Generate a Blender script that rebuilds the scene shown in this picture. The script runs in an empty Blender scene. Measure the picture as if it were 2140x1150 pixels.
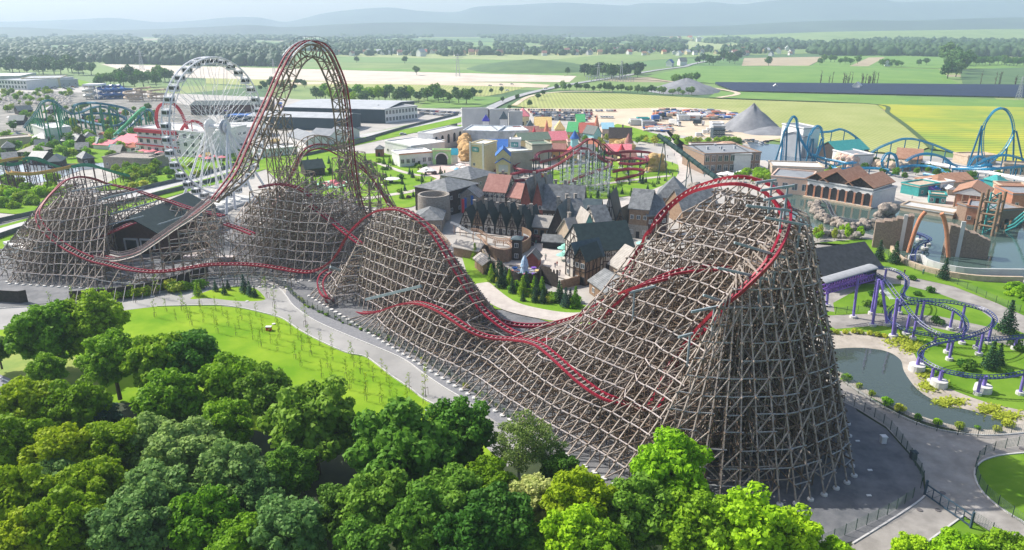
import bpy, math, random
import numpy as np
from math import sin, cos, tan, atan, atan2, radians, pi, sqrt, hypot
from mathutils import Vector, Matrix, noise
random.seed(7); rnd = random.random
def ru(a, b): return a + (b - a) * rnd()
SC = bpy.context.scene; COL = SC.collection
# ---------- picture geometry: turns a photo pixel (2140x1150) into a point of the place
F, CX, CY, H0 = 1528., 1070., 575., 68.
TH = atan(525 / 1528); ct, st = cos(TH), sin(TH)
def ray(px, py):
    u = (CY - py) / F
    return ((px - CX) / F, ct + u * st, -st + u * ct)
def G(px, py, z=0.):
    d = ray(px, py); t = (z - H0) / d[2]
    return Vector((d[0] * t, d[1] * t, z))
def GY(px, py, y):
    d = ray(px, py); t = y / d[1]
    return Vector((d[0] * t, y, H0 + d[2] * t))
U0 = Vector((-40, 163, 0)); UU = Vector((.64, -.77, 0)); UV_ = Vector((.77, .64, 0))
def GV(px, py, v):
    d = Vector(ray(px, py)); t = (U0.dot(UV_) + v) / d.dot(UV_)
    return Vector((d[0] * t, d[1] * t, H0 + d[2] * t))
# ---------- materials
MATS = {}
def mat(name, c1, c2=None, scale=.5, rough=.8, metal=0., bump=0., kind=None, spec=.4, det=4., emit=None):
    if name in MATS: return MATS[name]
    m = bpy.data.materials.new(name); MATS[name] = m; m.use_nodes = True
    nt = m.node_tree; N = nt.nodes; L = nt.links; b = N['Principled BSDF']
    b.inputs['Roughness'].default_value = rough; b.inputs['Metallic'].default_value = metal
    b.inputs['Specular IOR Level'].default_value = spec
    b.inputs['Base Color'].default_value = (*c1, 1)
    geo = N.new('ShaderNodeNewGeometry'); pos = geo.outputs['Position']
    if c2 is not None:
        n = N.new('ShaderNodeTexNoise'); n.inputs['Scale'].default_value = scale; n.inputs['Detail'].default_value = det
        n.inputs['Roughness'].default_value = .62
        L.new(pos, n.inputs['Vector'])
        r = N.new('ShaderNodeValToRGB'); L.new(n.outputs['Fac'], r.inputs['Fac'])
        r.color_ramp.elements[0].position = .36; r.color_ramp.elements[1].position = .66
        r.color_ramp.elements[0].color = (*c1, 1); r.color_ramp.elements[1].color = (*c2, 1)
        out = r.outputs['Color']
        if kind:
            w = N.new('ShaderNodeTexWave' if kind[0] in 'wv' else 'ShaderNodeTexBrick')
            if kind[0] in 'wv':       # stripes: w = along z courses, v = across x
                w.bands_direction = 'Z' if kind[0] == 'w' else kind[2]
                w.inputs['Scale'].default_value = kind[1]; w.inputs['Distortion'].default_value = kind[3] if len(kind) > 3 else .6
                L.new(pos, w.inputs['Vector']); fac = w.outputs['Fac']
            else:
                w.inputs['Scale'].default_value = kind[1]; L.new(pos, w.inputs['Vector']); fac = w.outputs['Fac']
            mx = N.new('ShaderNodeMixRGB'); mx.blend_type = 'MULTIPLY'
            mp = N.new('ShaderNodeMapRange'); L.new(fac, mp.inputs['Value'])
            mp.inputs['To Min'].default_value = .72; mp.inputs['To Max'].default_value = 1.05
            mx.inputs['Fac'].default_value = 1; L.new(out, mx.inputs['Color1']); L.new(mp.outputs['Result'], mx.inputs['Color2'])
            out = mx.outputs['Color']
        L.new(out, b.inputs['Base Color'])
        if bump:
            bp = N.new('ShaderNodeBump'); bp.inputs['Strength'].default_value = bump; bp.inputs['Distance'].default_value = .3
            n2 = N.new('ShaderNodeTexNoise'); n2.inputs['Scale'].default_value = scale * 4; n2.inputs['Detail'].default_value = 5
            L.new(pos, n2.inputs['Vector'])
            L.new(n2.outputs['Fac'], bp.inputs['Height']); L.new(bp.outputs['Normal'], b.inputs['Normal'])
    return m
def leafmat(name, c, c2, trans=.38):
    if name in MATS: return MATS[name]
    m = bpy.data.materials.new(name); MATS[name] = m; m.use_nodes = True
    nt = m.node_tree; N = nt.nodes; L = nt.links; b = N['Principled BSDF']; out = N['Material Output']
    b.inputs['Roughness'].default_value = .55; b.inputs['Specular IOR Level'].default_value = .12
    oi = N.new('ShaderNodeObjectInfo'); geo = N.new('ShaderNodeNewGeometry')
    n = N.new('ShaderNodeTexNoise'); n.inputs['Scale'].default_value = .9; n.inputs['Detail'].default_value = 3
    L.new(geo.outputs['Position'], n.inputs['Vector'])
    r = N.new('ShaderNodeValToRGB'); r.color_ramp.elements[0].position = .3; r.color_ramp.elements[1].position = .72
    r.color_ramp.elements[0].color = (*c, 1); r.color_ramp.elements[1].color = (*c2, 1); L.new(n.outputs['Fac'], r.inputs['Fac'])
    h = N.new('ShaderNodeHueSaturation'); L.new(r.outputs['Color'], h.inputs['Color'])
    a = N.new('ShaderNodeMapRange'); L.new(oi.outputs['Random'], a.inputs['Value']); a.inputs['To Min'].default_value = .478; a.inputs['To Max'].default_value = .518
    v = N.new('ShaderNodeMapRange'); L.new(oi.outputs['Random'], v.inputs['Value']); v.inputs['To Min'].default_value = 1.4; v.inputs['To Max'].default_value = .95
    L.new(a.outputs['Result'], h.inputs['Hue']); L.new(v.outputs['Result'], h.inputs['Value'])
    t = N.new('ShaderNodeBsdfTranslucent'); mx = N.new('ShaderNodeMixShader'); mx.inputs[0].default_value = trans
    L.new(h.outputs['Color'], b.inputs['Base Color']); L.new(h.outputs['Color'], t.inputs['Color'])
    L.new(b.outputs[0], mx.inputs[1]); L.new(t.outputs[0], mx.inputs[2]); L.new(mx.outputs[0], out.inputs[0])
    return m
def watermat(name, c, rough=.06):
    m = mat(name, c, None, rough=rough, spec=.9); N = m.node_tree.nodes; L = m.node_tree.links; b = N['Principled BSDF']
    n = N.new('ShaderNodeTexNoise'); n.inputs['Scale'].default_value = .8; n.inputs['Detail'].default_value = 3
    g = N.new('ShaderNodeNewGeometry'); L.new(g.outputs['Position'], n.inputs['Vector'])
    bp = N.new('ShaderNodeBump'); bp.inputs['Strength'].default_value = .15; bp.inputs['Distance'].default_value = .15
    L.new(n.outputs['Fac'], bp.inputs['Height']); L.new(bp.outputs['Normal'], b.inputs['Normal'])
    return m
# ---------- mesh builder
ORG = {}
def tag(o, label=None, cat=None, group=None, kind=None):
    if label: o['label'] = label
    if cat: o['category'] = cat
    if group: o['group'] = group
    if kind: o['kind'] = kind
    return o
class MB:
    def __init__(s): s.v = []; s.f = []; s.m = []
    def add(s, vs, fs, mi=0):
        k = len(s.v); s.v.extend(vs); s.f.extend([tuple(i + k for i in f) for f in fs]); s.m.extend([mi] * len(fs))
    BF = [(0, 1, 2, 3), (7, 6, 5, 4), (0, 4, 5, 1), (1, 5, 6, 2), (2, 6, 7, 3), (3, 7, 4, 0)]
    def beam(s, p, q, w=.25, h=None, mi=0):
        h = h or w
        dx, dy, dz = q[0] - p[0], q[1] - p[1], q[2] - p[2]
        l = sqrt(dx * dx + dy * dy + dz * dz)
        if l < 1e-4: return
        dx /= l; dy /= l; dz /= l; hl = hypot(dx, dy)
        if hl < .02: sx, sy = 1., 0.; ux, uy, uz = 0., 1., 0.
        else:
            sx, sy = dy / hl, -dx / hl
            ux, uy, uz = -dz * dx / hl, -dz * dy / hl, hl
        a = w / 2; b = h / 2
        o = [(sx * a * i + ux * b * j, sy * a * i + uy * b * j, uz * b * j) for i, j in ((-1, -1), (1, -1), (1, 1), (-1, 1))]
        s.add([(p[0] + c[0], p[1] + c[1], p[2] + c[2]) for c in o] + [(q[0] + c[0], q[1] + c[1], q[2] + c[2]) for c in o], s.BF, mi)
    def box(s, x0, y0, z0, x1, y1, z1, mi=0):
        s.add([(x0, y0, z0), (x1, y0, z0), (x1, y1, z0), (x0, y1, z0), (x0, y0, z1), (x1, y0, z1), (x1, y1, z1), (x0, y1, z1)],
              [(3, 2, 1, 0), (4, 5, 6, 7), (0, 1, 5, 4), (1, 2, 6, 5), (2, 3, 7, 6), (3, 0, 4, 7)], mi)
    def prism(s, pts, z0, z1, mi=0):
        n = len(pts); a = sum(pts[i][0] * pts[(i + 1) % n][1] - pts[(i + 1) % n][0] * pts[i][1] for i in range(n))
        if a < 0: pts = pts[::-1]
        s.add([(p[0], p[1], z0) for p in pts] + [(p[0], p[1], z1) for p in pts],
              [tuple(range(n - 1, -1, -1)), tuple(range(n, 2 * n))] + [(i, (i + 1) % n, n + (i + 1) % n, n + i) for i in range(n)], mi)
    def ext(s, prof, axis, a, b, mi=0):
        n = len(prof)    # prof points extruded from a to b along x or y
        f = (lambda p, t: (t, p[0], p[1])) if axis == 'x' else (lambda p, t: (p[0], t, p[1]))
        s.add([f(p, a) for p in prof] + [f(p, b) for p in prof],
              [tuple(range(n - 1, -1, -1)), tuple(range(n, 2 * n))] + [(i, (i + 1) % n, n + (i + 1) % n, n + i) for i in range(n)], mi)
    def cyl(s, x, y, z0, r0, z1, r1, n=10, mi=0, x1=None, y1=None):
        x1 = x if x1 is None else x1; y1 = y if y1 is None else y1
        s.add([(x + r0 * cos(2 * pi * i / n), y + r0 * sin(2 * pi * i / n), z0) for i in range(n)] +
              [(x1 + r1 * cos(2 * pi * i / n), y1 + r1 * sin(2 * pi * i / n), z1) for i in range(n)],
              [tuple(range(n - 1, -1, -1)), tuple(range(n, 2 * n))] + [(i, (i + 1) % n, n + (i + 1) % n, n + i) for i in range(n)], mi)
    def tube(s, pts, r, n=5, mi=0, closed=False):
        k = len(s.v); P = [Vector(p) for p in pts]; m = len(P); rr = r if hasattr(r, '__len__') else [r] * m
        for i, p in enumerate(P):
            if closed: t = P[(i + 1) % m] - P[i - 1]
            else: t = P[min(i + 1, m - 1)] - P[max(i - 1, 0)]
            t.normalize(); a = t.cross(Vector((0, 0, 1)))
            if a.length < .05: a = t.cross(Vector((0, 1, 0)))
            a.normalize(); b = t.cross(a)
            for j in range(n):
                c = 2 * pi * j / n; q = p + (a * cos(c) + b * sin(c)) * rr[i]; s.v.append((q.x, q.y, q.z))
        for i in range(m if closed else m - 1):
            i2 = (i + 1) % m
            for j in range(n):
                j2 = (j + 1) % n
                s.f.append((k + i * n + j, k + i2 * n + j, k + i2 * n + j2, k + i * n + j2)); s.m.append(mi)
        if not closed:
            s.f.append(tuple(k + j for j in range(n))); s.m.append(mi)
            s.f.append(tuple(k + (m - 1) * n + n - 1 - j for j in range(n))); s.m.append(mi)
    def build(s, name, mats, parent=None, loc=None, smooth=False):
        me = bpy.data.meshes.new(name)
        o = ORG.get(parent.name) if parent else loc
        v = s.v
        if o is not None: v = [(a - o[0], b - o[1], c - o[2]) for a, b, c in v]
        me.from_pydata(v, [], s.f)
        for m in (mats if isinstance(mats, (list, tuple)) else [mats]): me.materials.append(m)
        if any(s.m): me.polygons.foreach_set('material_index', s.m)
        if smooth: me.polygons.foreach_set('use_smooth', [True] * len(s.f))
        ob = bpy.data.objects.new(name, me); COL.objects.link(ob)
        if parent:
            ob.parent = parent
            if parent.name in ORG: ORG[ob.name] = ORG[parent.name]
        elif loc is not None: ob.location = loc; ORG[ob.name] = Vector(loc)
        return ob
def thing(name, label, cat, loc=(0, 0, 0), rz=0., group=None, world=True, kind=None):
    o = bpy.data.objects.new(name, None); COL.objects.link(o); o.location = loc; o.rotation_euler = (0, 0, rz)
    o.empty_display_size = .5
    if world: ORG[o.name] = Vector(loc)
    return tag(o, label, cat, group, kind)
def copy_tree(o, parent=None, top=True, **k):
    c = o.copy(); COL.objects.link(c); c.parent = parent
    for ch in o.children: copy_tree(ch, c, False)
    return c
def inst(name, me, parent=None, loc=(0, 0, 0), rz=0., sc=1.):
    o = bpy.data.objects.new(name, me); COL.objects.link(o); o.parent = parent; o.location = loc; o.rotation_euler = (0, 0, rz)
    o.scale = (sc, sc, sc) if not hasattr(sc, '__len__') else sc
    return o
def cr(P, n=8, closed=False):     # Catmull-Rom through P
    P = [Vector(p) for p in P]; out = []; m = len(P)
    for i in range(m if closed else m - 1):
        if closed: a, b, c, d = P[i - 1], P[i], P[(i + 1) % m], P[(i + 2) % m]
        else: a, b, c, d = P[max(i - 1, 0)], P[i], P[i + 1], P[min(i + 2, m - 1)]
        for k in range(n):
            t = k / n; out.append(.5 * ((2 * b) + (c - a) * t + (2 * a - 5 * b + 4 * c - d) * t * t + (3 * b - a - 3 * c + d) * t ** 3))
    if not closed: out.append(P[-1])
    return out
def resample(P, step):
    out = [P[0].copy()]; acc = 0.
    for a, b in zip(P, P[1:]):
        l = (b - a).length
        while acc + l >= step:
            t = (step - acc) / l; a = a.lerp(b, t); out.append(a.copy()); l = (b - a).length; acc = 0.
        acc += l
    return out
# ---------- camera, light, air
cam = bpy.data.cameras.new('camera'); co = bpy.data.objects.new('camera', cam); COL.objects.link(co); SC.camera = co
co.location = (0, 0, H0); co.rotation_euler = (pi / 2 - TH, 0, 0)
cam.sensor_width = 36.; cam.lens = 36. * F / 2140; cam.clip_end = 40000; cam.clip_start = .5
SUN = Vector((-.90, .44, 0)).normalized() * cos(radians(43)) + Vector((0, 0, sin(radians(43))))
sl = bpy.data.lights.new('sun', 'SUN'); sl.energy = 5.; sl.angle = radians(.5); sl.color = (1, .955, .88)
so = bpy.data.objects.new('sun', sl); COL.objects.link(so); so.rotation_euler = SUN.to_track_quat('Z', 'Y').to_euler(); so.location = (0, 0, 90)
W = bpy.data.worlds.new('World'); SC.world = W; W.use_nodes = True
sk = W.node_tree.nodes.new('ShaderNodeTexSky'); sk.sky_type = 'NISHITA'; sk.sun_disc = False
sk.sun_elevation = radians(43); sk.sun_rotation = atan2(SUN.x, SUN.y); sk.dust_density = 3.; sk.air_density = .9; sk.altitude = 200
bg = W.node_tree.nodes['Background']; bg.inputs['Strength'].default_value = .15; W.node_tree.links.new(sk.outputs[0], bg.inputs[0])
SC.view_settings.view_transform = 'Standard'; SC.view_settings.look = 'None'; SC.view_settings.exposure = .36; SC.view_settings.gamma = 1
SC.cycles.use_denoising = True; SC.cycles.max_bounces = 5; SC.cycles.diffuse_bounces = 2; SC.cycles.glossy_bounces = 2
SC.cycles.transmission_bounces = 2; SC.cycles.transparent_max_bounces = 6; SC.cycles.volume_bounces = 1
SC.cycles.caustics_reflective = False; SC.cycles.caustics_refractive = False
hz = MB(); hz.box(-9000, -90, -1, 9000, 9500, 330)
hm = bpy.data.materials.new('haze'); hm.use_nodes = True; hn = hm.node_tree; hn.nodes.clear()
ho = hn.nodes.new('ShaderNodeOutputMaterial'); hv = hn.nodes.new('ShaderNodeVolumePrincipled')
hv.inputs['Color'].default_value = (.66, .82, 1., 1); hv.inputs['Density'].default_value = 1.5e-4; hv.inputs['Anisotropy'].default_value = .15
hn.links.new(hv.outputs[0], ho.inputs['Volume'])
tag(hz.build('haze', hm), 'pale blue haze over the far fields and hills', 'haze', kind='stuff')
# ================= THE SETTING
ZI = [0]
def sheet(name, pts, m, z, smooth=0, cat=None, label=None, thick=0):
    if .8 < z < 1 and name != 'field': ZI[0] += 1; z = .80 + ZI[0] * .006
    P = [G(x, y, 0) for x, y in pts]
    if smooth: P = cr(P, smooth, True)
    b = MB()
    if thick: b.prism([(p.x, p.y) for p in P], z - thick, z)
    else:
        a = sum(P[i].x * P[(i + 1) % len(P)].y - P[(i + 1) % len(P)].x * P[i].y for i in range(len(P)))
        if a < 0: P = P[::-1]
        b.add([(p.x, p.y, z) for p in P], [tuple(range(len(P)))])
    return tag(b.build(name, m), kind='structure', label=label)
def ribbon(name, pts, w, m, z, h=0, kind='structure', px=True, **k):
    P = cr([G(x, y) for x, y in pts], 6) if px else pts
    if .8 < z < 1 and not h and name != 'field_edge': ZI[0] += 1; z = .80 + ZI[0] * .006
    b = MB(); L = []; R = []
    for i, p in enumerate(P):
        t = (P[min(i + 1, len(P) - 1)] - P[max(i - 1, 0)]).normalized(); s = Vector((-t.y, t.x, 0)) * w / 2
        L.append(p + s); R.append(p - s)
    n = len(P)
    if h:
        for i in range(n - 1):
            a, c, d, e = R[i], R[i + 1], L[i + 1], L[i]
            b.add([(q.x, q.y, zz) for zz in (0, h) for q in (a, c, d, e)], [(4, 5, 6, 7), (0, 1, 5, 4), (2, 3, 7, 6), (1, 2, 6, 5), (3, 0, 4, 7)])
    else:
        b.add([(q.x, q.y, z) for q in R] + [(q.x, q.y, z) for q in L], [(i, i + 1, n + i + 1, n + i) for i in range(n - 1)])
    return tag(b.build(name, m), kind=kind, **k)
# base land to the horizon: a patchwork of far fields
gm = mat('land', (.05, .10, .03)); N = gm.node_tree.nodes; L = gm.node_tree.links
geo = N.new('ShaderNodeNewGeometry'); mp = N.new('ShaderNodeMapping'); mp.inputs['Scale'].default_value = (.0022, .0045, 1); mp.inputs['Rotation'].default_value = (0, 0, .25)
vo = N.new('ShaderNodeTexVoronoi'); vo.inputs['Scale'].default_value = 1.; vo.distance = 'CHEBYCHEV'
rp = N.new('ShaderNodeValToRGB'); cols = [(0, (.06, .13, .035)), (.2, (.12, .2, .05)), (.38, (.16, .25, .06)), (.52, (.10, .2, .05)), (.66, (.22, .27, .08)), (.8, (.3, .25, .16)), (.9, (.14, .24, .06))]
rp.color_ramp.interpolation = 'CONSTANT'
for i, (p, c) in enumerate(cols):
    e = rp.color_ramp.elements[i] if i < 2 else rp.color_ramp.elements.new(p)
    e.position = p; e.color = (*c, 1)
sp = N.new('ShaderNodeSeparateColor'); L.new(geo.outputs['Position'], mp.inputs['Vector']); L.new(mp.outputs[0], vo.inputs['Vector'])
L.new(vo.outputs['Color'], sp.inputs[0]); L.new(sp.outputs[0], rp.inputs['Fac'])
L.new(rp.outputs['Color'], N['Principled BSDF'].inputs['Base Color'])
b = MB(); b.box(-8900, -80, -.6, 8900, 9400, -.1); tag(b.build('ground', gm), kind='structure')
# fields
g_oliv = mat('field_olive', (.30, .34, .085), (.38, .40, .13), .03, kind=('v', .09, 'X', 1.5))
g_brt = mat('field_green', (.12, .25, .035), (.18, .31, .05), .02, kind=('v', .05, 'DIAGONAL', 1.2))
g_yel = mat('field_rape', (.22, .32, .03), (.46, .44, .03), .012, kind=('v', .035, 'Y', 3.), det=7)
g_mid = mat('field_mid', (.13, .21, .05), (.21, .28, .08), .015)
g_pal = mat('field_pale', (.25, .31, .11), (.32, .35, .15), .02)
g_tan = mat('field_tan', (.34, .27, .17), (.42, .34, .23), .03)
g_pnk = mat('parking_ground', (.50, .43, .35), (.62, .54, .45), .03)
g_snd = mat('sand_ground', (.52, .42, .30), (.64, .52, .38), .05)
g_asph = mat('road_grey', (.30, .31, .32), (.38, .38, .38), .2)
g_shr = mat('field_dark', (.05, .11, .035), (.09, .16, .05), .03)
FLD = [
 (g_mid, [(0,118),(600,128),(1240,140),(1240,170),(600,160),(200,140),(0,150)]),
 (g_pal, [(700,118),(1180,128),(1450,112),(1450,108),(1100,106),(800,108)]),
 (g_brt, [(240,126),(500,138),(1200,152),(1212,159),(700,146),(430,138),(230,134)]),
 (g_pnk, [(210,134),(500,141),(800,149),(1205,159),(1190,172),(1060,171),(860,172),(560,168),(300,160)]),
 (g_oliv,[(430,164),(700,170),(860,174),(1110,180),(1050,196),(1000,204),(880,196),(700,184),(560,180),(430,175)]),
 (g_snd, [(560,172),(860,170),(1090,174),(1150,178),(1140,184),(1050,181),(800,176),(560,177)]),
 (g_brt, [(880,200),(1000,202),(1060,204),(1030,216),(1000,224),(870,228)]),
 (g_mid, [(1180,160),(1330,128),(1480,118),(1700,112),(1700,104),(1400,104),(1150,125)]),
 (g_mid, [(560,178),(700,183),(900,196),(880,225),(620,215),(560,200)]),
 (g_shr, [(985,142),(1060,132),(1150,126),(1200,132),(1230,146),(1130,150),(1000,150)]),
 (g_tan, [(1555,122),(1730,119),(1690,138),(1550,138)]),
 (g_brt, [(1730,118),(1930,116),(1900,142),(1690,141)]),
 (g_tan, [(1815,121),(1850,120),(1815,139),(1775,139)]),
 (g_brt, [(1880,118),(2140,122),(2140,144),(1960,144),(1860,141)]),
 (g_brt, [(1450,139),(1700,138),(1960,145),(1992,170),(2010,178),(1700,176),(1500,176),(1400,170),(1350,160)]),
 (g_shr, [(2005,146),(2140,142),(2140,184),(2012,179)]),
 (g_pal, [(1440,86),(1700,80),(2140,82),(2140,92),(1800,90),(1500,104),(1430,104)]),
 (g_brt, [(1500,192),(1800,200),(2140,211),(2140,226),(1830,219),(1480,205)]),
 (g_oliv,[(1066,222),(1100,203),(1160,195),(1300,197),(1500,208),(1700,215),(1830,219),(1852,238),(1892,268),(1940,310),(1900,325),(1700,310),(1560,285),(1450,250),(1300,233),(1120,229)]),
 (g_yel, [(1832,219),(2140,226),(2140,345),(2060,335),(1945,312),(1897,268),(1856,238)]),
 (g_snd, [(1060,228),(1300,229),(1420,226),(1520,232),(1600,262),(1640,290),(1560,303),(1400,300),(1300,282),(1150,272),(1060,262)]),
]
for i, (m, p) in enumerate(FLD): sheet('field', p, m, .02 + i * .03)
ribbon('field_edge', [(1470,205),(1600,210),(1830,220),(1856,238),(1897,268),(1950,315)], 3.5, mat('scrub', (.04,.08,.02),(.07,.12,.03),.3), .8)
ribbon('road', [(1012,236),(1035,222),(1080,203),(1135,189),(1200,176),(1290,162),(1370,148),(1430,140),(1450,134),(1520,121),(1560,116)], 9, g_asph, .75)
ribbon('road', [(1075,222),(1110,202),(1180,193),(1280,193)], 5, g_snd, .76)
ribbon('road', [(1500,206),(1540,195),(1440,178),(1370,168),(1280,163)], 6, g_snd, .77)
# park ground
pav = mat('park_paving', (.36, .34, .31), (.47, .44, .40), .12, det=6)
plz = mat('plaza_paving', (.45, .40, .36), (.55, .50, .45), .4)
PK = sheet('pavement', [(0,182),(130,176),(330,196),(560,205),(880,228),(1060,232),(1300,268),(1500,296),(1650,316),(1950,330),(2140,345),(2140,620),(1700,500),(1400,620),(1100,690),(700,620),(0,640)], pav, .85)
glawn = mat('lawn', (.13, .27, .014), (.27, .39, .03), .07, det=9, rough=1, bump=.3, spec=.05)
gpark = mat('park_grass', (.13, .27, .02), (.22, .34, .04), .12, det=8, rough=1, spec=.05)
sheet('ground', [(-60,200),(130,192),(330,208),(420,228),(470,290),(330,345),(-60,350)], mat('mottled_ground', (.10,.10,.085), (.30,.28,.25), .09, det=9), .85)
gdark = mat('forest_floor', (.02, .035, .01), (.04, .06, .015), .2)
gyard = mat('yard_gravel', (.10,.105,.115), (.19,.19,.195), .25, det=8, bump=.3)
gpath = mat('path_concrete', (.26,.255,.245), (.36,.35,.335), .09, det=8)
gpav = mat('path_paving', (.24,.222,.20), (.36,.335,.305), .3, det=7)
kerb = mat('kerb_stone', (.48, .47, .45), (.56, .55, .53), 1.)
ZP = .88
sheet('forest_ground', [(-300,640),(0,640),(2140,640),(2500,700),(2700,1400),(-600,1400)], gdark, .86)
sheet('lawn', [(-60,650),(100,662),(250,650),(330,640),(450,636),(550,655),(591,669),(628,694),(675,719),(725,741),(763,749),(788,766),(816,788),(857,816),(885,838),(916,856),(1045,960),(1000,1000),(700,950),(300,850),(60,850),(-60,840)], glawn, .90)
sheet('roadside_grass', [(-60,690),(180,760),(260,900),(-60,900)], mat('rough_grass', (.12,.22,.015),(.30,.34,.05),.1,det=8), .905)
sheet('road', [(-60,760),(0,790),(80,822),(150,862),(110,890),(-60,860)], mat('asphalt',(.20,.20,.23),(.25,.25,.28),.3), .93)
lm = mat('road_paint', (.75,.75,.75)); 
ribbon('road_marking', [(-20,788),(30,810),(80,836),(130,868)], .3, lm, .95); ribbon('road_marking', [(-20,810),(0,822),(30,840)], .3, lm, .95)
OUT = [(-60,655),(60,648),(160,640),(240,632),(330,618),(420,602),(470,592),(515,590),(550,597),(581,608),(597,623),(613,645),(640,666),(669,683),(725,708),(800,739),(847,761),(885,789),(926,817),(972,845),(1010,872),(1060,905),(1120,950)]
INN = [(1060,985),(1000,930),(950,885),(916,858),(885,842),(857,820),(816,792),(788,770),(763,753),(725,745),(675,723),(628,698),(591,673),(550,661),(500,650),(450,645),(330,647),(240,658),(100,690),(-60,700)]
FEN = [(575,597),(600,610),(609,622),(638,645),(694,673),(738,690),(782,708),(825,728),(869,752),(913,780),(960,811),(1007,839),(1038,864),(1090,905)]
sheet('path', OUT + INN, gpath, .94)
sheet('lawn', [(398,631),(440,613),(490,605),(530,608),(549,622),(552,634),(500,636),(440,630)], glawn, .96, 4)
YARD = [(-40,560),(0,470),(250,470),(440,440),(600,500),(800,500),(1000,640),(1300,640),(1700,560),(1760,700),(1765,830),(1790,868),(1850,905),(1900,962),(1926,1005),(1930,1045),(1880,1085),(1790,1140),(1700,1160),(1500,1130),(1300,1075),(1180,1000)]+FEN[::-1]+[(575,592),(520,582),(440,590),(330,610),(200,632),(0,650)]
sheet('yard', YARD, gyard, .87)
sheet('gravel_strip', FEN[1:]+[(1075,915),(1010,872),(972,845),(926,817),(885,789),(847,761),(800,739),(725,708),(669,683),(640,666),(613,645),(597,623)], mat('dark_gravel', (.16,.165,.18),(.24,.24,.25),2.,det=8), .915)
for e in (OUT[:21], INN[3:17]): ribbon('kerb', e, .25, kerb, 1, .12 + .94)
# east: paving, lawns, pond, lake
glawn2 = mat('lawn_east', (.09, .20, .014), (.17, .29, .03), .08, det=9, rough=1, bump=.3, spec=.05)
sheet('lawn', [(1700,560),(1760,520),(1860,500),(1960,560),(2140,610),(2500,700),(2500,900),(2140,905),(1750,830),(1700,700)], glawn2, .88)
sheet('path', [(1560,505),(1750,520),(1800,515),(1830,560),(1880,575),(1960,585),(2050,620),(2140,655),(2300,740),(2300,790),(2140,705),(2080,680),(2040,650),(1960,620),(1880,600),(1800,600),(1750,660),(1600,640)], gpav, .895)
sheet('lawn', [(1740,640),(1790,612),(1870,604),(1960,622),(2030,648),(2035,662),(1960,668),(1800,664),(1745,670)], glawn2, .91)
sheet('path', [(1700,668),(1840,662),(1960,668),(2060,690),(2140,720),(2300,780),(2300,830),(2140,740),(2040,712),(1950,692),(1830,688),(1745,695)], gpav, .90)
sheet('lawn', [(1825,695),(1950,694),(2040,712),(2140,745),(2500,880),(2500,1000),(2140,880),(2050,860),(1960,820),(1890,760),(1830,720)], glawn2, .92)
bankm = mat('bank_gravel', (.33,.29,.24),(.46,.41,.35),.3,det=8,bump=.5)
sheet('pond_bank', [(1680,705),(1760,700),(1830,705),(1890,725),(1915,760),(1925,790),(1980,820),(2060,850),(2140,868),(2300,900),(2300,960),(2140,925),(2060,920),(1980,905),(1900,880),(1820,840),(1700,790)], bankm, .93, 3)
pondm = watermat('pond_water', (.055,.075,.06), .04)
sheet('water', [(1690,745),(1745,737),(1800,735),(1850,742),(1880,760),(1888,785),(1915,822),(1960,850),(2030,868),(2085,884),(2095,900),(2070,908),(2000,900),(1920,878),(1840,842),(1785,806),(1750,785),(1690,780)], pondm, .95, 4)
PV = [(1740,795),(1765,808),(1800,832),(1860,868),(1920,896),(1980,912),(2060,920),(2140,915),(2500,900),(2500,960),(2140,955),(2085,962),(2048,975),(2033,1000),(2045,1035),(2080,1070),(2140,1108),(2400,1240),(2200,1300),(2080,1130),(2010,1088),(1930,1160),(1880,1230),(1700,1230),(1790,1140),(1880,1085),(1932,1045),(1930,1000),(1902,960),(1850,902),(1790,864),(1740,840)]
sheet('path', PV, gpav, .96)
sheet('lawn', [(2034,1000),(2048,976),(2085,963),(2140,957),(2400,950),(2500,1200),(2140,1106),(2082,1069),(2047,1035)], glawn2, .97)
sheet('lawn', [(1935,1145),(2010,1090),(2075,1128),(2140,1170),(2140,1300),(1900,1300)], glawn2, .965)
for e in ([(1765,808),(1800,832),(1860,868),(1920,896),(1980,912),(2060,920),(2140,915)], [(2140,957),(2085,963),(2048,976),(2034,1000),(2047,1035),(2082,1069),(2140,1106)],
          [(1780,1148),(1880,1085),(1928,1050),(1934,1030)], [(1935,1145),(2010,1090)]): ribbon('kerb', e, .25, kerb, 1, 1.08)
lakem = watermat('lake_water', (.07,.115,.10), .06)
sheet('water', [(1640,395),(1690,405),(1760,425),(1830,440),(1900,432),(1960,445),(2010,455),(2140,470),(2300,490),(2300,640),(2140,590),(2060,590),(1990,580),(1930,562),(1885,545),(1862,520),(1835,505),(1760,492),(1690,480),(1640,470)], lakem, .94)
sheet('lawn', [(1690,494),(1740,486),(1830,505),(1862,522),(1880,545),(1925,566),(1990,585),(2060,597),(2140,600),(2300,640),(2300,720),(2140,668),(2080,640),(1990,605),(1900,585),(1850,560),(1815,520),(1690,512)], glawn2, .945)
sheet('path', [(1690,502),(1800,492),(1835,500),(1838,508),(1800,505),(1690,515)], gpav, .955)
sheet('water', [(1560,300),(1630,306),(1700,330),(1690,372),(1600,362)], watermat('canal_water',(.10,.14,.18),.1), .90)
sheet('water', [(0,385),(0,352),(60,340),(150,325),(260,318),(330,330),(340,345),(250,352),(170,360),(120,378),(60,392)], watermat('pool_water',(.30,.34,.38),.08), .93)
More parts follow.
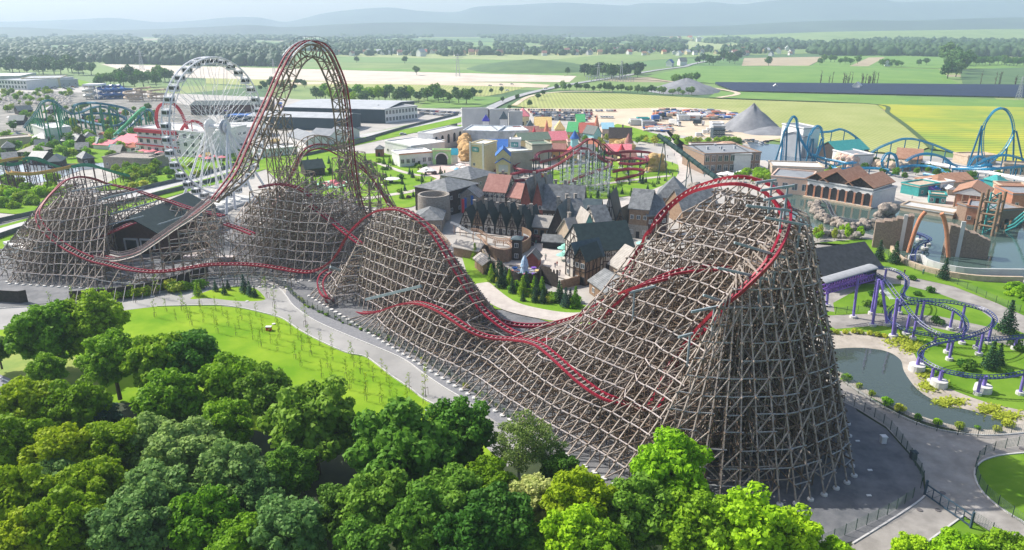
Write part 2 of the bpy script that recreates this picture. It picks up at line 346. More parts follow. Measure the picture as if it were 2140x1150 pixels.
# diagonal road with grass verges, ponds and gardens behind the coaster
ribbon('verge', [(-60,520),(180,448),(350,398),(430,378),(560,340),(700,306),(860,272),(980,245)], 26, gpark, .90)
ribbon('road', [(-60,512),(0,492),(180,440),(350,392),(430,372),(560,333),(700,299),(860,267),(980,240),(1025,228)], 9.5, mat('road_light',(.42,.41,.40),(.50,.49,.47),.1), .97)
for p in ([(560,345),(700,320),(790,330),(860,350),(900,380),(880,430),(800,440),(700,420),(600,390)], [(890,372),(960,366),(1010,380),(950,430),(880,425),(840,400)],
          [(1100,385),(1200,350),(1350,335),(1420,350),(1430,375),(1380,400),(1270,420),(1140,425)], [(980,400),(1060,395),(1100,400),(1060,425)],
          [(960,515),(1000,560),(1060,590),(1200,640),(1280,660),(1200,690),(1060,655),(1000,640)], [(0,405),(80,400),(140,395),(110,440),(0,450)],
          [(330,345),(420,325),(520,315),(600,330),(420,370),(300,395),(200,400)], [(1700,370),(1760,365),(1750,350)], [(700,330),(860,325),(930,350),(870,372),(760,360)],
          [(1290,262),(1400,290),(1540,300),(1530,310),(1400,305),(1280,290)], [(0,280),(160,300),(330,330),(200,345),(60,345),(0,345)],[(820,286),(970,268),(980,262),(880,276)],[(100,170),(160,168),(190,178),(140,186),(100,182)]):
    sheet('garden_lawn', p, gpark, .915, 3)
for w, p in ((4,[(620,470),(700,432),(800,415),(880,400),(930,375),(990,360)]),(3,[(790,345),(850,366),(900,372),(960,362)]),(5,[(1400,300),(1425,340),(1420,380),(1330,420),(1230,460)]),
          (6,[(1000,600),(1050,640),(1110,660),(1200,672),(1290,660)]),(3,[(1140,400),(1240,392),(1330,380),(1400,372)]),(3,[(640,400),(720,385),(800,392)])):
    ribbon('path', p, w, plz, .98)
sheet('plaza', [(1000,455),(1100,470),(1150,500),(1210,520),(1210,600),(1130,575),(1060,560),(1100,520),(1050,500),(940,490)], plz, .935)
sheet('plaza', [(870,345),(940,335),(985,350),(990,372),(930,385),(880,365)], mat('plaza_pink',(.55,.42,.38),(.62,.5,.45),.3), .935)
sheet('plaza', [(1380,262),(1420,330),(1600,340),(1640,372),(1520,380),(1430,330)], plz, .925)
sheet('plaza', [(1840,405),(1960,395),(2060,430),(2140,400),(2140,470),(2010,455),(1900,432)], plz, .945)
# hills
hillm = mat('hill_woods', (.012,.03,.03), (.04,.07,.05), .003, det=8)
def hill(sil, y, dep, name='hill', m=hillm, amp=8.):
    b = MB(); S = cr([Vector((a, c, 0)) for a, c in sil], 8); n = len(S); prof = [(-1, 0), (-.62, .25), (-.3, .62), (-.12, .9), (0, 1), (.5, .6), (1, 0)]
    for k, hh in prof:
        for s in S:
            h = H0 + (50 - s.y) / F * y * 1.0
            x = (s.x - CX) / F * (y * ct)
            b.v.append((x, y + k * dep, max(h * hh + (noise.noise((x / 300, k * 3, y)) * amp if 0 < hh < 1 else 0), -.3)))
    for j in range(len(prof) - 1):
        for i in range(n - 1): b.f.append((j * n + i, j * n + i + 1, (j + 1) * n + i + 1, (j + 1) * n + i)); b.m.append(0)
    return tag(b.build(name, m, smooth=True), kind='structure')
hill([(-300,44),(0,46),(150,42),(240,39),(330,47),(420,43),(480,38),(540,38),(600,46),(680,30),(760,22),(820,20),(880,26),(950,28),(1000,18),(1080,15),(1130,12),(1190,11),(1300,16),(1340,12),(1440,12),(1480,9),(1540,14),(1600,8),(1660,4),(1780,1),(1830,4),(1870,9),(1930,8),(2000,8),(2060,5),(2140,-2),(2500,2)], 7600, 1500)
hill([(-300,58),(0,56),(200,62),(400,57),(520,52),(600,56),(720,50),(850,47),(1000,50),(1100,53),(1300,55),(1500,54),(1600,49),(1700,45),(1800,43),(1900,44),(2000,41),(2140,38),(2500,40)], 5000, 900)
hill([(1400,75),(1550,72),(1700,66),(1800,64),(1950,62),(2140,60),(2500,60)], 3600, 900, m=g_mid, amp=2)
b = MB(); P = [GY(x, y, 0) if 0 else G(x, y) for x, y in ((985,146),(1060,144),(1150,146),(1230,148))]
# grassy mound in the fields
def mound(name, cx, cy, rx, ry, h, m, label, cat, seed=0, pk=1.):
    b = MB(); n = 28; k = 10
    for j in range(k + 1):
        t = j / k
        for i in range(n):
            a = 2 * pi * i / n; r = 1 + .16 * noise.noise((cos(a) * 2, sin(a) * 2, seed)) + .03 * sin(a * 17) * (t > .1)
            b.v.append((cx + rx * r * (1 - t) * cos(a), cy + ry * r * (1 - t) * sin(a), h * (t ** pk) * (1 + .08 * noise.noise((cos(a) * 3, sin(a) * 3, t * 3 + seed)))))
    for j in range(k):
        for i in range(n): b.f.append((j * n + i, j * n + (i + 1) % n, (j + 1) * n + (i + 1) % n, (j + 1) * n + i)); b.m.append(0)
    return tag(b.build(name, m, loc=(cx, cy, 0), smooth=True), label, cat)
c = G(1110,143); o = mound('mound', c.x, c.y, 105, 130, 14, g_shr, None, None, 3, .7); o['kind'] = 'structure'
grv = mat('gravel_heap', (.17,.175,.19),(.26,.265,.28),.15,det=9,bump=.6)
c = G(1570,272); mound('gravel_heap', c.x, c.y, 21, 20, 17.5, grv, 'tall pointed heap of dark grey gravel beside the works yard', 'gravel heap', 1, 1.0)
c = G(1612,280); mound('gravel_heap', c.x, c.y, 20, 14, 5, grv, 'low spread of grey gravel right of the tall pointed heap', 'gravel heap', 5, .7)
c = G(1432,192); mound('gravel_heap', c.x, c.y, 38, 34, 14, grv, 'wide grey gravel heap in the fields behind a row of trees', 'gravel heap', 2, .8)
# rows of solar panels
solm = mat('solar_glass', (.012,.02,.05), (.02,.03,.07), .2, rough=.45)
for r in range(13):
    f = r / 12; y0 = 178 + 13 * f; y1 = 184 + 22 * f
    a = G(1495 + 35 * f, y0); c = G(2190, y1); b = MB()
    d = (c - a).normalized(); s = Vector((-d.y, d.x, 0)) * 4.6
    b.add([(a.x - s.x, a.y - s.y, 1.2), (c.x - s.x, c.y - s.y, 1.2), (c.x + s.x, c.y + s.y, 3.2), (a.x + s.x, a.y + s.y, 3.2),
           (a.x - s.x, a.y - s.y, 1.1), (c.x - s.x, c.y - s.y, 1.1), (c.x + s.x, c.y + s.y, 3.1), (a.x + s.x, a.y + s.y, 3.1)], [(0,1,2,3),(7,6,5,4),(0,4,5,1),(2,6,7,3)])
    k = 14
    for i in range(k + 1):
        q = a.lerp(c, i / k); b.beam((q.x, q.y, 0), (q.x, q.y, 2.1), .4)
    tag(b.build('solar_row', solm, loc=tuple(a)), 'long dark row of solar panels across the green fields', 'solar panels', 'rows of solar panels')
# ================= TREES
RS = np.random.RandomState(5)
def leaf_mesh(name, lobes, nleaf, size, seed, droop=0.):
    """lobes: (centre, radii) ; leaf-sized bent quads through each lobe's shell"""
    R = np.random.RandomState(seed); C = []; Nn = []
    tot = sum(l[1][0] * l[1][1] for l in lobes)
    for c, r in lobes:
        n = max(8, int(nleaf * r[0] * r[1] / tot))
        d = R.normal(size=(n, 3)); d /= np.linalg.norm(d, axis=1)[:, None]
        k = (.6 + .55 * R.rand(n) ** .8)[:, None]
        p = np.array(c) + d * np.array(r) * k; C.append(p); Nn.append(d)
    C = np.vstack(C); Nn = np.vstack(Nn); n = len(C)
    nm = Nn + R.normal(size=(n, 3)) * .85 + np.array([0, 0, .35]); nm /= np.linalg.norm(nm, axis=1)[:, None]
    a = np.cross(nm, R.normal(size=(n, 3))); a /= np.linalg.norm(a, axis=1)[:, None]; b = np.cross(nm, a)
    s = size * (.55 + .8 * R.rand(n))[:, None]
    a *= s; b *= s * .8
    mid = nm * s * .25
    V = np.empty((n, 4, 3)); V[:, 0] = C - a; V[:, 1] = C - b + mid; V[:, 2] = C + a; V[:, 3] = C + b + mid
    V = V.reshape(-1, 3); V[:, 2] -= droop * 0
    me = bpy.data.meshes.new(name); me.vertices.add(4 * n); me.vertices.foreach_set('co', V.ravel())
    idx = np.arange(4 * n).reshape(n, 4)
    T = np.concatenate([idx[:, [0, 1, 3]], idx[:, [1, 2, 3]]], 0).ravel()
    me.loops.add(len(T)); me.loops.foreach_set('vertex_index', T); me.polygons.add(2 * n)
    me.polygons.foreach_set('loop_start', np.arange(0, 6 * n, 3)); me.polygons.foreach_set('loop_total', np.full(2 * n, 3))
    me.update(); me.validate(); return me
def crown_lobes(R, Hc, zc, n, seed, rl=.34, flat=1.):
    r = np.random.RandomState(seed); L = []
    for i in range(n):
        u = (i + .5) / n; z = 1 - 1.75 * u; a = i * 2.39996 + r.rand() * .8; q = sqrt(max(0, 1 - z * z)) if abs(z) < 1 else 0
        k = .52 + .5 * r.rand(); s = rl * (.55 + .8 * r.rand())
        w = 1 - .25 * max(0, -z)
        L.append(((R * k * q * cos(a) * w, R * k * q * sin(a) * w, zc + Hc * k * z), (R * s, R * s, R * s * .8)))
    L.append(((0, 0, zc), (R * .6, R * .6, Hc * .65)))
    return L
bark = mat('bark', (.06,.045,.03), (.11,.085,.06), 2.)
barkw = mat('bark_pale', (.35,.33,.30), (.5,.48,.45), 2.)
def trunk_mesh(H, r, R, zc, n, seed, m=None, name='trunk_mesh'):
    b = MB(); q = random.Random(seed)
    b.tube([(0, 0, -.2), (.1, .05, H * .3), (-.1, .1, H * .62), (0, 0, H * .85)], [r * 1.3, r, r * .7, r * .3], 7)
    for i in range(n):
        a = 2 * pi * i / n + q.random(); z0 = H * (.28 + .3 * q.random()); k = R * (.55 + .25 * q.random())
        b.tube([(0, 0, z0), (k * .45 * cos(a), k * .45 * sin(a), z0 + (zc - z0) * .6), (k * cos(a), k * sin(a), zc + R * .35 * (q.random() - .2))], [r * .5, r * .33, r * .1], 5)
    me = bpy.data.meshes.new(name); me.from_pydata(b.v, [], b.f); me.materials.append(m or bark); return me
LM = dict(
 maple=leafmat('leaf_maple', (0.079,0.198,0.018), (0.185,0.356,0.037)), green=leafmat('leaf_green', (0.112,0.251,0.013), (0.251,0.436,0.021)),
 bright=leafmat('leaf_bright', (0.172,0.370,0.011), (0.317,0.554,0.018)), lime=leafmat('leaf_lime', (0.152,0.264,0.007), (0.277,0.409,0.011)),
 dark=leafmat('leaf_dark', (0.053,0.145,0.016), (0.119,0.251,0.029)), grey=leafmat('leaf_grey', (0.112,0.224,0.053), (0.251,0.396,0.106)),
 pale=leafmat('leaf_pale', (0.396,0.475,0.132), (0.594,0.600,0.238)), birch=leafmat('leaf_birch', (0.119,0.198,0.040), (0.224,0.317,0.079)),
 blue=leafmat('leaf_blue', (0.040,0.092,0.066), (0.079,0.158,0.119)), purple=leafmat('leaf_purple', (0.066,0.026,0.040), (0.132,0.066,0.079)),
 yellow=leafmat('leaf_yellow', (0.264,0.343,0.026), (0.449,0.502,0.066)), far=leafmat('leaf_far', (0.042,0.112,0.026), (0.092,0.185,0.042), .1), conif=leafmat('leaf_conifer', (0.020,0.059,0.026), (0.040,0.106,0.040), .1))
def me_mat(me, m): me.materials.append(m); return me
# near crowns (metres: radius 6), each with its own trunk
NEAR = []
for i in range(5):
    zc = 9.5; R = 6
    NEAR.append((me_mat(leaf_mesh('crown_mesh', crown_lobes(R, 5.8 + .5 * (i % 2), zc, 84 + 8 * (i % 3), 20 + i, .205), 13000, .36, i), LM['green']), trunk_mesh(14, .38, R, zc, 7, i)))
AIRY = []
for i in range(2):
    AIRY.append((me_mat(leaf_mesh('crown_mesh', crown_lobes(6, 6.5, 9.5, 40, 40 + i, .2), 8000, .2, 9 + i), LM['birch']), trunk_mesh(15, .25, 6, 10, 9, i, barkw)))
MID = []
for i in range(6):
    MID.append((me_mat(leaf_mesh('crown_mesh', crown_lobes(5, 4.6 + (i % 3) * .7, 7.2, 15, 60 + i, .36), 950, .66, 30 + i), LM['far']), trunk_mesh(10, .3, 5, 7.2, 4, i)))
def conif(seed, n=1500):
    r = np.random.RandomState(seed); L = []
    for k in range(12):
        z = .6 + k * .5; R = 1.7 * (1 - k / 12.5)
        for j in range(7):
            a = j * .9 + k; L.append(((R * .6 * cos(a), R * .6 * sin(a), z), (R * .45 + .08, R * .45 + .08, .16)))
    return me_mat(leaf_mesh('crown_mesh', L, n, .16, seed), LM['conif'])
def small_trunk(h, r):
    b = MB(); b.tube([(0, 0, -.1), (0, 0, h)], [r, r * .4], 5); me = bpy.data.meshes.new('trunk_mesh'); me.from_pydata(b.v, [], b.f); me.materials.append(bark); return me
CON = [(conif(3), small_trunk(5.5, .12)), (conif(4), small_trunk(5.5, .12))]
def bushm(seed, n=500): return me_mat(leaf_mesh('foliage_mesh', [((ru(-.5, .5), ru(-.5, .5), .55 + .3 * rnd()), (.6, .6, .5)) for _ in range(6)], n, .17, seed), LM['green'])
BUSH = [bushm(1), bushm(2), bushm(3)]
# young staked tree, sparse
def sapm(seed):
    r = np.random.RandomState(seed); L = []
    for k in range(9): L.append(((r.normal() * .35, r.normal() * .35, 2.3 + k * .42), (.3, .3, .25)))
    cr_ = me_mat(leaf_mesh('crown_mesh', L, 120, .11, seed), LM['lime'])
    b = MB(); b.tube([(0, 0, 0), (.05, 0, 3), (0, .1, 6)], [.045, .03, .012], 4)
    for k in range(8):
        a = k * 2.1; z = 2 + k * .45; b.beam((0, 0, z), (.6 * cos(a), .6 * sin(a), z + .7), .035)
    for a in (0, 2.1, 4.2): b.beam((.5 * cos(a), .5 * sin(a), 0), (.45 * cos(a), .45 * sin(a), 1.5), .05)
    b.beam((.46, 0, 1.5), (.46 * cos(2.1), .46 * sin(2.1), 1.5), .05); b.beam((.46 * cos(4.2), .46 * sin(4.2), 1.5), (.46 * cos(2.1), .46 * sin(2.1), 1.5), .05)
    t = bpy.data.meshes.new('trunk_mesh'); t.from_pydata(b.v, [], b.f); t.materials.append(bark); return cr_, t
SAP = [sapm(i) for i in range(4)]
def tree(kind, p, s=1., lm=None, label='', group=None, name='broadleaf_tree', cat='tree', sz=None, z0=.9):
    lib = {'near': NEAR, 'airy': AIRY, 'mid': MID, 'con': CON, 'sap': SAP}[kind]; c, t = lib[random.randrange(len(lib))]
    o = thing(name, label, cat, (p[0], p[1], z0), ru(0, 6.28), group, False); o.scale = (s, s, (sz or s))
    k = inst('crown', c, o); inst('trunk', t, o)
    if lm: k.material_slots[0].link = 'OBJECT'; k.material_slots[0].material = LM[lm]
    return o
def bush(p, s, lm='green', label='', group=None, z0=.9, name='bush'):
    o = inst(name, BUSH[random.randrange(3)], None, (p[0], p[1], z0), ru(0, 6), (s, s, s * ru(.8, 1.1)))
    o.material_slots[0].link = 'OBJECT'; o.material_slots[0].material = LM[lm]; return tag(o, label, 'bush', group)
# foreground wood: (crown centre px, py, crown radius px, leaf, label)
DESC = dict(maple='dense mid green maple with rounded crown', green='fresh green broadleaf tree with clumped crown', bright='bright green tree with vivid sunlit crown', lime='yellow-green tree with feathery crown',
            dark='dark green tree with deep shaded crown', grey='grey-green tree with pale leaf undersides', pale='pale cream-green tree with light foliage', birch='airy birch with light loose crown', blue='small blue-green tree')
WOODS = [(95,690,68,'green','at the far left behind the path'),(190,672,66,'green','above the thick leaning trunk at the left lawn'),(100,770,40,'green','low beside the left road'),(-5,730,30,'dark','at the left picture edge beside the road'),
 (235,745,62,'green','between the left lawn and the wood'),(330,752,66,'green','left of the sapling lawn'),(400,745,60,'maple','at the lawn edge, crown dark on its right side'),(360,830,70,'green','over open shade with visible forked trunk'),
 (490,800,72,'green','at the lower edge of the sapling lawn'),(550,815,62,'maple','on the lawn edge right of the forked tree'),(655,880,100,'maple','large and round, at the foot of the sapling lawn'),
 (850,950,118,'maple','largest crown in the middle of the wood'),(955,900,75,'maple','overlapping the bend of the path'),(800,915,60,'maple','in front of the lower lawn corner'),(1085,920,68,'birch','leaning over the gravel yard with white trunk'),(1150,945,45,'birch','beside the first wooden footings'),
 (1172,985,45,'dark','behind the birch at the yard'),(1112,1040,58,'pale','small and cream-coloured between dark crowns'),(1220,1050,78,'lime','beside the pale tree'),(1400,990,92,'bright','tallest in front of the big wooden tower'),(1345,1065,80,'maple','below the tall bright crown'),
 (1330,1120,60,'birch','drooping between two bright crowns'),(1450,1100,82,'green','low in front of the wooden tower'),(1560,1110,98,'bright','broad, in front of the tower corner footings'),(1655,1125,72,'bright','right end of the wood beside the fence'),
 (1195,1125,75,'bright','at the bottom right of the pale tree'),(1020,1010,60,'lime','in shade right of the largest crown'),(1040,1090,80,'dark','in the shaded gap left of the pale tree'),(940,1050,80,'maple','on the right flank of the largest crown'),
 (60,850,66,'lime','bottom left, nearest the road'),(160,850,66,'lime','bottom left, second from the road'),(40,930,70,'lime','at the bottom left edge'),(130,950,70,'lime','bottom left, in the middle of the yellow-green crowns'),(240,930,66,'lime','next to the small blue-green tree'),
 (215,880,42,'blue','among yellow-green crowns'),(40,1040,80,'lime','in the bottom left corner above the edge'),(110,1010,62,'grey','among yellow-green crowns at the left'),(150,1090,80,'lime','at the bottom edge near the left corner'),(60,1120,70,'lime','in the bottom left corner'),
 (310,920,62,'grey','above the bright mottled crowns'),(390,950,80,'grey','broad and mottled in the left wood'),(480,985,75,'grey','on the right of the mottled crowns'),(540,1030,60,'grey','beside the deep shaded gap'),
 (330,1040,80,'grey','in the lower left wood'),(430,1080,75,'green','between grey-green crowns at the bottom'),(270,1110,80,'grey','at the bottom edge left of centre'),(600,1110,85,'grey','alone beside the deep shaded gap at the bottom'),
 (710,1060,60,'dark','in the deep shade below the round maple'),(790,1050,80,'maple','under the largest crown on its left'),(880,1090,80,'maple','at the bottom edge below the largest crown'),(980,1130,80,'dark','at the bottom edge in shade'),
 (610,980,60,'maple','below the round maple'),(1905,1158,50,'bright','at the bottom edge left of the small lawn'),(2010,1160,62,'bright','at the bottom edge under the gate'),(2105,1158,62,'green','in the bottom right corner'),(760,1140,70,'maple','cut by the bottom edge below the wood'),
 (500,1140,70,'green','cut by the bottom edge left of centre'),(200,1020,70,'lime','in the lower left wood beside a grey-green crown'),(470,890,60,'green','under the lawn edge in half shade'),(1250,1150,70,'green','at the bottom edge centre right'),(1750,1170,55,'bright','at the bottom edge by the fence'),(1110,1140,60,'maple','at the bottom edge under the pale tree')]
for x, y, r, l, wh in WOODS:
    wh = wh.replace('overlapping the', 'at the').replace(', and','')
    zc = 9.5; p = G(x, y + r * .1, zc); D = p.y * ct + (H0 - zc) * st; R = r * D / F; s = R / 6.4
    if s < .72: zc = max(3.5, 9.5 * s / .72); p = G(x, y + r * .1, zc)
    kind = 'airy' if l == 'birch' else 'near'
    o = tree(kind, p, s, None if l == 'birch' else l, ' '.join((DESC[l] + ' ' + wh).split()[:16]), 'trees of the foreground wood', z0=max(zc - 9.5 * s, -3.5 * s + .8) if s > 1 else zc - 9.5 * s + .0)
# saplings on the lawn
LAWN = [(300,650),(450,650),(560,668),(630,704),(720,748),(780,775),(850,822),(900,855),(860,860),(760,850),(660,800),(560,740),(440,700),(300,665)]
def inpoly(x, y, P):
    c = False
    for i in range(len(P)):
        a, b = P[i], P[i - 1]
        if (a[1] > y) != (b[1] > y) and x < (b[0] - a[0]) * (y - a[1]) / (b[1] - a[1]) + a[0]: c = not c
    return c
n = 0; used = []
while n < 58:
    x, y = ru(300, 930), ru(640, 870)
    if not inpoly(x, y, LAWN) or any(hypot(x - a, (y - b_) * 1.5) < 22 for a, b_ in used): continue
    used.append((x, y)); n += 1
    tree('sap', G(x, y), ru(.5, .8), None, 'thin young staked tree with sparse yellowish leaves on the bright lawn', 'staked young trees on the lawn', 'young_tree')
for x, y in ((250,655),(285,640),(330,628),(385,655),(420,648),(560,630),(575,650),(640,690),(155,650),(110,655),(1003,890),(890,835)):
    tree('sap', G(x, y), ru(.8, 1.1), None, 'thin young staked tree beside the pale path', 'staked young trees beside the path', 'young_tree')
for x, y, l, s in ((415,625,'green',.7),(470,622,'conif',.5),(512,618,'blue',.8),(524,625,'blue',.65),(452,615,'blue',.5),(534,628,'conif',.5),(478,612,'conif',.45)):
    tree('con', G(x, y), s, l, 'small conifer on the path island lawn', 'small conifers on the island lawn', 'conifer')
# leafy edge in front of the left fence, and by the main fence
for i in range(46):
    t = rnd(); x = 150 + 270 * t; y = 640 - 32 * t + ru(-3, 3)
    bush(G(x, y), ru(.9, 2.2), random.choice(['green', 'yellow', 'lime']), 'leafy bush growing along the dark fence above the path', 'bushes along the dark left fence')
PB = FEN[1:]
FP = cr([G(x, y) for x, y in PB], 10)
for p in resample(FP, 2.1):
    bush((p.x + ru(-.3, .9), p.y + ru(-.3, .9)), ru(.25, .6), random.choice(['yellow', 'green']), 'small weedy shrub at the foot of the mesh fence', 'weeds along the mesh fence')
# pond edge plants
for p in resample(cr([G(x, y) for x, y in ((1745,795),(1800,825),(1860,862),(1920,888),(1990,906),(2070,915),(2120,905))], 8), 3.2):
    bush((p.x, p.y + ru(.3, 1.2)), ru(.5, 1.15), random.choice(['green', 'yellow', 'bright']), 'round grassy tuft between the pond fence and the kerb', 'tufts along the pond fence')
for x, y in ((1745,706),(1783,704),(1798,705),(1816,708),(1832,710),(1846,713),(1765,705),(1730,704)):
    bush(G(x, y), .8, 'yellow', 'small tuft on the gravel bank above the pond', 'tufts on the pond bank')
b = MB(); R = random.Random(3)
for i in range(2600):
    cl = R.choice([(1880,722,32,13),(1905,735,25,10),(1945,815,28,12),(1985,850,32,9),(2065,865,20,8),(2100,880,30,8),(1930,790,14,10)])
    p = G(cl[0] + R.gauss(0, .5) * cl[2], cl[1] + R.gauss(0, .5) * cl[3]); a = R.random() * 6.28; s = .35 + .4 * R.random()
    b.add([(p.x, p.y, .93), (p.x + s * cos(a), p.y + s * sin(a), 1.0 + .4 * R.random()), (p.x + s * cos(a + .9), p.y + s * sin(a + .9), 1.05)], [(0, 1, 2)])
tag(b.build('ground_cover', LM['yellow']), 'low bright green plants creeping over the pond bank', 'ground cover', kind='stuff')
for x, y, s, k in ((1835,550,1.,'con'),(1867,557,1.1,'con'),(1970,590,1.,'con'),(1905,540,.5,'con'),(2100,705,1.3,'con'),(2065,780,1.,'con'),(2082,772,.8,'con')):
    tree(k, G(x, y), s, 'conif', 'dark pine on the east lawns', 'pines on the east lawns', 'pine_tree')
for x, y, s in ((1905,592,1.4),(1880,590,1.1),(1918,624,1.3),(1942,618,1.4),(1950,680,1.5),(1962,684,1.4),(2010,775,1.6),(2018,780,1.9),(2025,772,1.3),(2003,793,1.2),(2045,805,1.2),(2110,793,1.3),(2118,730,2.),(2128,742,1.5),(1818,625,1.3),(1845,622,1.),(1836,645,1.4),(1810,646,1.5),(2090,770,1.)):
    bush(G(x, y), s * .8, 'dark', 'low dark shrub on the lawn under the purple coaster', 'shrubs under the purple coaster')
# mid and far trees
def row(n, x0, x1, y0, y1, hpx, lm, label, group, kind='mid', jit=.3, sx=1., fn=None, nm='broadleaf_tree'):
    for i in range(n):
        x = x0 + (x1 - x0) * (i + .5 + ru(-jit, jit)) / n; y = ru(y0, y1) if fn is None else fn(x) + ru(-2, 2)
        p = G(x, y); D = p.y * ct + H0 * st; h = hpx * ru(.75, 1.15) * D / F
        s = h / (12.3 if kind == 'mid' else 6.5)
        tree(kind, p, s * sx, lm if isinstance(lm, str) or lm is None else random.choice(lm), label, group, nm, sz=s)
row(16, 0, 195, 148, 158, 30, 'far', 'large broadleaf tree standing behind the yellowish hall', 'big trees behind the yellowish hall')
row(15, 205, 360, 168, 186, 30, ['far', 'dark'], 'broadleaf tree behind the blue water slides', 'trees behind the water slides')
row(15, 540, 640, 178, 192, 14, 'far', 'small tree behind the big wheel', 'small trees between wheel and car park')
row(30, 655, 990, 205, 222, 28, ['far', 'green', 'dark'], 'tree in the belt behind the long dark hall', 'tree belt behind the long hall')
row(16, 1215, 1345, 155, 166, 24, ['far', 'conif'], 'tree by the substation pylons', 'trees around the substation')
row(30, 1158, 1452, 184, 200, 15, ['far', 'grey'], 'tree in the thin row along the olive field', 'tree row along the olive field', fn=lambda x: 188 + (x - 1158) * .045)
row(5, 1400, 1462, 172, 182, 20, 'dark', 'tree behind the wide gravel heap', 'trees behind the gravel heap')
row(9, 1455, 1548, 128, 138, 20, ['far', 'conif'], 'tree in the copse near the field house', 'copse near the field house')
row(8, 1706, 1795, 130, 139, 16, 'dark', 'tree in the clump on the green slope', 'clump on the green slope')
row(9, 1835, 1885, 136, 141, 12, 'dark', 'small tree around the white field cottage', 'trees round the field cottage')
row(7, 1972, 2010, 130, 168, 40, 'far', 'big tree at the corner of the dark green field', 'big trees at the field corner')
row(20, 2010, 2140, 134, 140, 17, 'dark', 'tree in the hedge row right of the big field trees', 'hedge row on the right')
row(9, 980, 1150, 192, 240, 13, 'far', 'small roadside tree beside the curving road', 'roadside trees')
for x, y, h, wh in ((871,158,24,'alone on the pink parking ground'),(1606,138,16,'alone on the tan field edge'),(745,132,13,'alone in the pale meadow'),(846,134,14,'with a hedge in the pale meadow'),(1185,158,16,'near the parking, thin'),(1048,196,12,'beside the curving road, upright'),(1920,138,14,'at the edge of the striped green field'),(1935,137,16,'taller of two at the striped green field')):
    row(1, x, x, y, y, h, 'far', 'single tree ' + wh, None)
deadb = MB()
for i in range(30):
    x = random.choice([1712, 1735, 1762, 1770, 1778, 1788, 1800, 1812, 1820, 1830, 2035, 2045, 2055, 2065, 2075, 2090, 2105, 2120]) + ru(-4, 4); p = G(x, 174 + (x - 1700) * .012)
    h = ru(8, 17); d = MB(); d.tube([(p.x, p.y, 0), (p.x + .5, p.y, h)], [.5, .15], 5)
    for k in range(9): a = ru(0, 6.28); z = h * ru(.2, .95); d.beam((p.x, p.y, z), (p.x + 1.6 * cos(a), p.y + 1.6 * sin(a), z + 1.6), .22)
    tag(d.build('bare_tree', bark, loc=(p.x, p.y, 0)), 'thin bare dark tree behind the solar rows', 'tree', 'bare trees behind the solar rows')
# far woods as masses
def ico():
    t = (1 + 5 ** .5) / 2; v = [(-1,t,0),(1,t,0),(-1,-t,0),(1,-t,0),(0,-1,t),(0,1,t),(0,-1,-t),(0,1,-t),(t,0,-1),(t,0,1),(-t,0,-1),(-t,0,1)]
    f = [(0,11,5),(0,5,1),(0,1,7),(0,7,10),(0,10,11),(1,5,9),(5,11,4),(11,10,2),(10,7,6),(7,1,8),(3,9,4),(3,4,2),(3,2,6),(3,6,8),(3,8,9),(4,9,5),(2,4,11),(6,2,10),(8,6,7),(9,8,1)]
    v = [Vector(a).normalized() for a in v]; f2 = []; c = {}
    def mid(a, b):
        k = (min(a, b), max(a, b))
        if k not in c: v.append(((v[a] + v[b]) / 2).normalized()); c[k] = len(v) - 1
        return c[k]
    for a, b_, d in f:
        x, y, z = mid(a, b_), mid(b_, d), mid(d, a); f2 += [(a, x, z), (b_, y, x), (d, z, y), (x, y, z)]
    return np.array([tuple(a) for a in v]), np.array(f2)
IV, IF_ = ico()
def wood(name, pts, label, lm=None):
    R = np.random.RandomState(len(pts)); V = []; Fc = []; k = 0
    for (x, y, s, h) in pts:
        v = IV * (1 + .35 * R.rand(len(IV), 1)) * np.array([s * (.5 + .9 * R.rand()), s, h * (.35 + .35 * R.rand())]) + np.array([x, y, h * .5]); V.append(v); Fc.append(IF_ + k); k += len(IV)
    V = np.vstack(V); Fc = np.vstack(Fc); me = bpy.data.meshes.new(name); me.vertices.add(len(V)); me.vertices.foreach_set('co', V.ravel())
    me.loops.add(Fc.size); me.loops.foreach_set('vertex_index', Fc.ravel()); me.polygons.add(len(Fc))
    me.polygons.foreach_set('loop_start', np.arange(0, Fc.size, 3)); me.polygons.foreach_set('loop_total', np.full(len(Fc), 3)); me.update(); me.materials.append(lm or leafmat('leaf_woods', (.014,.045,.016), (.05,.095,.03), .05))
    o = bpy.data.objects.new(name, me); COL.objects.link(o); return tag(o, label, 'wood', kind='stuff')
def fill(P, n, s, h):
    xs = [a[0] for a in P]; ys = [a[1] for a in P]; out = []
    while len(out) < n:
        x, y = ru(min(xs), max(xs)), ru(min(ys), max(ys))
        if inpoly(x, y, P): p = G(x, y); out.append((p.x, p.y, s * ru(.7, 1.3), h * ru(.75, 1.2)))
    return out
wood('woodland', fill([(225,134),(590,140),(610,128),(600,118),(330,112),(235,116)], 900, 7, 17), 'dense dark wood beyond the pale parking behind the wheel')
wood('woodland', fill([(1690,112),(1720,116),(2170,121),(2170,92),(1900,88),(1760,92),(1700,104)], 1500, 8, 17), 'broad dark wood across the right fields')
pts = []
while len(pts) < 7500:
    x, y = ru(-150, 2250), 64 + 55 * rnd() ** 1.25
    if x > 1430 and y > 92: continue
    if 560 < x < 1430 and y > 108: continue
    if x <= 560 and y > 124: continue
    nz = noise.noise((x / 90, y / 7, 1.3)) + .35 * noise.noise((x / 25, y / 3, 4.))
    if nz < (.02 if x < 1430 else .2) - (.10 if x < 900 else 0) : continue
    p = G(x, y); k = 1 + (100 - y) * .02 if y < 100 else 1; pts.append((p.x, p.y, 7 * k * ru(.8, 1.6), 12 * ru(.7, 1.3)))
wood('woodland', pts, 'scattered woods and hedges fading into the haze')
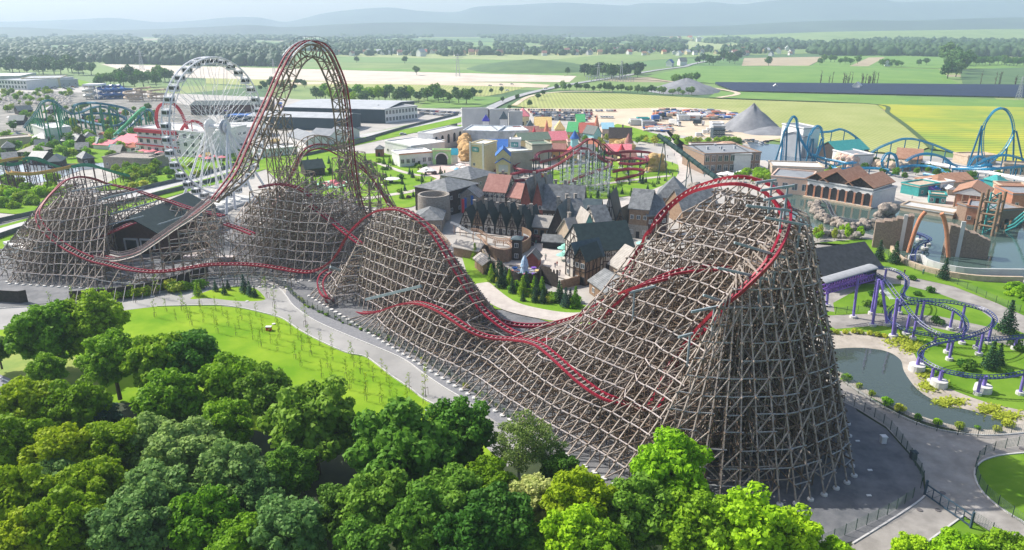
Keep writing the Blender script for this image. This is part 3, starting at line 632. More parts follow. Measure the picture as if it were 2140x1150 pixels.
pts = fill([(1530,118),(1600,112),(1650,104),(1720,100),(1690,96),(1560,100),(1500,108)], 160, 6, 13) + fill([(700,116),(900,118),(1180,116),(1500,110),(1500,104),(1180,106),(900,106),(700,104)], 330, 6, 12) + fill([(0,134),(110,128),(220,132),(220,120),(0,116)], 130, 6, 12)
wood('woodland', pts, 'village trees between the far houses')
pts = fill([(985,148),(1230,151),(1230,146),(985,143)], 60, 3, 3)
# ================= THE WOODEN COASTER
wood_m = mat('weathered_timber', (.24,.19,.15), (.44,.385,.34), 1.3, rough=.85, det=6)
wood_p = mat('timber_pale_sunlit', (.50,.44,.42), (.68,.61,.59), 1.5, rough=.8)  # sunlight painted into the left-face ledgers; also plain pale props and planks
wood_g = mat('timber_grey_shaded', (.27,.275,.28), (.42,.42,.42), 1.2, rough=.8)  # same timber with shade painted in, for right-flank and fan ledgers
wood_b = mat('timber_brown_shaded', (.13,.09,.06), (.25,.18,.13), 1.1, rough=.85)  # same timber darkened to paint in the shade inside the lattice
truss_m = mat('tan_steel', (.20,.15,.10), (.31,.245,.18), .8, rough=.5)
red_m = mat('red_track_paint', (.23,.008,.028), (.34,.016,.04), .6, rough=.35)
tie_m = mat('tie_timber', (.30,.24,.22), (.42,.35,.32), 2.)
steel_m = mat('galvanised_steel', (.22,.28,.31), (.32,.38,.41), 1., rough=.5)
conc_m = mat('concrete_footing', (.55,.54,.51), (.66,.65,.62), 1.)
RC = thing('wooden_roller_coaster', 'huge timber roller coaster with red rails and steep arched lift hill', 'roller coaster', tuple(G(700, 600)))
BR = random.Random(11)
def lerp(a, b, t): return a + (b - a) * t
def outline_h(pl, s):
    for (a, za), (c, zc) in zip(pl, pl[1:]):
        if a <= s <= c: return lerp(za, zc, (s - a) / (c - a)) if c > a else max(za, zc)
    return 0.
def out_at(pl, z):          # outermost s on the left and right flank at height z
    k = max(range(len(pl)), key=lambda i: pl[i][1]); l = r = None
    for (a, za), (c, zc) in zip(pl[:k + 1], pl[1:k + 1]):
        if za <= z <= zc: l = lerp(a, c, (z - za) / (zc - za + 1e-9)); break
    for (a, za), (c, zc) in zip(pl[k:], pl[k + 1:]):
        if zc <= z <= za: r = lerp(a, c, (za - z) / (za - zc + 1e-9))
    return l, r
LV = 2.4
TB = MB()
def bents(rows, name, step=3.2, dens=1., foot=True, lv=LV):
    """rows: (foot point, unit direction inward, outline [(s, z) ...]) ; builds a bent per row, then the bracing between them"""
    lev = [k * lv for k in range(1, 22)]; nodes = []
    for (f, d, pl) in rows:
        b = TB if name == 't' else MB(); zs = max(z for _, z in pl); E = pl[-1][0]
        P = lambda s, z, f=f, d=d: (f[0] + d[0] * s, f[1] + d[1] * s, z + 1.)
        km = max(range(len(pl)), key=lambda i: pl[i][1])
        for i_, ((a, za), (c, zc)) in enumerate(zip(pl, pl[1:])):
            b.beam(P(a, za), P(c, zc), .2, .2, 0)
        s = step; posts = []
        while s < E - .6:
            h = outline_h(pl, s)
            if h > 1.5: b.beam(P(s, -.9), P(s, h), .15, .15, 2 if BR.random() < .5 else 0); posts.append((s, h))
            s += step
        nd = {}
        for z in lev:
            if z > zs - .4: break
            l, r = out_at(pl, z)
            if l is None or r is None: continue
            nd[z] = (P(l, z), P(r, z)); b.beam(P(l - .5, z), P(r + .5, z), .12, .22, BR.choice((0, 2, 2)))
        for (s, h) in posts:     # diagonals in the plane of the bent
            for k, z in enumerate([0] + lev):
                if z + lv > h or BR.random() > .42 * dens: continue
                sg = 1 if BR.random() < .5 else -1; s2 = s + sg * step
                if outline_h(pl, s2) > z + lv and 0 < s2 < E: b.beam(P(s, z), P(s2, z + lv), .12, .17, BR.choice((0, 0, 2)))
        if foot:
            for s in (0, E):
                q = P(s, 0); b.cyl(q[0], q[1], .6, .55, 1.12, .5, 9, 3)
        nodes.append((nd, posts, P, pl, b))
    for i in range(0, len(nodes) - 1):
        A, Bn = nodes[i], nodes[i + 1]; b = A[4]
        for z in lev:
            if z in A[0] and z in Bn[0]:
                for sd in (0, 1):
                    jz = BR.uniform(-.12, .12); a_, c_ = A[0][z][sd], Bn[0][z][sd]
                    if name != 'b' or BR.random() < .72: b.beam((a_[0], a_[1], a_[2] + jz), (c_[0] + (c_[0] - a_[0]) * .2, c_[1] + (c_[1] - a_[1]) * .2, c_[2] + jz), .11, .16, 1 if name != 'b' and sd == 0 else 4)  # sunlit tone on the left flank, shaded tone on right flank and fan
        for j, ((s, h), (s2, h2)) in enumerate(zip(A[1], Bn[1])):
            for k, z in enumerate([0] + lev):
                if z < min(h, h2) and z > 0 and (j % 2 == 0 or BR.random() < .35): b.beam(A[2](s, z), Bn[2](s2, z), .11, .2, BR.choice((0, 2)))
                if z + lv < min(h, h2) and BR.random() < .3 * dens:
                    if BR.random() < .5: b.beam(A[2](s, z), Bn[2](s2, z + lv), .12, .16, 0)
                    else: b.beam(A[2](s, z + lv), Bn[2](s2, z), .12, .16, 0)
        pl, pl2 = A[3], Bn[3]; zt = min(max(z for _, z in pl), max(z for _, z in pl2))
        for k in range(0, int(zt / lv) - 1):      # long braces on both flanks
            if (i + k) % 5 == 0 or BR.random() < (.34 if name == 'b' else .16): 
                for sd in (0, 1):
                    z0, z1 = k * lv, (k + 1) * lv
                    l = out_at(pl, z0)[sd]; l2 = out_at(pl2, z1)[sd]
                    if l is not None and l2 is not None: b.beam(A[2](l, z0), Bn[2](l2, z1), .16, .2, 0)
    if name != 't':
        for nd in nodes: nd[4].build('support_bent', [wood_m, wood_p, wood_b, conc_m, wood_g], RC)
def interp_table(T, t):
    for (a, pa), (c, pc) in zip(T, T[1:]):
        if a <= t <= c:
            k = (t - a) / (c - a); return [(lerp(x[0], y[0], k), lerp(x[1], y[1], k)) for x, y in zip(pa, pc)]
TAB = [(-20, [(0,0),(4,3),(6,5),(9,5),(14,0)]), (-14, [(0,0),(5,5),(9,9),(13,9),(20,0)]), (-9, [(0,0),(6,10),(11,18),(15,18),(26,0)]), (-3, [(0,0),(7,8.5),(12,24),(17,24),(34,0)]), (4, [(0,0),(8,8),(13,25.5),(17,25),(34,0)]),
 (12, [(0,0),(8,8),(13.5,24),(17,23.5),(33,0)]), (24, [(0,0),(8,7.5),(14,16),(17,16),(28,0)]), (33, [(0,0),(8,6.5),(14,9.6),(17,9.6),(26,0)]), (42, [(0,0),(7,6),(9,6.8),(17,6.5),(30,0)]),
 (47, [(0,0),(7,6.5),(15,8),(28,9),(36,0)]), (55, [(0,0),(9,8.5),(20,12),(30,15),(40,0)]), (59.5, [(0,0),(15,15),(27,28),(36,29),(48,0)]), (63, [(0,0),(18,19),(32,34),(39,36),(50,0)]),
 (67, [(0,0),(20,21.5),(35,37.5),(41,40),(52,0)]), (72, [(0,0),(20,21.5),(34,36.5),(40,41),(51,0)]), (78, [(0,0),(19,20.5),(31,33),(38,39),(47,0)]), (84, [(0,0),(17,19.5),(26,30),(34,36),(44,0)]), (87.5, [(0,0),(14,17.5),(22,27),(32,33),(41,0)])]
def YP(L_): return [GY(*a) for a in L_]
T3 = YP([(690,566,183),(676,575,181),(669,590,178),(672,608,175),(683,624,171)]) + [GV(x, y, v) for x, y, v in ((700,637,4),(730,648,4.6),(765,654,5),(795,650,5.6),(820,641,6.2),(845,634,6.6),(872,633,7),(900,640,7),(925,652,7),(950,668,7.2),(975,685,7.6),(1000,698,8.4),(1030,706,9.6),(1062,708,10.6),(1100,712,10.6),(1125,720,10),(1150,738,9.2),(1180,765,8.2),(1205,788,7.8),(1230,808,7.6),(1262,828,7.8),(1290,838,8.6),(1325,850,11.5),(1365,852,15))]
TT = sorted(((p - U0).dot(UU) / UU.length, (p - U0).dot(UV_), p.z) for p in T3[:-2])
def with_deck(t, pl):
    for a, c in zip(TT, TT[1:]):
        if a[0] <= t + 1 <= c[0] and t > -9:
            k = (t + 1 - a[0]) / (c[0] - a[0] + 1e-9); v, z = lerp(a[1], c[1], k), lerp(a[2], c[2], k) - 1.75
            rest = [q for q in pl[1:] if q[0] > v + 2.6 and (q[1] > z + 1 or q is pl[-1])]
            return [(0, 0), (v - 1.3, z - .15), (v + 1.4, z)] + rest
    return pl
rows = []; t = -20.
while t < 88:
    k = min(1, max(0, (t - 38) / 16)); d = (UV_ * (1 - k) + Vector((.902, .431, 0)) * k).normalized()
    f = U0 + UU * t; rows.append(((f.x, f.y), (d.x, d.y), with_deck(t, interp_table(TAB, t)))); t += 2.1
FAN = [((18.5,94.5),(31.5,103,27)),((21.5,93),(32,103.4,27.5)),((24.5,92),(32.6,103.7,28)),((27.5,91.3),(33.2,104,28.5)),((30.5,90.9),(34,104.3,29)),((33.5,90.7),(35,104.7,29.5)),((36.5,90.8),(36,105,30)),((39.5,91),(37.5,105.5,31)),((42,91.2),(39,106,32)),((44.5,92.2),(40.5,106.6,33)),((47,93.4),(42,107.2,34)),
 ((49.5,95),(43.5,108,35)),((51.8,96.5),(45,109,36)),((53.7,98.3),(46,110.5,37)),((54.5,101),(46.8,112,37.5)),((55.3,104),(47.4,113.5,37.8)),((56.5,107),(47.6,115,38)),((58,110),(47.4,117,38)),((59.5,114),(46.5,120,38)),((60,118),(45.5,122.5,38)),((60.5,122),(44.5,125,38)),((60.5,126),(43,127.5,38)),((60,130),(41,129.5,38))]
for (fx, fy), (tx, ty, tz) in FAN:
    d = Vector((tx - fx, ty - fy, 0)); L_ = d.length; d.normalize()
    if L_ < 9: d = (Vector((38, 116, 0)) - Vector((fx, fy, 0))).normalized()
    rows.append(((fx, fy), (d.x, d.y), [(0, 0), (L_ * .45, tz * .48), (L_, tz), (L_ + 4.5, tz + 1), (L_ + 9, 0)]))
NA = len(rows) - len(FAN); bents(rows[:NA], 'a', 2.7, 1.5); bents(rows[NA:], 'b', 2.6, 1.5)
# bracing joins the two runs
def poly3(P, step=3.): return resample(cr([Vector(p) for p in P], 8), step)
# middle hill behind the low track, and the left turn
def hullrows(a, c, n, d0, d1, T):
    out = []
    for i in range(n):
        k = i / (n - 1); f = a.lerp(c, k); d = Vector(d0).lerp(Vector(d1), k).normalized(); out.append(((f.x, f.y), (d.x, d.y), interp_table(T, k)))
    return out
bents(hullrows(G(478, 578), G(702, 600), 14, (-.05, 1, 0), (.25, .95, 0), [(0, [(0,0),(6,8),(12,13),(24,15),(38,0)]), (.25, [(0,0),(8,12),(14,20),(26,22),(42,0)]), (.6, [(0,0),(7,14),(13,23),(26,24),(44,0)]), (.85, [(0,0),(7,13),(13,19),(24,20),(40,0)]), (1, [(0,0),(6,7),(10,11),(20,12),(34,0)])]), 'm', 3.1)
bents(hullrows(G(22, 600), G(215, 612), 14, (-.12, 1, 0), (-.35, .93, 0), [(0, [(0,0),(8,7),(16,13),(22,14),(30,0)]), (.3, [(0,0),(9,10),(17,17),(26,19),(38,0)]), (.7, [(0,0),(6,5),(14,12),(30,21),(44,0)]), (1, [(0,0),(5,4),(12,7),(30,16),(44,0)])]), 't', 3.0)
# ---------------- track
def track(P, name='track_section', gauge=1.45, sdir=None, bank=None, ties=True, rw=.31, rh=.4, catwalk=False, step=1.1):
    Q = resample(cr([Vector(p) for p in P], 10), step); n = len(Q); L = []; R = []
    for i, p in enumerate(Q):
        t = (Q[min(i + 1, n - 1)] - Q[max(i - 1, 0)]).normalized(); s = Vector((t.y, -t.x, 0))
        if sdir: s = sdir.copy()
        if s.length < .15: s = Vector((.77, .64, 0)) if not L else (R[-1] - L[-1])
        s.normalize()
        if L and s.dot(R[-1] - L[-1]) < 0: s = -s
        bk = 0
        if bank: k = i / (n - 1) * (len(bank) - 1); j = min(int(k), len(bank) - 2); bk = radians(lerp(bank[j], bank[j + 1], k - j))
        u = s.cross(t)
        if u.z < 0: u = -u
        s2 = s * cos(bk) + u * sin(bk)
        L.append(p - s2 * gauge / 2); R.append(p + s2 * gauge / 2)
    sec = MB()
    for i in range(n - 1):
        sec.beam(L[i], R[i], .2, .16)
    tr = sec.build(name, tie_m, RC)
    for X in (L, R):
        b = MB()
        for i in range(n - 1): b.beam(X[i], X[i] + (X[i + 1] - X[i]) * 1.04, rw, rh)
        b.build('rail', red_m, tr)
    return Q
def supports(Q, left, right, every=3.3, zmin=2., step=3.):
    """bents under a track: battered by `left` and `right` metres per metre of height"""
    S = resample(Q, every); rr = []
    for i, p in enumerate(S):
        t = S[min(i + 1, len(S) - 1)] - S[max(i - 1, 0)]; t.z = 0; t.normalize(); s = Vector((t.y, -t.x, 0)); z = p.z - 1.6
        if z < zmin: 
            if len(rr) > 1: bents(rr, 't', step)
            rr = []; continue
        f = p - s * (z * left + 1.2)
        rr.append(((f.x, f.y), (s.x, s.y), [(0, 0), (z * left, z), (z * left + 2.4, z), (z * left + 2.4 + z * right, 0)]))
    if len(rr) > 1: bents(rr, 't', step)
# T2: up out of the low run, over the second hill, down to the valley and into the tower
T4 = YP([(110,497,197),(138,517,194),(169,533,191.5),(197,544,190),(229,552,188),(268,562,185),(315,568,183.5),(355,566,184),(394,560,186),(433,554,188),(480,552,189),(520,553,189),(560,557,188),(620,567,186),(655,567,185),(688,549,184),(707,527,183),(722,499,182),(735,482,181),(750,466,178.5),(763,455,177),(788,441,174),(820,436,170),(845,441,167.5),(868,454,165)])
T2 = [GV(x, y, v) for x, y, v in ((868,454,15.2),(883,464,15.6),(905,486,16),(928,520,16),(952,560,16),(977,602,16),(1003,640,16),(1030,666,16),(1060,688,16.5),(1100,704,17),(1142,710,17.5),(1187,706,17.5),(1224,690,18),(1262,662,18.5),(1290,634,19),(1320,608,20),(1360,588,21.5),(1410,570,23.5),(1460,562,26),(1510,562,28),(1560,575,29),(1600,600,28))]
track(T4[:10] + T4[10:], bank=[-35,-30,-12,0,0,0,0,-8,-20,-8,0]); track(T2, bank=[0,0,0,0,8,12,6,0,-10,-20])
track(T3, bank=[20,25,10,0,0,0,4,0,-6,0])
A2 = YP([(1365,852,103.5),(1385,815,108),(1400,775,110.5),(1422,738,111),(1455,700,109),(1485,668,106.5),(1516,637,104.5),(1553,603,104.6),(1598,558,105.8),(1624,520,107.9),(1641,476,111.6),(1640,436,115.6),(1612,400,118.6),(1570,381,121),(1530,377,123),(1486,385,127),(1440,401,131),(1398,433,133.4),(1365,472,134),(1346,503,135.4),(1322,550,136),(1297,594,136),(1265,628,138.5),(1224,652,142),(1190,668,145),(1150,678,147.4),(1110,681,149.5),(1072,678,151),(1040,668,152),(1010,650,153)])
track(A2, bank=[0,5,12,20,35,45,40,25,15,20,25,10,0,0], gauge=1.6, rw=.38, rh=.55)
NOSUP = A2[16:23]
# left turn and the high back run
L1 = YP([(222,384,236),(195,374,232),(165,370,227),(136,378,222),(116,396,216),(98,415,211),(82,438,206),(79,456,203),(91,478,200),(110,497,197)])
track(L1, bank=[0,-10,-25,-40,-40,-35], gauge=1.5)
L2 = YP([(222,384,236),(256,391,237),(296,402,237),(327,413,236),(355,421,235),(386,432,232),(412,439,230),(440,446,228),(470,452,226)])
track(L2)
supports(L1, .25, 1.0); supports(L2, .4, .95, 3.4)
supports(A2[17:24], .35, .35, 3.2)
supports(T4[8:14], .4, .4, 4.); supports(YP([(190,540,191),(229,552,188),(268,562,185),(315,568,183.5),(355,566,184)]), .2, 1.1, 6)
supports(YP([(1200,664,144.5),(1150,678,147.4),(1110,681,149.5),(1072,678,151)]), .3, .3, 4)
for P in ([(540,392,205),(580,385,207),(620,392,208),(650,410,207)], [(470,468,196),(500,478,195),(530,490,192)], [(650,430,206),(680,452,203),(705,472,198),(730,492,194),(760,515,190)], [(1398,580,110),(1340,596,112),(1295,615,116)]): track(YP(P))
# station exit with pale catwalks leading to the lift
X1 = YP([(190,545,193),(197,533,195),(215,537,193),(237,541,191.8),(262,538,192),(292,528,193),(315,513,194),(355,485,196),(394,458,198),(445,418,202)])
LIFT = YP([(445,418,202),(487,363,206),(510,315,209),(532,265,212),(549,228,214.5),(567,189,217),(584,150,219),(602,115,221),(620,96,223),(642,85,225),(665,88,227),(680,97,228.6),(692,112,230),(706,142,232.6),(715,165,233.8),(722,190,234.8),(729,241,236.5),(735,304,238),(741,365,239),(750,412,240.5),(760,444,242),(776,466,246)])
track(X1[1:], gauge=1.5); track(YP([(165,508,206),(195,500,204),(240,482,206),(268,470,210),(280,466,214)]))
pale = mat('catwalk_boards', (.33,.29,.26), (.42,.38,.35), 2.)
def offs(Q, d, dz=0):
    out = []
    for i, p in enumerate(Q):
        t = Q[min(i + 1, len(Q) - 1)] - Q[max(i - 1, 0)]; t.z = 0; t.normalize(); out.append(p + Vector((t.y, -t.x, 0)) * d + Vector((0, 0, dz)))
    return out
Q = resample(cr(X1[2:], 8), 1.)
for d in (-1.7, 1.7):
    b = MB(); O = offs(Q, d); O2 = offs(Q, d * 1.55)
    for i in range(len(O) - 1):
        b.beam((O[i] + O2[i]) / 2, (O[i + 1] + O2[i + 1]) / 2, .9, .12)
        b.beam(O2[i] + Vector((0, 0, 1.1)), O2[i + 1] + Vector((0, 0, 1.1)), .1, .12)
        b.beam(O2[i] + Vector((0, 0, .55)), O2[i + 1] + Vector((0, 0, .55)), .06, .5)
        if i % 2 == 0: b.beam(O2[i], O2[i] + Vector((0, 0, 1.15)), .1)
    b.build('catwalk', pale, RC)
supports(X1[1:], .35, .35, 3.)
# the lift and first drop: tan lattice truss
side_n = Vector((.8, -.6, 0))
Q = track(LIFT, gauge=2.1, rw=.45, rh=.4, step=1.3, sdir=side_n)
cen = Vector((-54.5, 233, 20)); n = len(Q); b = MB(); C1, C2, C3, C4 = [], [], [], []
ax = (Q[n // 2 + 14] - Q[n // 2 - 14]); ax.z = 0; ax.normalize(); sd = Vector((ax.y, -ax.x, 0))
side_n = Vector((.8, -.6, 0))
N1 = []
for i, p in enumerate(Q):
    t = (Q[min(i + 2, n - 1)] - Q[max(i - 2, 0)]).normalized()
    inn = t.cross(side_n).normalized()
    if inn.dot(Vector((-56, 226, 8)) - p) < 0: inn = -inn
    w = side_n * 1.5; N1.append(inn)
    C1.append(p + w * .8 + inn * 1.1); C2.append(p - w * .8 + inn * 1.1); k = min(1, i / 10, (n - i) / 14) * 4.0 + .6; C3.append(p + w * 1.1 + inn * k); C4.append(p - w * 1.1 + inn * k)
for X in (C1, C2, C3, C4):
    for i in range(n - 1): b.beam(X[i], X[i + 1], .42)
for i in range(0, n - 3, 3):
    j = i + 3
    for a_, c_ in ((C1, C3), (C2, C4)):
        b.beam(a_[i], c_[i], .26); b.beam(a_[i] if (i // 3) % 2 else c_[i], c_[j] if (i // 3) % 2 else a_[j], .25)
    b.beam(C3[i], C4[i], .18); b.beam(C3[i], C4[j], .16); b.beam(C1[i], C2[i], .18)
b.build('lift_truss', truss_m, RC)
b = MB(); O = Q[int(n * .38):int(n * .50)]
for d in (-2.3, 2.3):
    for i in range(len(O) - 1):
        p, q = O[i] + side_n * d, O[i + 1] + side_n * d
        b.beam(p, q, .7, .1); b.beam(p + Vector((0, 0, 1.2)), q + Vector((0, 0, 1.2)), .1)
        b.beam(p, p + Vector((0, 0, 1.25)), .1)
b.build('lift_catwalk', steel_m, RC)
def tower(base, top, w0, w1, name='support_tower', m=None, seg=4.2, tilt=0):
    b = MB(); base, top = Vector(base), Vector(top); h = (top - base).length; k = max(2, int(h / seg)); prev = None
    for i in range(k + 1):
        c = base.lerp(top, i / k); w = lerp(w0, w1, i / k) / 2
        cs = [c + side_n * w * a + Vector((.6, .8, 0)) * w * e for a, e in ((-1, -1), (1, -1), (1, 1), (-1, 1))]
        if prev:
            for q in range(4):
                b.beam(prev[q], cs[q], .25); b.beam(prev[q], cs[(q + 1) % 4] if (i + q) % 2 else cs[q - 1], .15)
        for q in range(4): b.beam(cs[q], cs[(q + 1) % 4], .18)
        prev = cs
    return b.build(name, m or truss_m, RC)
for i in (20, 33, 46):
    p = C3[i].lerp(C4[i], .5)
    if p.z < 46: tower((p.x + 1, p.y + 1, 1), p, 3.6 + p.z * .03, 2.4)
# stalled arch behind the drop, with its frame above
ARC = YP([(560,452,238),(578,420,241),(598,385,245),(616,352,248),(627,330,250),(640,315,252),(655,308,254),(670,306,255.5),(686,309,257),(702,317,258),(725,330,259),(755,350,260),(775,370,259.5),(792,393,259),(808,418,258),(824,440,256)])
Qa = track(ARC, gauge=1.7, bank=[0,20,60,80,60,20,0], rw=.45, rh=.5, step=1.3)
b = MB(); up = []
for i, p in enumerate(Qa):
    k = 3.2 * min(1, i / 8, (len(Qa) - i) / 8); up.append([p + Vector((0, 0, k + .6)) + side_n * 1.5 * a for a in (-1, 1)] + [p + Vector((0, 0, .5)) + side_n * 1.5 * a for a in (-1, 1)])
for i in range(len(up) - 1):
    for q in range(4): b.beam(up[i][q], up[i + 1][q], .26)
    if i % 2 == 0: b.beam(up[i][0], up[i][2], .2); b.beam(up[i][1], up[i][3], .2); b.beam(up[i][0], up[i + 1][3], .16); b.beam(up[i][0], up[i][1], .16)
b.build('arch_truss', truss_m, RC)
for f, w in ((.22, 4), (.7, 4), (.86, 4)):
    p = Qa[int(f * (len(Qa) - 1))]; tower((p.x, p.y, 1), (p.x, p.y, p.z + 4.5), w + 1.5, w)
for x1, y1, yy, w in ((592,240,214,3.),(708,330,232,3.),(768,340,238,4),(545,400,210,4.5),(640,360,222,3.6),(735,440,230,5)):
    p = GY(x1, y1, yy); tower((p.x, p.y, 1), p, w + 2, w, m=truss_m)
supports(YP([(745,400,238),(775,400,238),(805,415,240),(835,450,242)]), .8, .5, 4.); supports(YP([(600,400,226),(640,395,228),(690,400,230),(740,410,234)]), .5, .7, 4.2)
# grey steel outriggers over the descending turn
for a, c, p in (((1535,507),(1645,540),107),((1500,560),(1612,585),105.5),((1470,617),(1542,640),104.4),((1445,652),(1505,640),103.5),((1418,705),(1448,697),102.5),((1560,430),(1652,440),111),((1590,398),(1660,388),114),((1596,418),(1655,408),113),((1580,382),(1622,376),117),((1600,455),(1690,472),110),((1370,598),(1315,612),116),((1270,648),(1240,652),139)):
    b = MB(); A_, B_ = GY(a[0], a[1], p - .6), GY(c[0], c[1], p + 1.4); b.beam(A_, B_, .3, .36)
    q = A_.lerp(B_, .8); b.beam(q, (q.x, q.y, q.z - 5.5), .28); b.build('steel_outrigger', steel_m, RC)
for a, c, y in (((215,415),(300,396),214),((230,448),(330,420),212),((205,475),(300,452),208),((150,400),(235,385),216),((110,470),(160,455),204),((135,505),(215,488),200),((160,430),(250,408),212),((330,470),(420,440),214),((70,520),(120,508),196)):
    b = MB(); b.beam(GY(*a, y), GY(*c, y + 4), .26, .34); b.build('steel_outrigger', steel_m, RC)
for a, c, p in (((765,626),(880,598),0),((690,558),(720,568),0)):
    A_, B_ = GV(a[0], a[1], 4), GV(c[0], c[1], 8); b = MB(); b.beam(A_, B_, .5, .6); b.build('steel_outrigger', steel_m, RC)

tag(TB.build('support_bent', [wood_m, wood_p, wood_b, conc_m, wood_g], RC), kind='stuff', label='smaller timber bents carrying the low runs of track')
# ================= BUILDINGS
def M_(n, c, c2=None, s=1., **k): return mat(n, c, c2 or tuple(min(1, x * 1.18 + .01) for x in c), s, **k)
m_dkr = M_('roof_dark_green', (.018,.035,.035), (.035,.06,.058), .7, kind=('w', 1.2), rough=.6); m_slate = M_('roof_slate', (.12,.13,.135), (.25,.26,.265), .8, kind=('w', 1.2), rough=.55)
m_teal = M_('roof_teal_slate', (.05,.085,.10), (.10,.14,.155), .6, kind=('w', 1.2), rough=.55); m_shin = M_('roof_bleached', (.36,.33,.29), (.50,.46,.41), .9, kind=('w', 1.1))
m_rtile = M_('roof_red', (.34,.15,.12), (.44,.22,.18), .8, kind=('w', 1.1)); m_ttile = M_('roof_terracotta', (.34,.17,.10), (.46,.26,.17), .9, kind=('w', 1.2))
m_wht = M_('plaster_white', (.66,.65,.63), (.76,.75,.73)); m_crm = M_('plaster_cream', (.60,.50,.28), (.68,.58,.34)); m_peach = M_('plaster_peach', (.62,.42,.32), (.70,.52,.42))
m_stn = M_('stone_wall', (.24,.21,.18), (.40,.36,.31), 2.2, bump=.5, det=8); m_brk = M_('brick_brown', (.26,.17,.12), (.36,.25,.18), 2., kind=('w', 3.)); m_dwd = M_('dark_boards', (.03,.024,.022), (.065,.05,.042), 1.5)
m_wd = M_('brown_boards', (.24,.15,.09), (.34,.23,.15), 1.5, kind=('v', 2., 'X')); m_tbr = M_('dark_timber', (.045,.032,.028)); m_redw = M_('red_boards', (.20,.06,.045), (.28,.09,.07), 1.2)
m_gry = M_('panel_grey', (.36,.38,.40), (.44,.46,.48), .2); m_dgr = M_('panel_dark_blue', (.035,.06,.075), (.05,.08,.10), .1, kind=('v', .6, 'X', 0.)); m_flat = M_('roof_felt', (.20,.215,.235), (.27,.285,.30), .3)
m_blue = M_('roof_blue', (.02,.10,.36), (.03,.15,.45)); m_grn = M_('roof_green', (.06,.36,.12), (.09,.45,.17)); m_teg = M_('paint_teal', (.03,.26,.25), (.05,.34,.32)); m_olv = M_('roof_olive', (.10,.15,.11), (.14,.19,.14))
m_pnk = M_('roof_pink', (.66,.17,.20), (.76,.25,.28)); m_yel = M_('roof_yellow', (.70,.48,.16), (.78,.58,.25)); m_org = M_('trim_orange', (.55,.20,.12)); m_gls = M_('window_glass', (.02,.035,.05), (.05,.08,.10), .5, rough=.12, spec=.8)
m_frm = M_('window_frame', (.62,.62,.60)); m_drk = M_('dark_opening', (.012,.012,.015)); m_lgr = M_('concrete_light', (.50,.50,.49), (.60,.60,.58), .15); m_crg = M_('sheet_cream', (.42,.40,.30), (.52,.50,.40), .4, kind=('v', 1.2, 'X')); m_tarp = M_('tarpaulin', (.42,.46,.48), (.66,.68,.70), .35, bump=1., det=8)
m_rbr = M_('boards_red_brown', (.075,.035,.03), (.12,.06,.05), 1.3, kind=('w', 1.6)); m_tan = M_('plaster_tan', (.44,.34,.24), (.55,.44,.33)); m_red = M_('paint_red', (.52,.03,.05), (.60,.06,.08)); m_purp = M_('paint_purple', (.17,.07,.40), (.25,.12,.52), 1., rough=.4)
m_brick2 = M_('brick_orange', (.38,.16,.09), (.48,.24,.15), 1.5)
WC = {}
def wmesh(w, h):
    k = (round(w, 1), round(h, 1))
    if k not in WC:
        b = MB(); w, h = k; b.box(-w/2, -.06, 0, w/2, .03, h, 0); f = .1
        b.box(-w/2-f, -.1, -f, w/2+f, .02, 0, 1); b.box(-w/2-f, -.1, h, w/2+f, .02, h+f, 1); b.box(-w/2-f, -.1, 0, -w/2, .02, h, 1); b.box(w/2, -.1, 0, w/2+f, .02, h, 1); b.box(-.04, -.09, 0, .04, .01, h, 1)
        me = bpy.data.meshes.new('window_mesh'); me.from_pydata(b.v, [], b.f); me.materials.append(m_gls); me.materials.append(m_frm); me.polygons.foreach_set('material_index', b.m); WC[k] = me
    return WC[k]
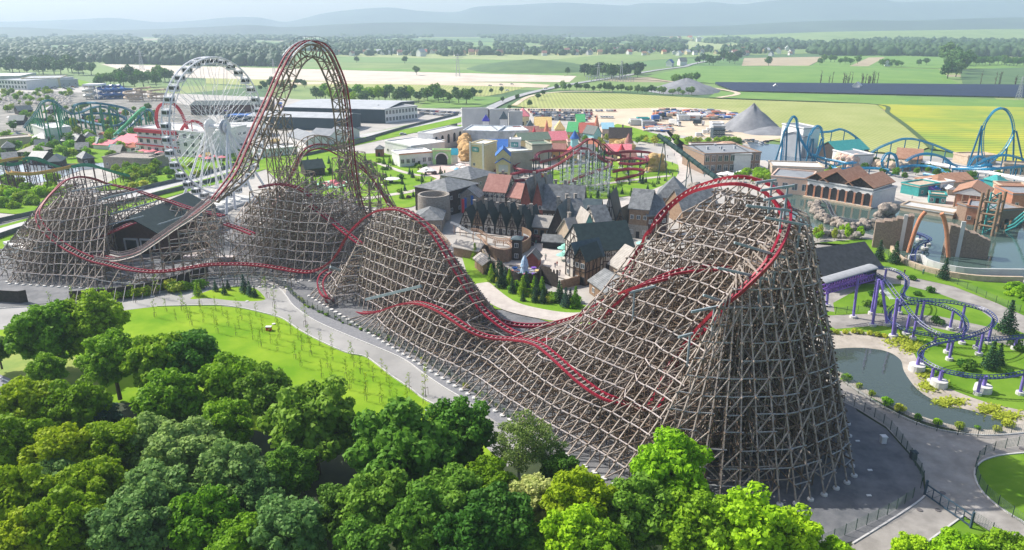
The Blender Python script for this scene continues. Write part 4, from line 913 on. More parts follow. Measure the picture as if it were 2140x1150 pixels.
def B(x1, y1, x2, y2, d, h, roof, rh, wm, rm, label, cat='house', name='house', win=(1, 2), side=0, door=1, timber=0, chim=0, z=.9, over=.45, group=None, ww=1., wh=1.2, base=None):
    p, q = G(x1, y1, z), G(x2, y2, z); u = q - p; L = u.length; rz = atan2(u.y, u.x)
    o = thing(name, label, cat, (p.x, p.y, z), rz, group, False); b = MB(); prof = None
    if roof == 'ga':   # ridge along the front
        prof = [(0, 0), (d, 0), (d, h), (d / 2, h + rh), (0, h)]; b.ext(prof, 'x', 0, L)
    elif roof == 'gx':
        prof = [(0, 0), (L, 0), (L, h), (L / 2, h + rh), (0, h)]; b.ext(prof[::-1], 'y', 0, d)
    else: b.box(0, 0, 0, L, d, h)
    if base: b.box(-.1, -.1, 0, L + .1, d + .1, base, 1)
    b.build('wall', [wm, m_stn], o); r = MB(); t = .28
    if roof == 'ga':
        for s0, s1 in ((-over, d / 2), (d + over, d / 2)):
            z0 = h - over * rh / (d / 2); r.ext([(s0, z0 + .03), (s1, h + rh + .03), (s1, h + rh + t), (s0, z0 + t)] if s0 < s1 else [(s1, h + rh + .03), (s0, z0 + .03), (s0, z0 + t), (s1, h + rh + t)], 'x', -over, L + over)
    elif roof == 'gx':
        for s0, s1 in ((-over, L / 2), (L + over, L / 2)):
            z0 = h - over * rh / (L / 2); r.ext([(s0, z0 + .03), (s1, h + rh + .03), (s1, h + rh + t), (s0, z0 + t)], 'y', -over, d + over)
    elif roof == 'hip':
        e = over; k = min(L, d) / 2; a = [(-e, -e), (L + e, -e), (L + e, d + e), (-e, d + e)]
        rd = [(k, d / 2), (L - k, d / 2)] if L >= d else [(L / 2, k), (L / 2, d - k)]
        b2 = [(x, y, h) for x, y in a] + [(x, y, h + .2) for x, y in a] + [(x, y, h + rh) for x, y in rd]
        fs = [(3, 2, 1, 0)] + [(i, (i + 1) % 4, 4 + (i + 1) % 4, 4 + i) for i in range(4)]
        fs += [(4, 5, 9, 8), (5, 6, 9), (6, 7, 8, 9), (7, 4, 8)] if L >= d else [(4, 5, 8), (5, 6, 9, 8), (6, 7, 9), (7, 4, 8, 9)]
        r.add(b2, fs)
    else:
        r.box(-.25, -.25, h, L + .25, d + .25, h + .3); e = .35; zz = h + .3
        for x0, y0, xa, ya in ((-.25, -.25, L + .25, e), (-.25, d - e, L + .25, d + .25), (-.25, e, e, d - e), (L - e, e, L + .25, d - e)): r.box(x0, y0, zz, xa, ya, zz + .5, 1)
    ro = r.build('roof', [rm, wm], o)
    for k in range(chim):
        c = MB(); x = L * (.25 + .5 * k / max(1, chim - 1)) if chim > 1 else L * .6; y = d * .5 + (.8 if roof == 'ga' else 0)
        zr = h + (rh * .6 if roof != 'flat' else 0); c.box(x - .45, y - .45, zr, x + .45, y + .45, h + rh + 1.5); c.box(x - .55, y - .55, h + rh + 1.5, x + .55, y + .55, h + rh + 1.75)
        c.build('chimney', m_stn if roof != 'flat' else m_gry, ro)
    rw, cw = win; fh = h / max(1, rw)
    me = wmesh(min(ww, L / max(1, cw) * .6), min(wh, fh * .6))
    for i in range(rw):
        for j in range(cw):
            if door and i == 0 and j == cw // 2: continue
            inst('window', me, o, (L * (j + .5) / cw, -.03, fh * i + fh * .3))
        for j in range(side):
            w = inst('window', me, o, (L + .03, d * (j + .5) / side, fh * i + fh * .3), pi / 2)
            w = inst('window', me, o, (-.03, d * (j + .5) / side, fh * i + fh * .3), -pi / 2)
    if door and cw:
        c = MB(); x = L * (cw // 2 + .5) / cw; c.box(x - .6, -.12, 0, x + .6, .05, min(2.3, h * .7)); c.build('door', m_drk, o)
    if timber:
        c = MB(); T = .15
        def bm(a, e): c.beam(a, e, T, .24)
        for (ax, Lx, f) in (('f', L, lambda s, z_: (s, -.05, z_)), ('r', d, lambda s, z_: (L + .05, s, z_)), ('l', d, lambda s, z_: (-.05, s, z_))):
            n = max(2, int(Lx / 1.6)); z0 = base or .1
            for zz in (z0, (h + z0) / 2, h - .1): bm(f(0, zz), f(Lx, zz))
            for k in range(n + 1):
                s = Lx * k / n; bm(f(s, z0), f(s, h))
                if k < n and k % 2 == 0: bm(f(s, (h + z0) / 2), f(s + Lx / n, h))
            gab = (roof == 'gx' and ax == 'f') or (roof == 'ga' and ax != 'f')
            if gab:
                bm(f(0, h), f(Lx / 2, h + rh)); bm(f(Lx, h), f(Lx / 2, h + rh)); bm(f(Lx / 2, h), f(Lx / 2, h + rh)); bm(f(Lx * .25, h + rh * .5), f(Lx * .75, h + rh * .5)); bm(f(Lx * .3, h), f(Lx * .3, h + rh * .55)); bm(f(Lx * .7, h), f(Lx * .7, h + rh * .55)); bm(f(Lx * .3, h), f(Lx / 2, h + rh * .5)); bm(f(Lx * .7, h), f(Lx / 2, h + rh * .5))
        c.build('timber_frame', m_tbr, o)
    return o
m_inf = M_('infill_plaster', (.50,.46,.40), (.60,.56,.50)); VG = 'dark green roofed half-timbered row'
# old town village
B(866,486,924,486,13,4.2,'hip',3,m_stn,m_slate,'low stone building with broad slate hip roof below the round tower',win=(1,4))
B(936,452,1000,432,16,9,'hip',3,m_dwd,m_slate,'tall dark hall with slate hip roof and banners beside the round tower',win=(2,4))
B(985,420,1036,405,16,8.5,'hip',3.5,m_stn,m_slate,'stone hall with grey hip roof behind the bannered hall',win=(2,4))
B(1000,446,1012,436,8,6,'ga',3,m_stn,m_slate,'narrow stone link house left of the red roofed half-timbered house',win=(1,1))
B(1012,436,1056,440,12,7,'ga',5.2,m_inf,m_rtile,'half-timbered house with large red-brown roof and dormer',timber=1,chim=1,win=(2,4),side=2,base=3)
B(1060,440,1094,446,11,5.5,'ga',4.2,m_inf,m_rtile,'lower half-timbered house with red-brown roof beside the slate hall',timber=1,chim=1,win=(1,3),base=2)
B(1088,456,1110,458,16,6,'gx',8,m_redw,m_slate,'red-brown steep gabled house, left of two under curved slate',win=(2,2),chim=1)
B(1112,458,1134,460,16,6,'gx',8,m_redw,m_slate,'red-brown steep gabled house, right of two under curved slate',win=(2,2),chim=1)
o=B(1134,462,1216,466,13,4.5,'ga',7.5,m_dwd,m_slate,'long hall with glossy slate roof and two eyebrow windows',win=(1,8),chim=3)
for k in (.35,.62):
    w=MB(); L_=10; x=k*17; w.tube([(x-1.6,1.4,6.6),(x-.8,1.2,7.5),(x,1.1,7.8),(x+.8,1.2,7.5),(x+1.6,1.4,6.6)],.22,6); w.box(x-.9,1.3,6.7,x+.9,2.6,7.5,1); w.build('dormer_window',[m_slate,m_gls],o)
for i,(x,y) in enumerate(((964,482),(988,485),(1012,488),(1036,491),(1060,494),(1083,497))):
    wh_=['leftmost of the row, white infill','second from the left, low orange boards','third from the left, white lattice gable','fourth from the left, pale dormer','fifth from the left, tall chimney','rightmost of the row, two roof lights'][i]
    o=B(x,y,x+21,y+2.2,13,3.2,'gx',4.6+.7*(i%2),(m_inf if i in (0,2) else m_wd if i==1 else m_stn),m_dkr,'half-timbered gabled cottage under dark green roof, '+wh_,timber=1,chim=1,win=(1,3),group=VG)
    if i==5:
        w=MB(); w.box(3.4,6,6.6,3.7,6.8,9.4); w.box(4.1,6,6.1,4.4,6.8,8.8); 
B(1114,494,1152,497,8,3.4,'ga',2.8,m_wd,m_shin,'low boarded house with bleached shingle roof next to the green cottages',win=(1,3))
B(1142,512,1186,516,15,3.6,'gx',9,m_dwd,m_teal,'steep teal slate gable with low porch roof over the square',win=(2,3),chim=2)
B(1134,520,1192,524,4,2.6,'ga',1.5,m_drk,m_slate,'low slate porch in front of the steep teal gable',cat='porch',name='porch',win=(0,0),door=0)
B(1186,494,1222,492,13,6,'ga',5,m_dwd,m_slate,'slate roofed house with two dark chimneys behind the mint gable',win=(2,2),chim=2)
mint=M_('plaster_mint',(.25,.55,.45))
B(1212,526,1246,524,9,5.5,'gx',6.5,mint,m_shin,'small house with mint green curved gable and bleached roof',win=(1,3))
B(1196,530,1214,527,9,5,'ga',5,m_tan,m_shin,'bleached shingle wing left of the mint gable',win=(1,1),chim=1)
B(1246,505,1276,502,11,6,'ga',4.5,m_inf,m_slate,'half-timbered house with slate roof right of the mint gable',win=(1,2),timber=1)
B(1216,572,1322,562,14,6.5,'ga',6,m_inf,m_dkr,'large inn with wide dark green roof and half-timbered wall',timber=1,win=(2,7),base=3,chim=0,cat='inn')
B(1182,575,1206,586,9,6,'gx',4,m_inf,m_teal,'timber wing with dark gables left of the large inn',timber=1,win=(2,2))
B(1200,592,1222,598,7,7.5,'gx',3,m_wd,m_dkr,'boarded gable house with balconies in front of the large inn',timber=1,win=(2,2))
B(1272,590,1300,606,10,5.5,'ga',4.5,m_tan,m_shin,'sandstone house with bleached roof against the coaster, nearest the inn',win=(1,3))
B(1300,606,1325,622,10,5,'ga',4.5,m_tan,m_shin,'sandstone house with bleached roof lower down against the coaster',win=(1,3))
B(1231,612,1268,640,9,3.4,'ga',2.6,m_wd,m_slate,'low boarded shed with pale slate roof beside the timber stockade',win=(1,2),cat='shed',name='shed')
B(1312,496,1352,500,13,10,'ga',5,m_wd,m_slate,'tall boarded gatehouse on a stone base with slate roof',base=4.5,win=(2,3),cat='gatehouse')
B(1350,500,1392,496,12,8,'ga',5,m_rbr,m_slate,'slate roofed hall with roof light beside the gatehouse',win=(2,3))
B(1258,486,1284,488,14,5,'gx',8,m_inf,m_dkr,'tall half-timbered gable with dark green roof left of the gatehouse',timber=1,win=(2,2))
B(1284,490,1304,493,11,4,'gx',5,m_wd,m_teal,'small teal roofed lean-to gable next to the gatehouse',timber=1,win=(1,1))
B(1216,468,1252,470,9,4,'ga',4,m_redw,m_teal,'teal slate roofed house behind the chimneyed hall',win=(1,3))
B(1228,480,1256,481,7,4,'ga',3.5,m_wd,m_shin,'small bleached roof house between two dark gables',win=(1,2))
B(1370,440,1432,444,14,5,'hip',7,m_wd,m_slate,'big grey shingled hip roof behind the coaster crest',win=(1,4))
B(1425,470,1500,465,14,5,'ga',6,m_wd,m_slate,'slate roofed hall hidden behind the coaster timbers',win=(1,4))
# round tower
c=G(908,458,.9); T=thing('round_tower','round stone castle tower with open top beside the slate halls','tower',tuple(c)); b=MB()
n=32
for (r0,r1,z0,z1,fl) in ((5.9,5.7,.9,10.2,0),(5.0,5.0,10.2,6,1)):
    pass
for i in range(n):
    a,a2=2*pi*i/n,2*pi*(i+1)/n; P=[(c.x+r*cos(t),c.y+r*sin(t),z) for r,z in ((6.0,.9),(5.7,10.2),(4.9,10.2),(4.9,4.5)) for t in (a,a2)]
    b.add(P,[(0,1,3,2),(2,3,5,4),(4,5,7,6)])
b.build('wall',m_stn,T,smooth=False)
b=MB(); b.cyl(c.x,c.y,4.2,4.95,4.6,4.95,24); b.build('deck',m_lgr,T)
b=MB(); b.box(c.x-1,c.y-6.1,.9,c.x+1,c.y-5.5,3.4); b.build('door',m_drk,T)
for x,y,cc in ((968,436,m_red),(973,433,m_blue),(987,428,m_blue),(992,426,m_purp)):
    q=G(x,y,4); b=MB(); b.box(q.x-.5,q.y-.8,q.z-1.5,q.x+.5,q.y-.7,q.z+3.5); b.beam((q.x-.7,q.y-.75,q.z+3.6),(q.x+.7,q.y-.75,q.z+3.6),.12)
    tag(b.build('banner',cc,loc=(q.x,q.y,q.z)),{968:'red banner hanging on the dark hall, leftmost',973:'blue banner hanging on the dark hall next to the red one',987:'blue banner hanging by the hall gateway',992:'purple banner at the right end of the hall'}[x],'banner')
# station
ST=G(262,528); 
o=B(222,528,345,532,34,6,'gx',5.5,m_rbr,m_dkr,'dark station building with red-brown boards and two portals inside the coaster',cat='station building',name='station_building',win=(0,0),door=0,z=.9)
for x,w_ in ((9.,1),(14.2,2)):
    b=MB(); b.box(x-1.9,-.3,1.2,x+1.9,.1,4.4,0); b.box(x-2.3,-.4,1.2,x-1.8,.15,4.8,1); b.box(x+1.8,-.4,1.2,x+2.3,.15,4.8,1); b.box(x-2.3,-.42,4.4,x+2.3,.15,4.9,1); b.build('portal',[m_drk,m_lgr],o)
for k in range(4):
    b=MB(); b.beam((11.8,6+k*4.5,8.9),(16.5,6+k*4.5,5.2+1.6),.8,.5); b.build('roof_vent',m_dkr,o)
B(180,520,222,524,10,3.5,'ga',2.5,m_rbr,m_dkr,'lower dark wing left of the station under the track',win=(1,2),cat='station wing')
# parcs & halls
B(596,252,806,258,62,9.5,'ga',2.2,m_dgr,m_gry,'long dark blue industrial hall with pale grey roof behind the wheel road',cat='industrial hall',name='industrial_hall',win=(0,0),door=0,over=.6)
B(520,268,722,274,26,8,'ga',2.,m_dgr,m_gry,'second dark hall with white roof edge in front of the long hall',cat='industrial hall',name='industrial_hall',win=(0,0),door=0)
o=B(806,258,873,250,34,9.5,'flat',0,m_wht,m_flat,'white glazed office block at the end of the long hall',cat='office block',name='office_block',win=(2,10),side=2,door=0,ww=2.4,wh=2.6,chim=3)
B(648,300,690,303,15,5,'ga',3,m_wht,m_flat,'white workshop with pitched grey roof behind the arch track',win=(1,2),cat='workshop')
B(600,296,640,310,14,4,'ga',3,m_wht,m_flat,'white workshop with lower roof left of the pitched one',win=(1,1),cat='workshop')
B(690,292,728,294,14,4.5,'ga',2.4,m_lgr,m_flat,'pale workshop beside the first drop',win=(1,2),cat='workshop')
B(540,330,622,322,12,3.5,'flat',0,m_wht,m_lgr,'flat white building beside the wheel foot',win=(1,6),cat='hall')
B(460,288,560,285,16,6,'ga',2,m_wht,m_lgr,'white roofed hall behind the wheel',win=(1,5),cat='hall')
B(400,240,560,238,30,7,'ga',2,m_rbr,m_dkr,'dark red roofed hall behind the wheel spokes',win=(1,8),cat='hall')
B(470,262,600,262,16,6,'flat',0,m_dgr,m_blue,'hall with blue roof panels behind the wheel',win=(1,8),cat='hall')
B(0,186,58,188,60,9,'flat',0,m_wht,m_gry,'white and blue office with yellow panels at the far left',win=(2,9),cat='office block',ww=3,wh=3.4,door=0)
B(48,184,128,182,45,9.5,'flat',0,m_crm,m_gry,'long yellowish hall at the far left',win=(0,0),door=0,cat='industrial hall')
B(-60,176,46,174,60,8,'flat',0,m_gry,m_wht,'white flat roofed hall behind the yellow panelled office',win=(0,0),door=0,cat='industrial hall')
B(128,182,165,180,40,7,'flat',0,m_gry,m_gry,'grey end of the yellowish hall',win=(1,3),door=0,cat='industrial hall')
# white and red building by the wheel
o=B(292,318,432,332,22,13,'flat',0,m_wht,m_lgr,'white three-storey racing themed building with red bands',cat='pavilion',name='pavilion',win=(3,9),door=0,ww=2.4,wh=2.)
for z0,z1 in ((11.2,13.0),(4.2,4.7),(8.2,8.7)):
    b=MB(); b.box(-.8,-.9,z0,31,-.02,z1); b.build('red_band',m_red,o)
o=B(432,326,520,308,18,12,'flat',0,m_wht,m_lgr,'white wing with red roof band behind the wheel',cat='pavilion',name='pavilion',win=(2,8),door=0,ww=2.2)
b=MB(); b.box(-.5,-.6,10.4,16,-.02,12.2); b.build('red_band',m_red,o)
B(196,312,232,314,10,2.6,'ga',2,m_wht,m_pnk,'pink pitched canopy roof over the fenced stands',cat='canopy',win=(0,0),door=0); B(255,300,290,303,10,3,'ga',2,m_wht,m_pnk,'narrow pink canopy roof against the racing building',cat='canopy',win=(0,0),door=0); B(236,308,282,312,14,3,'ga',2.5,m_wht,m_pnk,'widest pink pitched canopy roof left of the racing building',cat='canopy',win=(0,0),door=0)
B(218,352,318,356,14,5,'flat',0,m_stn,m_stn,'low grey stone fort with ragged dark roof',cat='fort',win=(1,6))
B(316,350,335,350,10,5,'flat',0,m_stn,m_slate,'dark end block of the low stone fort',cat='fort',win=(1,1))
# grey huts at the far left
for i,(x,y,w,dd,hh) in enumerate(((5,322,26,9,3),(38,330,40,12,3),(75,318,26,8,3),(62,300,34,10,3),(100,352,30,11,3),(10,348,30,10,3),(100,284,22,9,3),(130,305,30,10,3),(178,300,26,9,3),(205,312,22,9,3),(160,325,26,9,3),(60,345,30,10,3),(110,262,20,9,3),(20,262,30,10,3),(70,255,26,9,3),(150,258,20,9,3),(200,258,24,9,3),(40,240,30,9,3),(100,238,30,9,3),(250,262,30,10,3),(290,300,22,8,3),(175,345,24,9,3),(18,300,26,9,3),(230,330,22,8,3))):
    B(x,y,x+w,y+ru(-3,2),dd,hh,random.choice(['hip','ga']),3,m_dwd,random.choice([m_slate,m_teal,m_slate,m_shin]),'dark hut with grey pitched roof among the trees on the far left','hut','hut',win=(1,2),group='grey roofed huts on the left')
b=B(0,312,70,306,12,5,'flat',0,m_tan,m_shin,'long tan boarded building at the left edge',win=(0,0),door=0)
b=B(72,290,98,300,14,8,'flat',0,m_wht,m_wht,'pale block under the teal coaster crest',win=(0,0),door=0)
# yellow and blue play house, cream and corrugated blocks
def sign_teal(o,x,z):
    b=MB(); b.box(x-1.7,-.35,z,x+1.7,-.15,z+2.1,0)
    for dx,w,hh in ((-1.2,.14,1.1),(-.75,.14,1.1),(.75,.5,.14),(1.1,.14,1.1),(.75,.14,1.1)): b.box(x+dx-w/2,-.4,z+.5,x+dx+w/2,-.34,z+.5+hh,1)
    b.box(x-.35,-.4,z+.55,x+.35,-.34,z+1.2,1); b.add([(x-.55,-.4,z+1.2),(x+.55,-.4,z+1.2),(x,-.4,z+1.7)],[(0,1,2)],1); b.build('sign',[m_teg,m_wht],o)
o=B(984,364,1014,367,12,14,'flat',0,m_crm,m_wht,'tall cream tower block with teal sign, left end of the blue roof',cat='play house',win=(1,2)); sign_teal(o,2.8,10.8)
for x in (0,6.9): b=MB(); b.box(x-.4,-.5,0,x+.4,.1,15.2); b.build('corner_post',m_wht,o)
o=B(1010,352,1060,352,14,9,'ga',4,m_tan,m_blue,'long house with bright blue roof between two teal signs',cat='play house',win=(2,5))
o=B(1037,382,1066,382,9,12,'gx',3,m_crm,m_blue,'narrow cream gate tower with stacked blue gables over a dark portal',cat='gate tower',win=(0,0),door=0)
for z0 in (8.8,):
    b=MB(); 
    for s in (0,1): b.beam(((-.5 if s==0 else 6.6),-.5,z0),(3.0,-.5,z0+2.2),.9,.3)
    b.build('gable_trim',m_blue,o)
b=MB(); b.box(1.3,-.15,0,5,.05,4.2); b.build('portal',m_drk,o); b=MB(); b.box(1.1,-.12,4.8,5.2,.02,8); b.build('panel',m_lgr,o)
o=B(1066,352,1088,352,6,13.5,'flat',0,m_wht,m_wht,'small white tower with teal sign, right end of the blue roof',cat='play house',win=(0,0),door=0); sign_teal(o,2.2,10.6)
B(1067,362,1112,358,12,9.5,'flat',0,m_crg,m_tarp,'cream corrugated block under glossy sheets behind the red coaster',cat='hall',win=(0,0),door=0)
B(1112,342,1152,340,12,9,'flat',0,m_crg,m_olv,'cream panelled block with white corner posts',cat='hall',win=(0,0),door=0)
B(1086,325,1150,322,12,8,'ga',3,m_crm,m_olv,'long olive green roof behind the cream panelled block',cat='hall',win=(1,4))
# pale studio walls, wrapped halls, arcaded white house
for i,(x1,y1,x2,y2,h_) in enumerate(((966,271,1020,270,13),(1024,270,1062,268,12),(1064,267,1092,266,10))):
    B(x1,y1,x2,y2,5,h_,'flat',0,m_lgr,m_lgr,['wide pale grey windowless wall block at the road, left','pale grey windowless wall block, middle','pale grey windowless wall block, right and lowest'][i],cat='wall block',name='wall_block',win=(0,0),door=0)
B(968,308,1040,310,24,9,'flat',0,m_tarp,m_tarp,'building site wrapped in crumpled grey sheeting, left part',cat='wrapped building',win=(0,0),door=0)
B(1042,308,1104,306,22,8.5,'flat',0,m_tarp,m_tarp,'building site wrapped in crumpled grey sheeting, right part',cat='wrapped building',win=(0,0),door=0)
B(806,322,860,334,22,6.5,'flat',0,m_wht,m_wht,'white flat hall with orange trim at the road side',cat='hall',win=(1,5),ww=1.4)
o=B(836,350,904,344,12,6,'flat',0,m_wht,m_wht,'white front building with orange cornice and dark openings',cat='hall',win=(1,6),ww=1.6,wh=2)
b=MB(); b.box(-.4,-.45,6.1,18,-.26,6.6); b.build('orange_cornice',m_org,o)
B(860,330,930,318,18,6,'flat',0,m_wht,m_wht,'large white roofed hall behind the orange cornice',cat='hall',win=(0,0),door=0)
def arch_front(o, xs, w, h, y=-.08, m=None, z0=0.3, nm='arched_opening'):
    for x in xs:
        b=MB(); pts=[(x-w/2,z0),(x+w/2,z0)]+[(x+w/2*cos(t*pi/10),z0+h-w/2+w/2*sin(t*pi/10)) for t in range(11)]
        b.add([(a,y,c) for a,c in pts]+[(a,y+.3,c) for a,c in pts],[tuple(range(len(pts)))]+[(i,(i+1)%len(pts),len(pts)+(i+1)%len(pts),len(pts)+i) for i in range(len(pts))]); b.build(nm,m or m_drk,o)
o=B(906,318,968,302,10,9.5,'flat',0,m_wht,m_lgr,'white house with five tall dark arches',cat='arcaded house',win=(0,0),door=0); L_=(G(968,302,.9)-G(906,318,.9)).length
arch_front(o,[L_*(k+.5)/5 for k in range(5)],2.3,5,z0=3)
B(834,338,878,340,8,4.5,'hip',2.4,m_crm,m_teal,'cream kiosk with teal hip roof by the garden gate',cat='kiosk',win=(1,3))
B(785,328,800,328,5,4,'hip',2,m_redw,m_slate,'small red hut with grey dome roof by the road',cat='hut',win=(1,1))
# green and pink arch gate
o=B(905,345,942,345,3,7,'flat',0,M_('plaster_green',(.36,.60,.25)),M_('plaster_rose',(.66,.42,.38)),'green and pink themed gate with wide arch',cat='gate',name='arch_gate',win=(0,0),door=0); arch_front(o,[4.4],5.6,5.5,-.2); 
for t in (.9,): 
    b=MB(); b.tube([(4.4+3.1*cos(k*pi/12),-.3,3+3.1*sin(k*pi/12)) for k in range(13)],.35,6); b.build('arch_trim',m_wht,o)
o=B(940,342,956,342,3,5,'ga',2.2,m_wht,M_('roof_sky_blue',(.04,.42,.58)),'little sign house with bright sky blue roof beside the gate',cat='sign house',win=(0,0),door=0)
# fairytale roofs
FT=[((1080,262,1106,262,14,6,'hip',5),m_crm,m_pnk,'salmon pink hip roof at the back of the fairytale quarter'),((1118,285,1152,285,14,6,'ga',5),m_crm,m_yel,'large yellow roof with dark gable end'),
 ((1076,300,1128,299,12,5,'ga',4),m_wht,m_rtile,'long red-pink roof behind the olive roof'),((1184,290,1208,291,12,4.5,'ga',5),m_tan,m_grn,'bright green roofed cottage in front'),((1205,270,1222,270,12,5,'ga',4),m_tan,m_grn,'second bright green roof further back'),
 ((1212,297,1242,297,12,5.5,'ga',5),m_inf,M_('roof_brick_red',(.50,.13,.09)),'half-timbered house with brick red roof'),((1152,312,1186,311,12,5,'ga',4),m_crm,m_pnk,'pale pink roof over yellow wall'),((1186,318,1200,318,9,5,'flat',0),m_peach,m_rtile,'small peach block with red top'),
 ((1272,310,1318,311,9,6,'ga',5),m_yel,m_dwd,'house with sagging dark brown roof and white chimney'),((1258,290,1282,290,10,6,'ga',3),m_peach,M_('roof_light_blue',(.28,.50,.60)),'pale blue gabled house'),((1240,302,1256,300,9,6,'gx',4),M_('plaster_aqua',(.3,.6,.62)),m_dkr,'narrow aqua gable with dark edge'),
 ((1210,335,1240,336,9,4,'ga',3.5),m_crm,m_slate,'grey roofed cottage behind the red coaster hill'),((1265,330,1318,331,9,3.5,'ga',3),m_crm,m_pnk,'low pink and grey roofed market row'),((1154,335,1180,336,8,5,'ga',3),m_yel,m_rtile,'yellow house with small red roofs'),
 ((1183,342,1206,342,8,4.5,'gx',3),m_yel,m_red,'little house with scarlet gable'),((1100,285,1116,285,8,5,'hip',5),m_wht,m_teal,'teal pointed roof on white house'),((1045,275,1060,275,6,8,'hip',5),m_wht,m_teal,'teal spire beside the grey wall block'),
 ((1009,280,1022,280,6,8,'hip',4),m_wht,M_('roof_royal_blue',(.03,.03,.35)),'royal blue pointed roof over the wrapped hall'),((1228,318,1250,318,8,3,'ga',3),m_peach,m_org,'orange roofed stall by the half-timbered house'),((1300,345,1330,344,8,3.5,'ga',3),m_crm,m_rtile,'red roof stall behind the coaster bend'),((1130,300,1150,300,8,4.5,'ga',3.5),m_peach,m_rtile,'rose roof beside the white tent'),((1160,288,1180,288,8,5,'hip',5),m_crm,m_yel,'small yellow hip roof next to the tall cone')]
for a,w,r,l in FT: B(*a,w,r,'fairytale quarter: '+l,win=(1,3),timber=1 if 'half-timbered' in l else 0,chim=1 if 'chimney' in l else 0)
def cone_tower(x,y,r,h,ch,wm,rm,label,cat='turret'):
    c=G(x,y,.9); o=thing('turret',label,cat,tuple(c)); b=MB(); b.cyl(c.x,c.y,.9,r,.9+h,r*.95,14); b.build('wall',wm,o); b=MB(); b.cyl(c.x,c.y,.9+h,r*1.25,.9+h+ch*.5,r*.6,14); b.cyl(c.x,c.y,.9+h+ch*.5,r*.6,.9+h+ch,.05,14); b.build('roof',rm,o)
cone_tower(1200,320,2.2,8,4.5,M_('plaster_aqua',(.3,.6,.62)),m_blue,'pale blue turret with blue dome in the fairytale quarter')
cone_tower(1142,300,1.8,5,9,m_peach,m_org,'slender orange cone spire in the fairytale quarter'); cone_tower(1312,325,2,7,5,m_wht,m_rtile,'white turret with rose cone by the orange rock'); cone_tower(1116,305,1.5,6,5,m_blue,m_red,'blue turret with red tip by the white tent'); cone_tower(1246,282,1.6,5,8,m_tan,m_org,'tall brown cone spire at the car park edge'); cone_tower(1298,332,1.8,4,4,m_peach,m_red,'low turret with red cone beside the white turret')
c=G(1117,295,.9); o=thing('tent','white pointed big top tent','tent',tuple(c)); b=MB(); b.cyl(c.x,c.y,.9,6,3.5,6.5,12); b.build('tent_wall',m_blue,o); b=MB(); b.cyl(c.x,c.y,3.5,7.2,6.5,3,12); b.cyl(c.x,c.y,6.5,3,10.5,.1,12); b.build('tent_roof',m_wht,o)
# big restaurants at the right
o=B(1469,364,1586,360,26,9,'flat',0,m_brk,m_flat,'two-storey brick restaurant with glazed upper floor and flat roof',cat='restaurant',win=(2,9),ww=2.4,wh=2.8,door=0,chim=3)
B(1438,338,1470,362,22,8.5,'flat',0,m_wht,m_flat,'white side block of the brick restaurant with roof machines',cat='restaurant',win=(2,3),chim=3,door=0)
B(1496,326,1556,326,12,4,'hip',3,m_tan,M_('roof_tan',(.45,.27,.18)),'tan hip roof behind the brick restaurant',win=(1,3))
B(1450,318,1520,316,8,3.5,'flat',0,m_brk,m_brk,'long low brown wall building with teal band',win=(1,4),cat='building')
B(1608,402,1690,410,18,6.5,'flat',0,m_peach,m_flat,'peach building with flat grey roof and teal windows',win=(1,4),ww=2,wh=2.6,cat='restaurant',door=0)
B(1612,370,1720,374,14,4.5,'flat',0,m_tan,m_lgr,'low tan loggia with small arches on the canal',win=(1,8),cat='loggia',door=0)
o=B(1628,318,1672,330,10,15,'flat',0,m_wht,m_flat,'tall white box building behind the blue loops',cat='hall',win=(0,0),door=0)
B(1673,331,1706,325,12,11,'ga',2,m_gry,m_flat,'grey sided hall right of the tall white box',cat='hall',win=(0,0),door=0)
o=B(1684,412,1818,436,16,6.8,'flat',0,m_wht,m_flat,'long arcaded waterside building with terracotta gables',cat='arcade building',name='arcade_building',win=(0,0),door=0); L_=(G(1818,436,.9)-G(1684,412,.9)).length
arch_front(o,[L_*(k+.5)/8 for k in range(8)],2.3,4.8,z0=.9)
for k in range(9): b=MB(); x=L_*k/8; b.box(x-.35,-.3,0,x+.35,-.02,5.2); b.build('pier',m_brick2,o)
b=MB(); b.box(-.6,-1.6,-.7,L_+1,-.3,.7); b.build('plinth',m_tan,o)
for x0,x1,rh_ in ((-1,L_*.34,3),(L_*.2,L_*.72,4.6),(L_*.6,L_+1,3.4)):
    r=MB(); zt=7.4+.16*x0/5+rh_*.03; xm=(x0+x1)/2
    for s0,s1 in ((x0,xm),(x1,xm)): r.ext([(s0,zt),(s1,zt+rh_),(s1,zt+rh_+.3),(s0,zt+.3)],'y',-1.2-rh_*.05,17.3+rh_*.05)
    r.build('roof',m_ttile,o); r=MB(); r.add([(x0+.6,-.2,zt+.02),(x1-.6,-.2,zt+.02),(xm,-.2,zt+rh_-.2)],[(0,1,2)]); r.beam((xm,-.3,zt),(xm,-.3,zt+rh_),.25)
    for k in (.3,.7): r.beam((xm,-.3,zt),(x0+(x1-x0)*k,-.3,zt+rh_*.55),.2)
    r.build('gable',m_tbr,o)
B(1820,436,1868,424,12,6,'flat',0,m_wht,m_lgr,'worn white wall block right of the arcade',cat='building',win=(0,0),door=0)
B(1870,352,1922,356,14,5,'ga',4,m_tan,m_ttile,'tan house with terracotta roof among the blue tracks',win=(1,3))
B(1780,352,1822,350,16,6,'flat',0,m_wht,m_flat,'white block with flat grey roof beside the teal canopy',win=(0,0),door=0,cat='building')
o=B(1748,342,1812,336,14,6,'ga',4,m_dwd,m_teg,'green canopy hall with teal columns on the themed island',cat='canopy hall',win=(0,0),door=0)
for k in range(6): b=MB(); b.cyl(k*3.2,-1.2,0,.35,6,.35,8); b.build('column',m_teg if k%3 else m_peach,o)
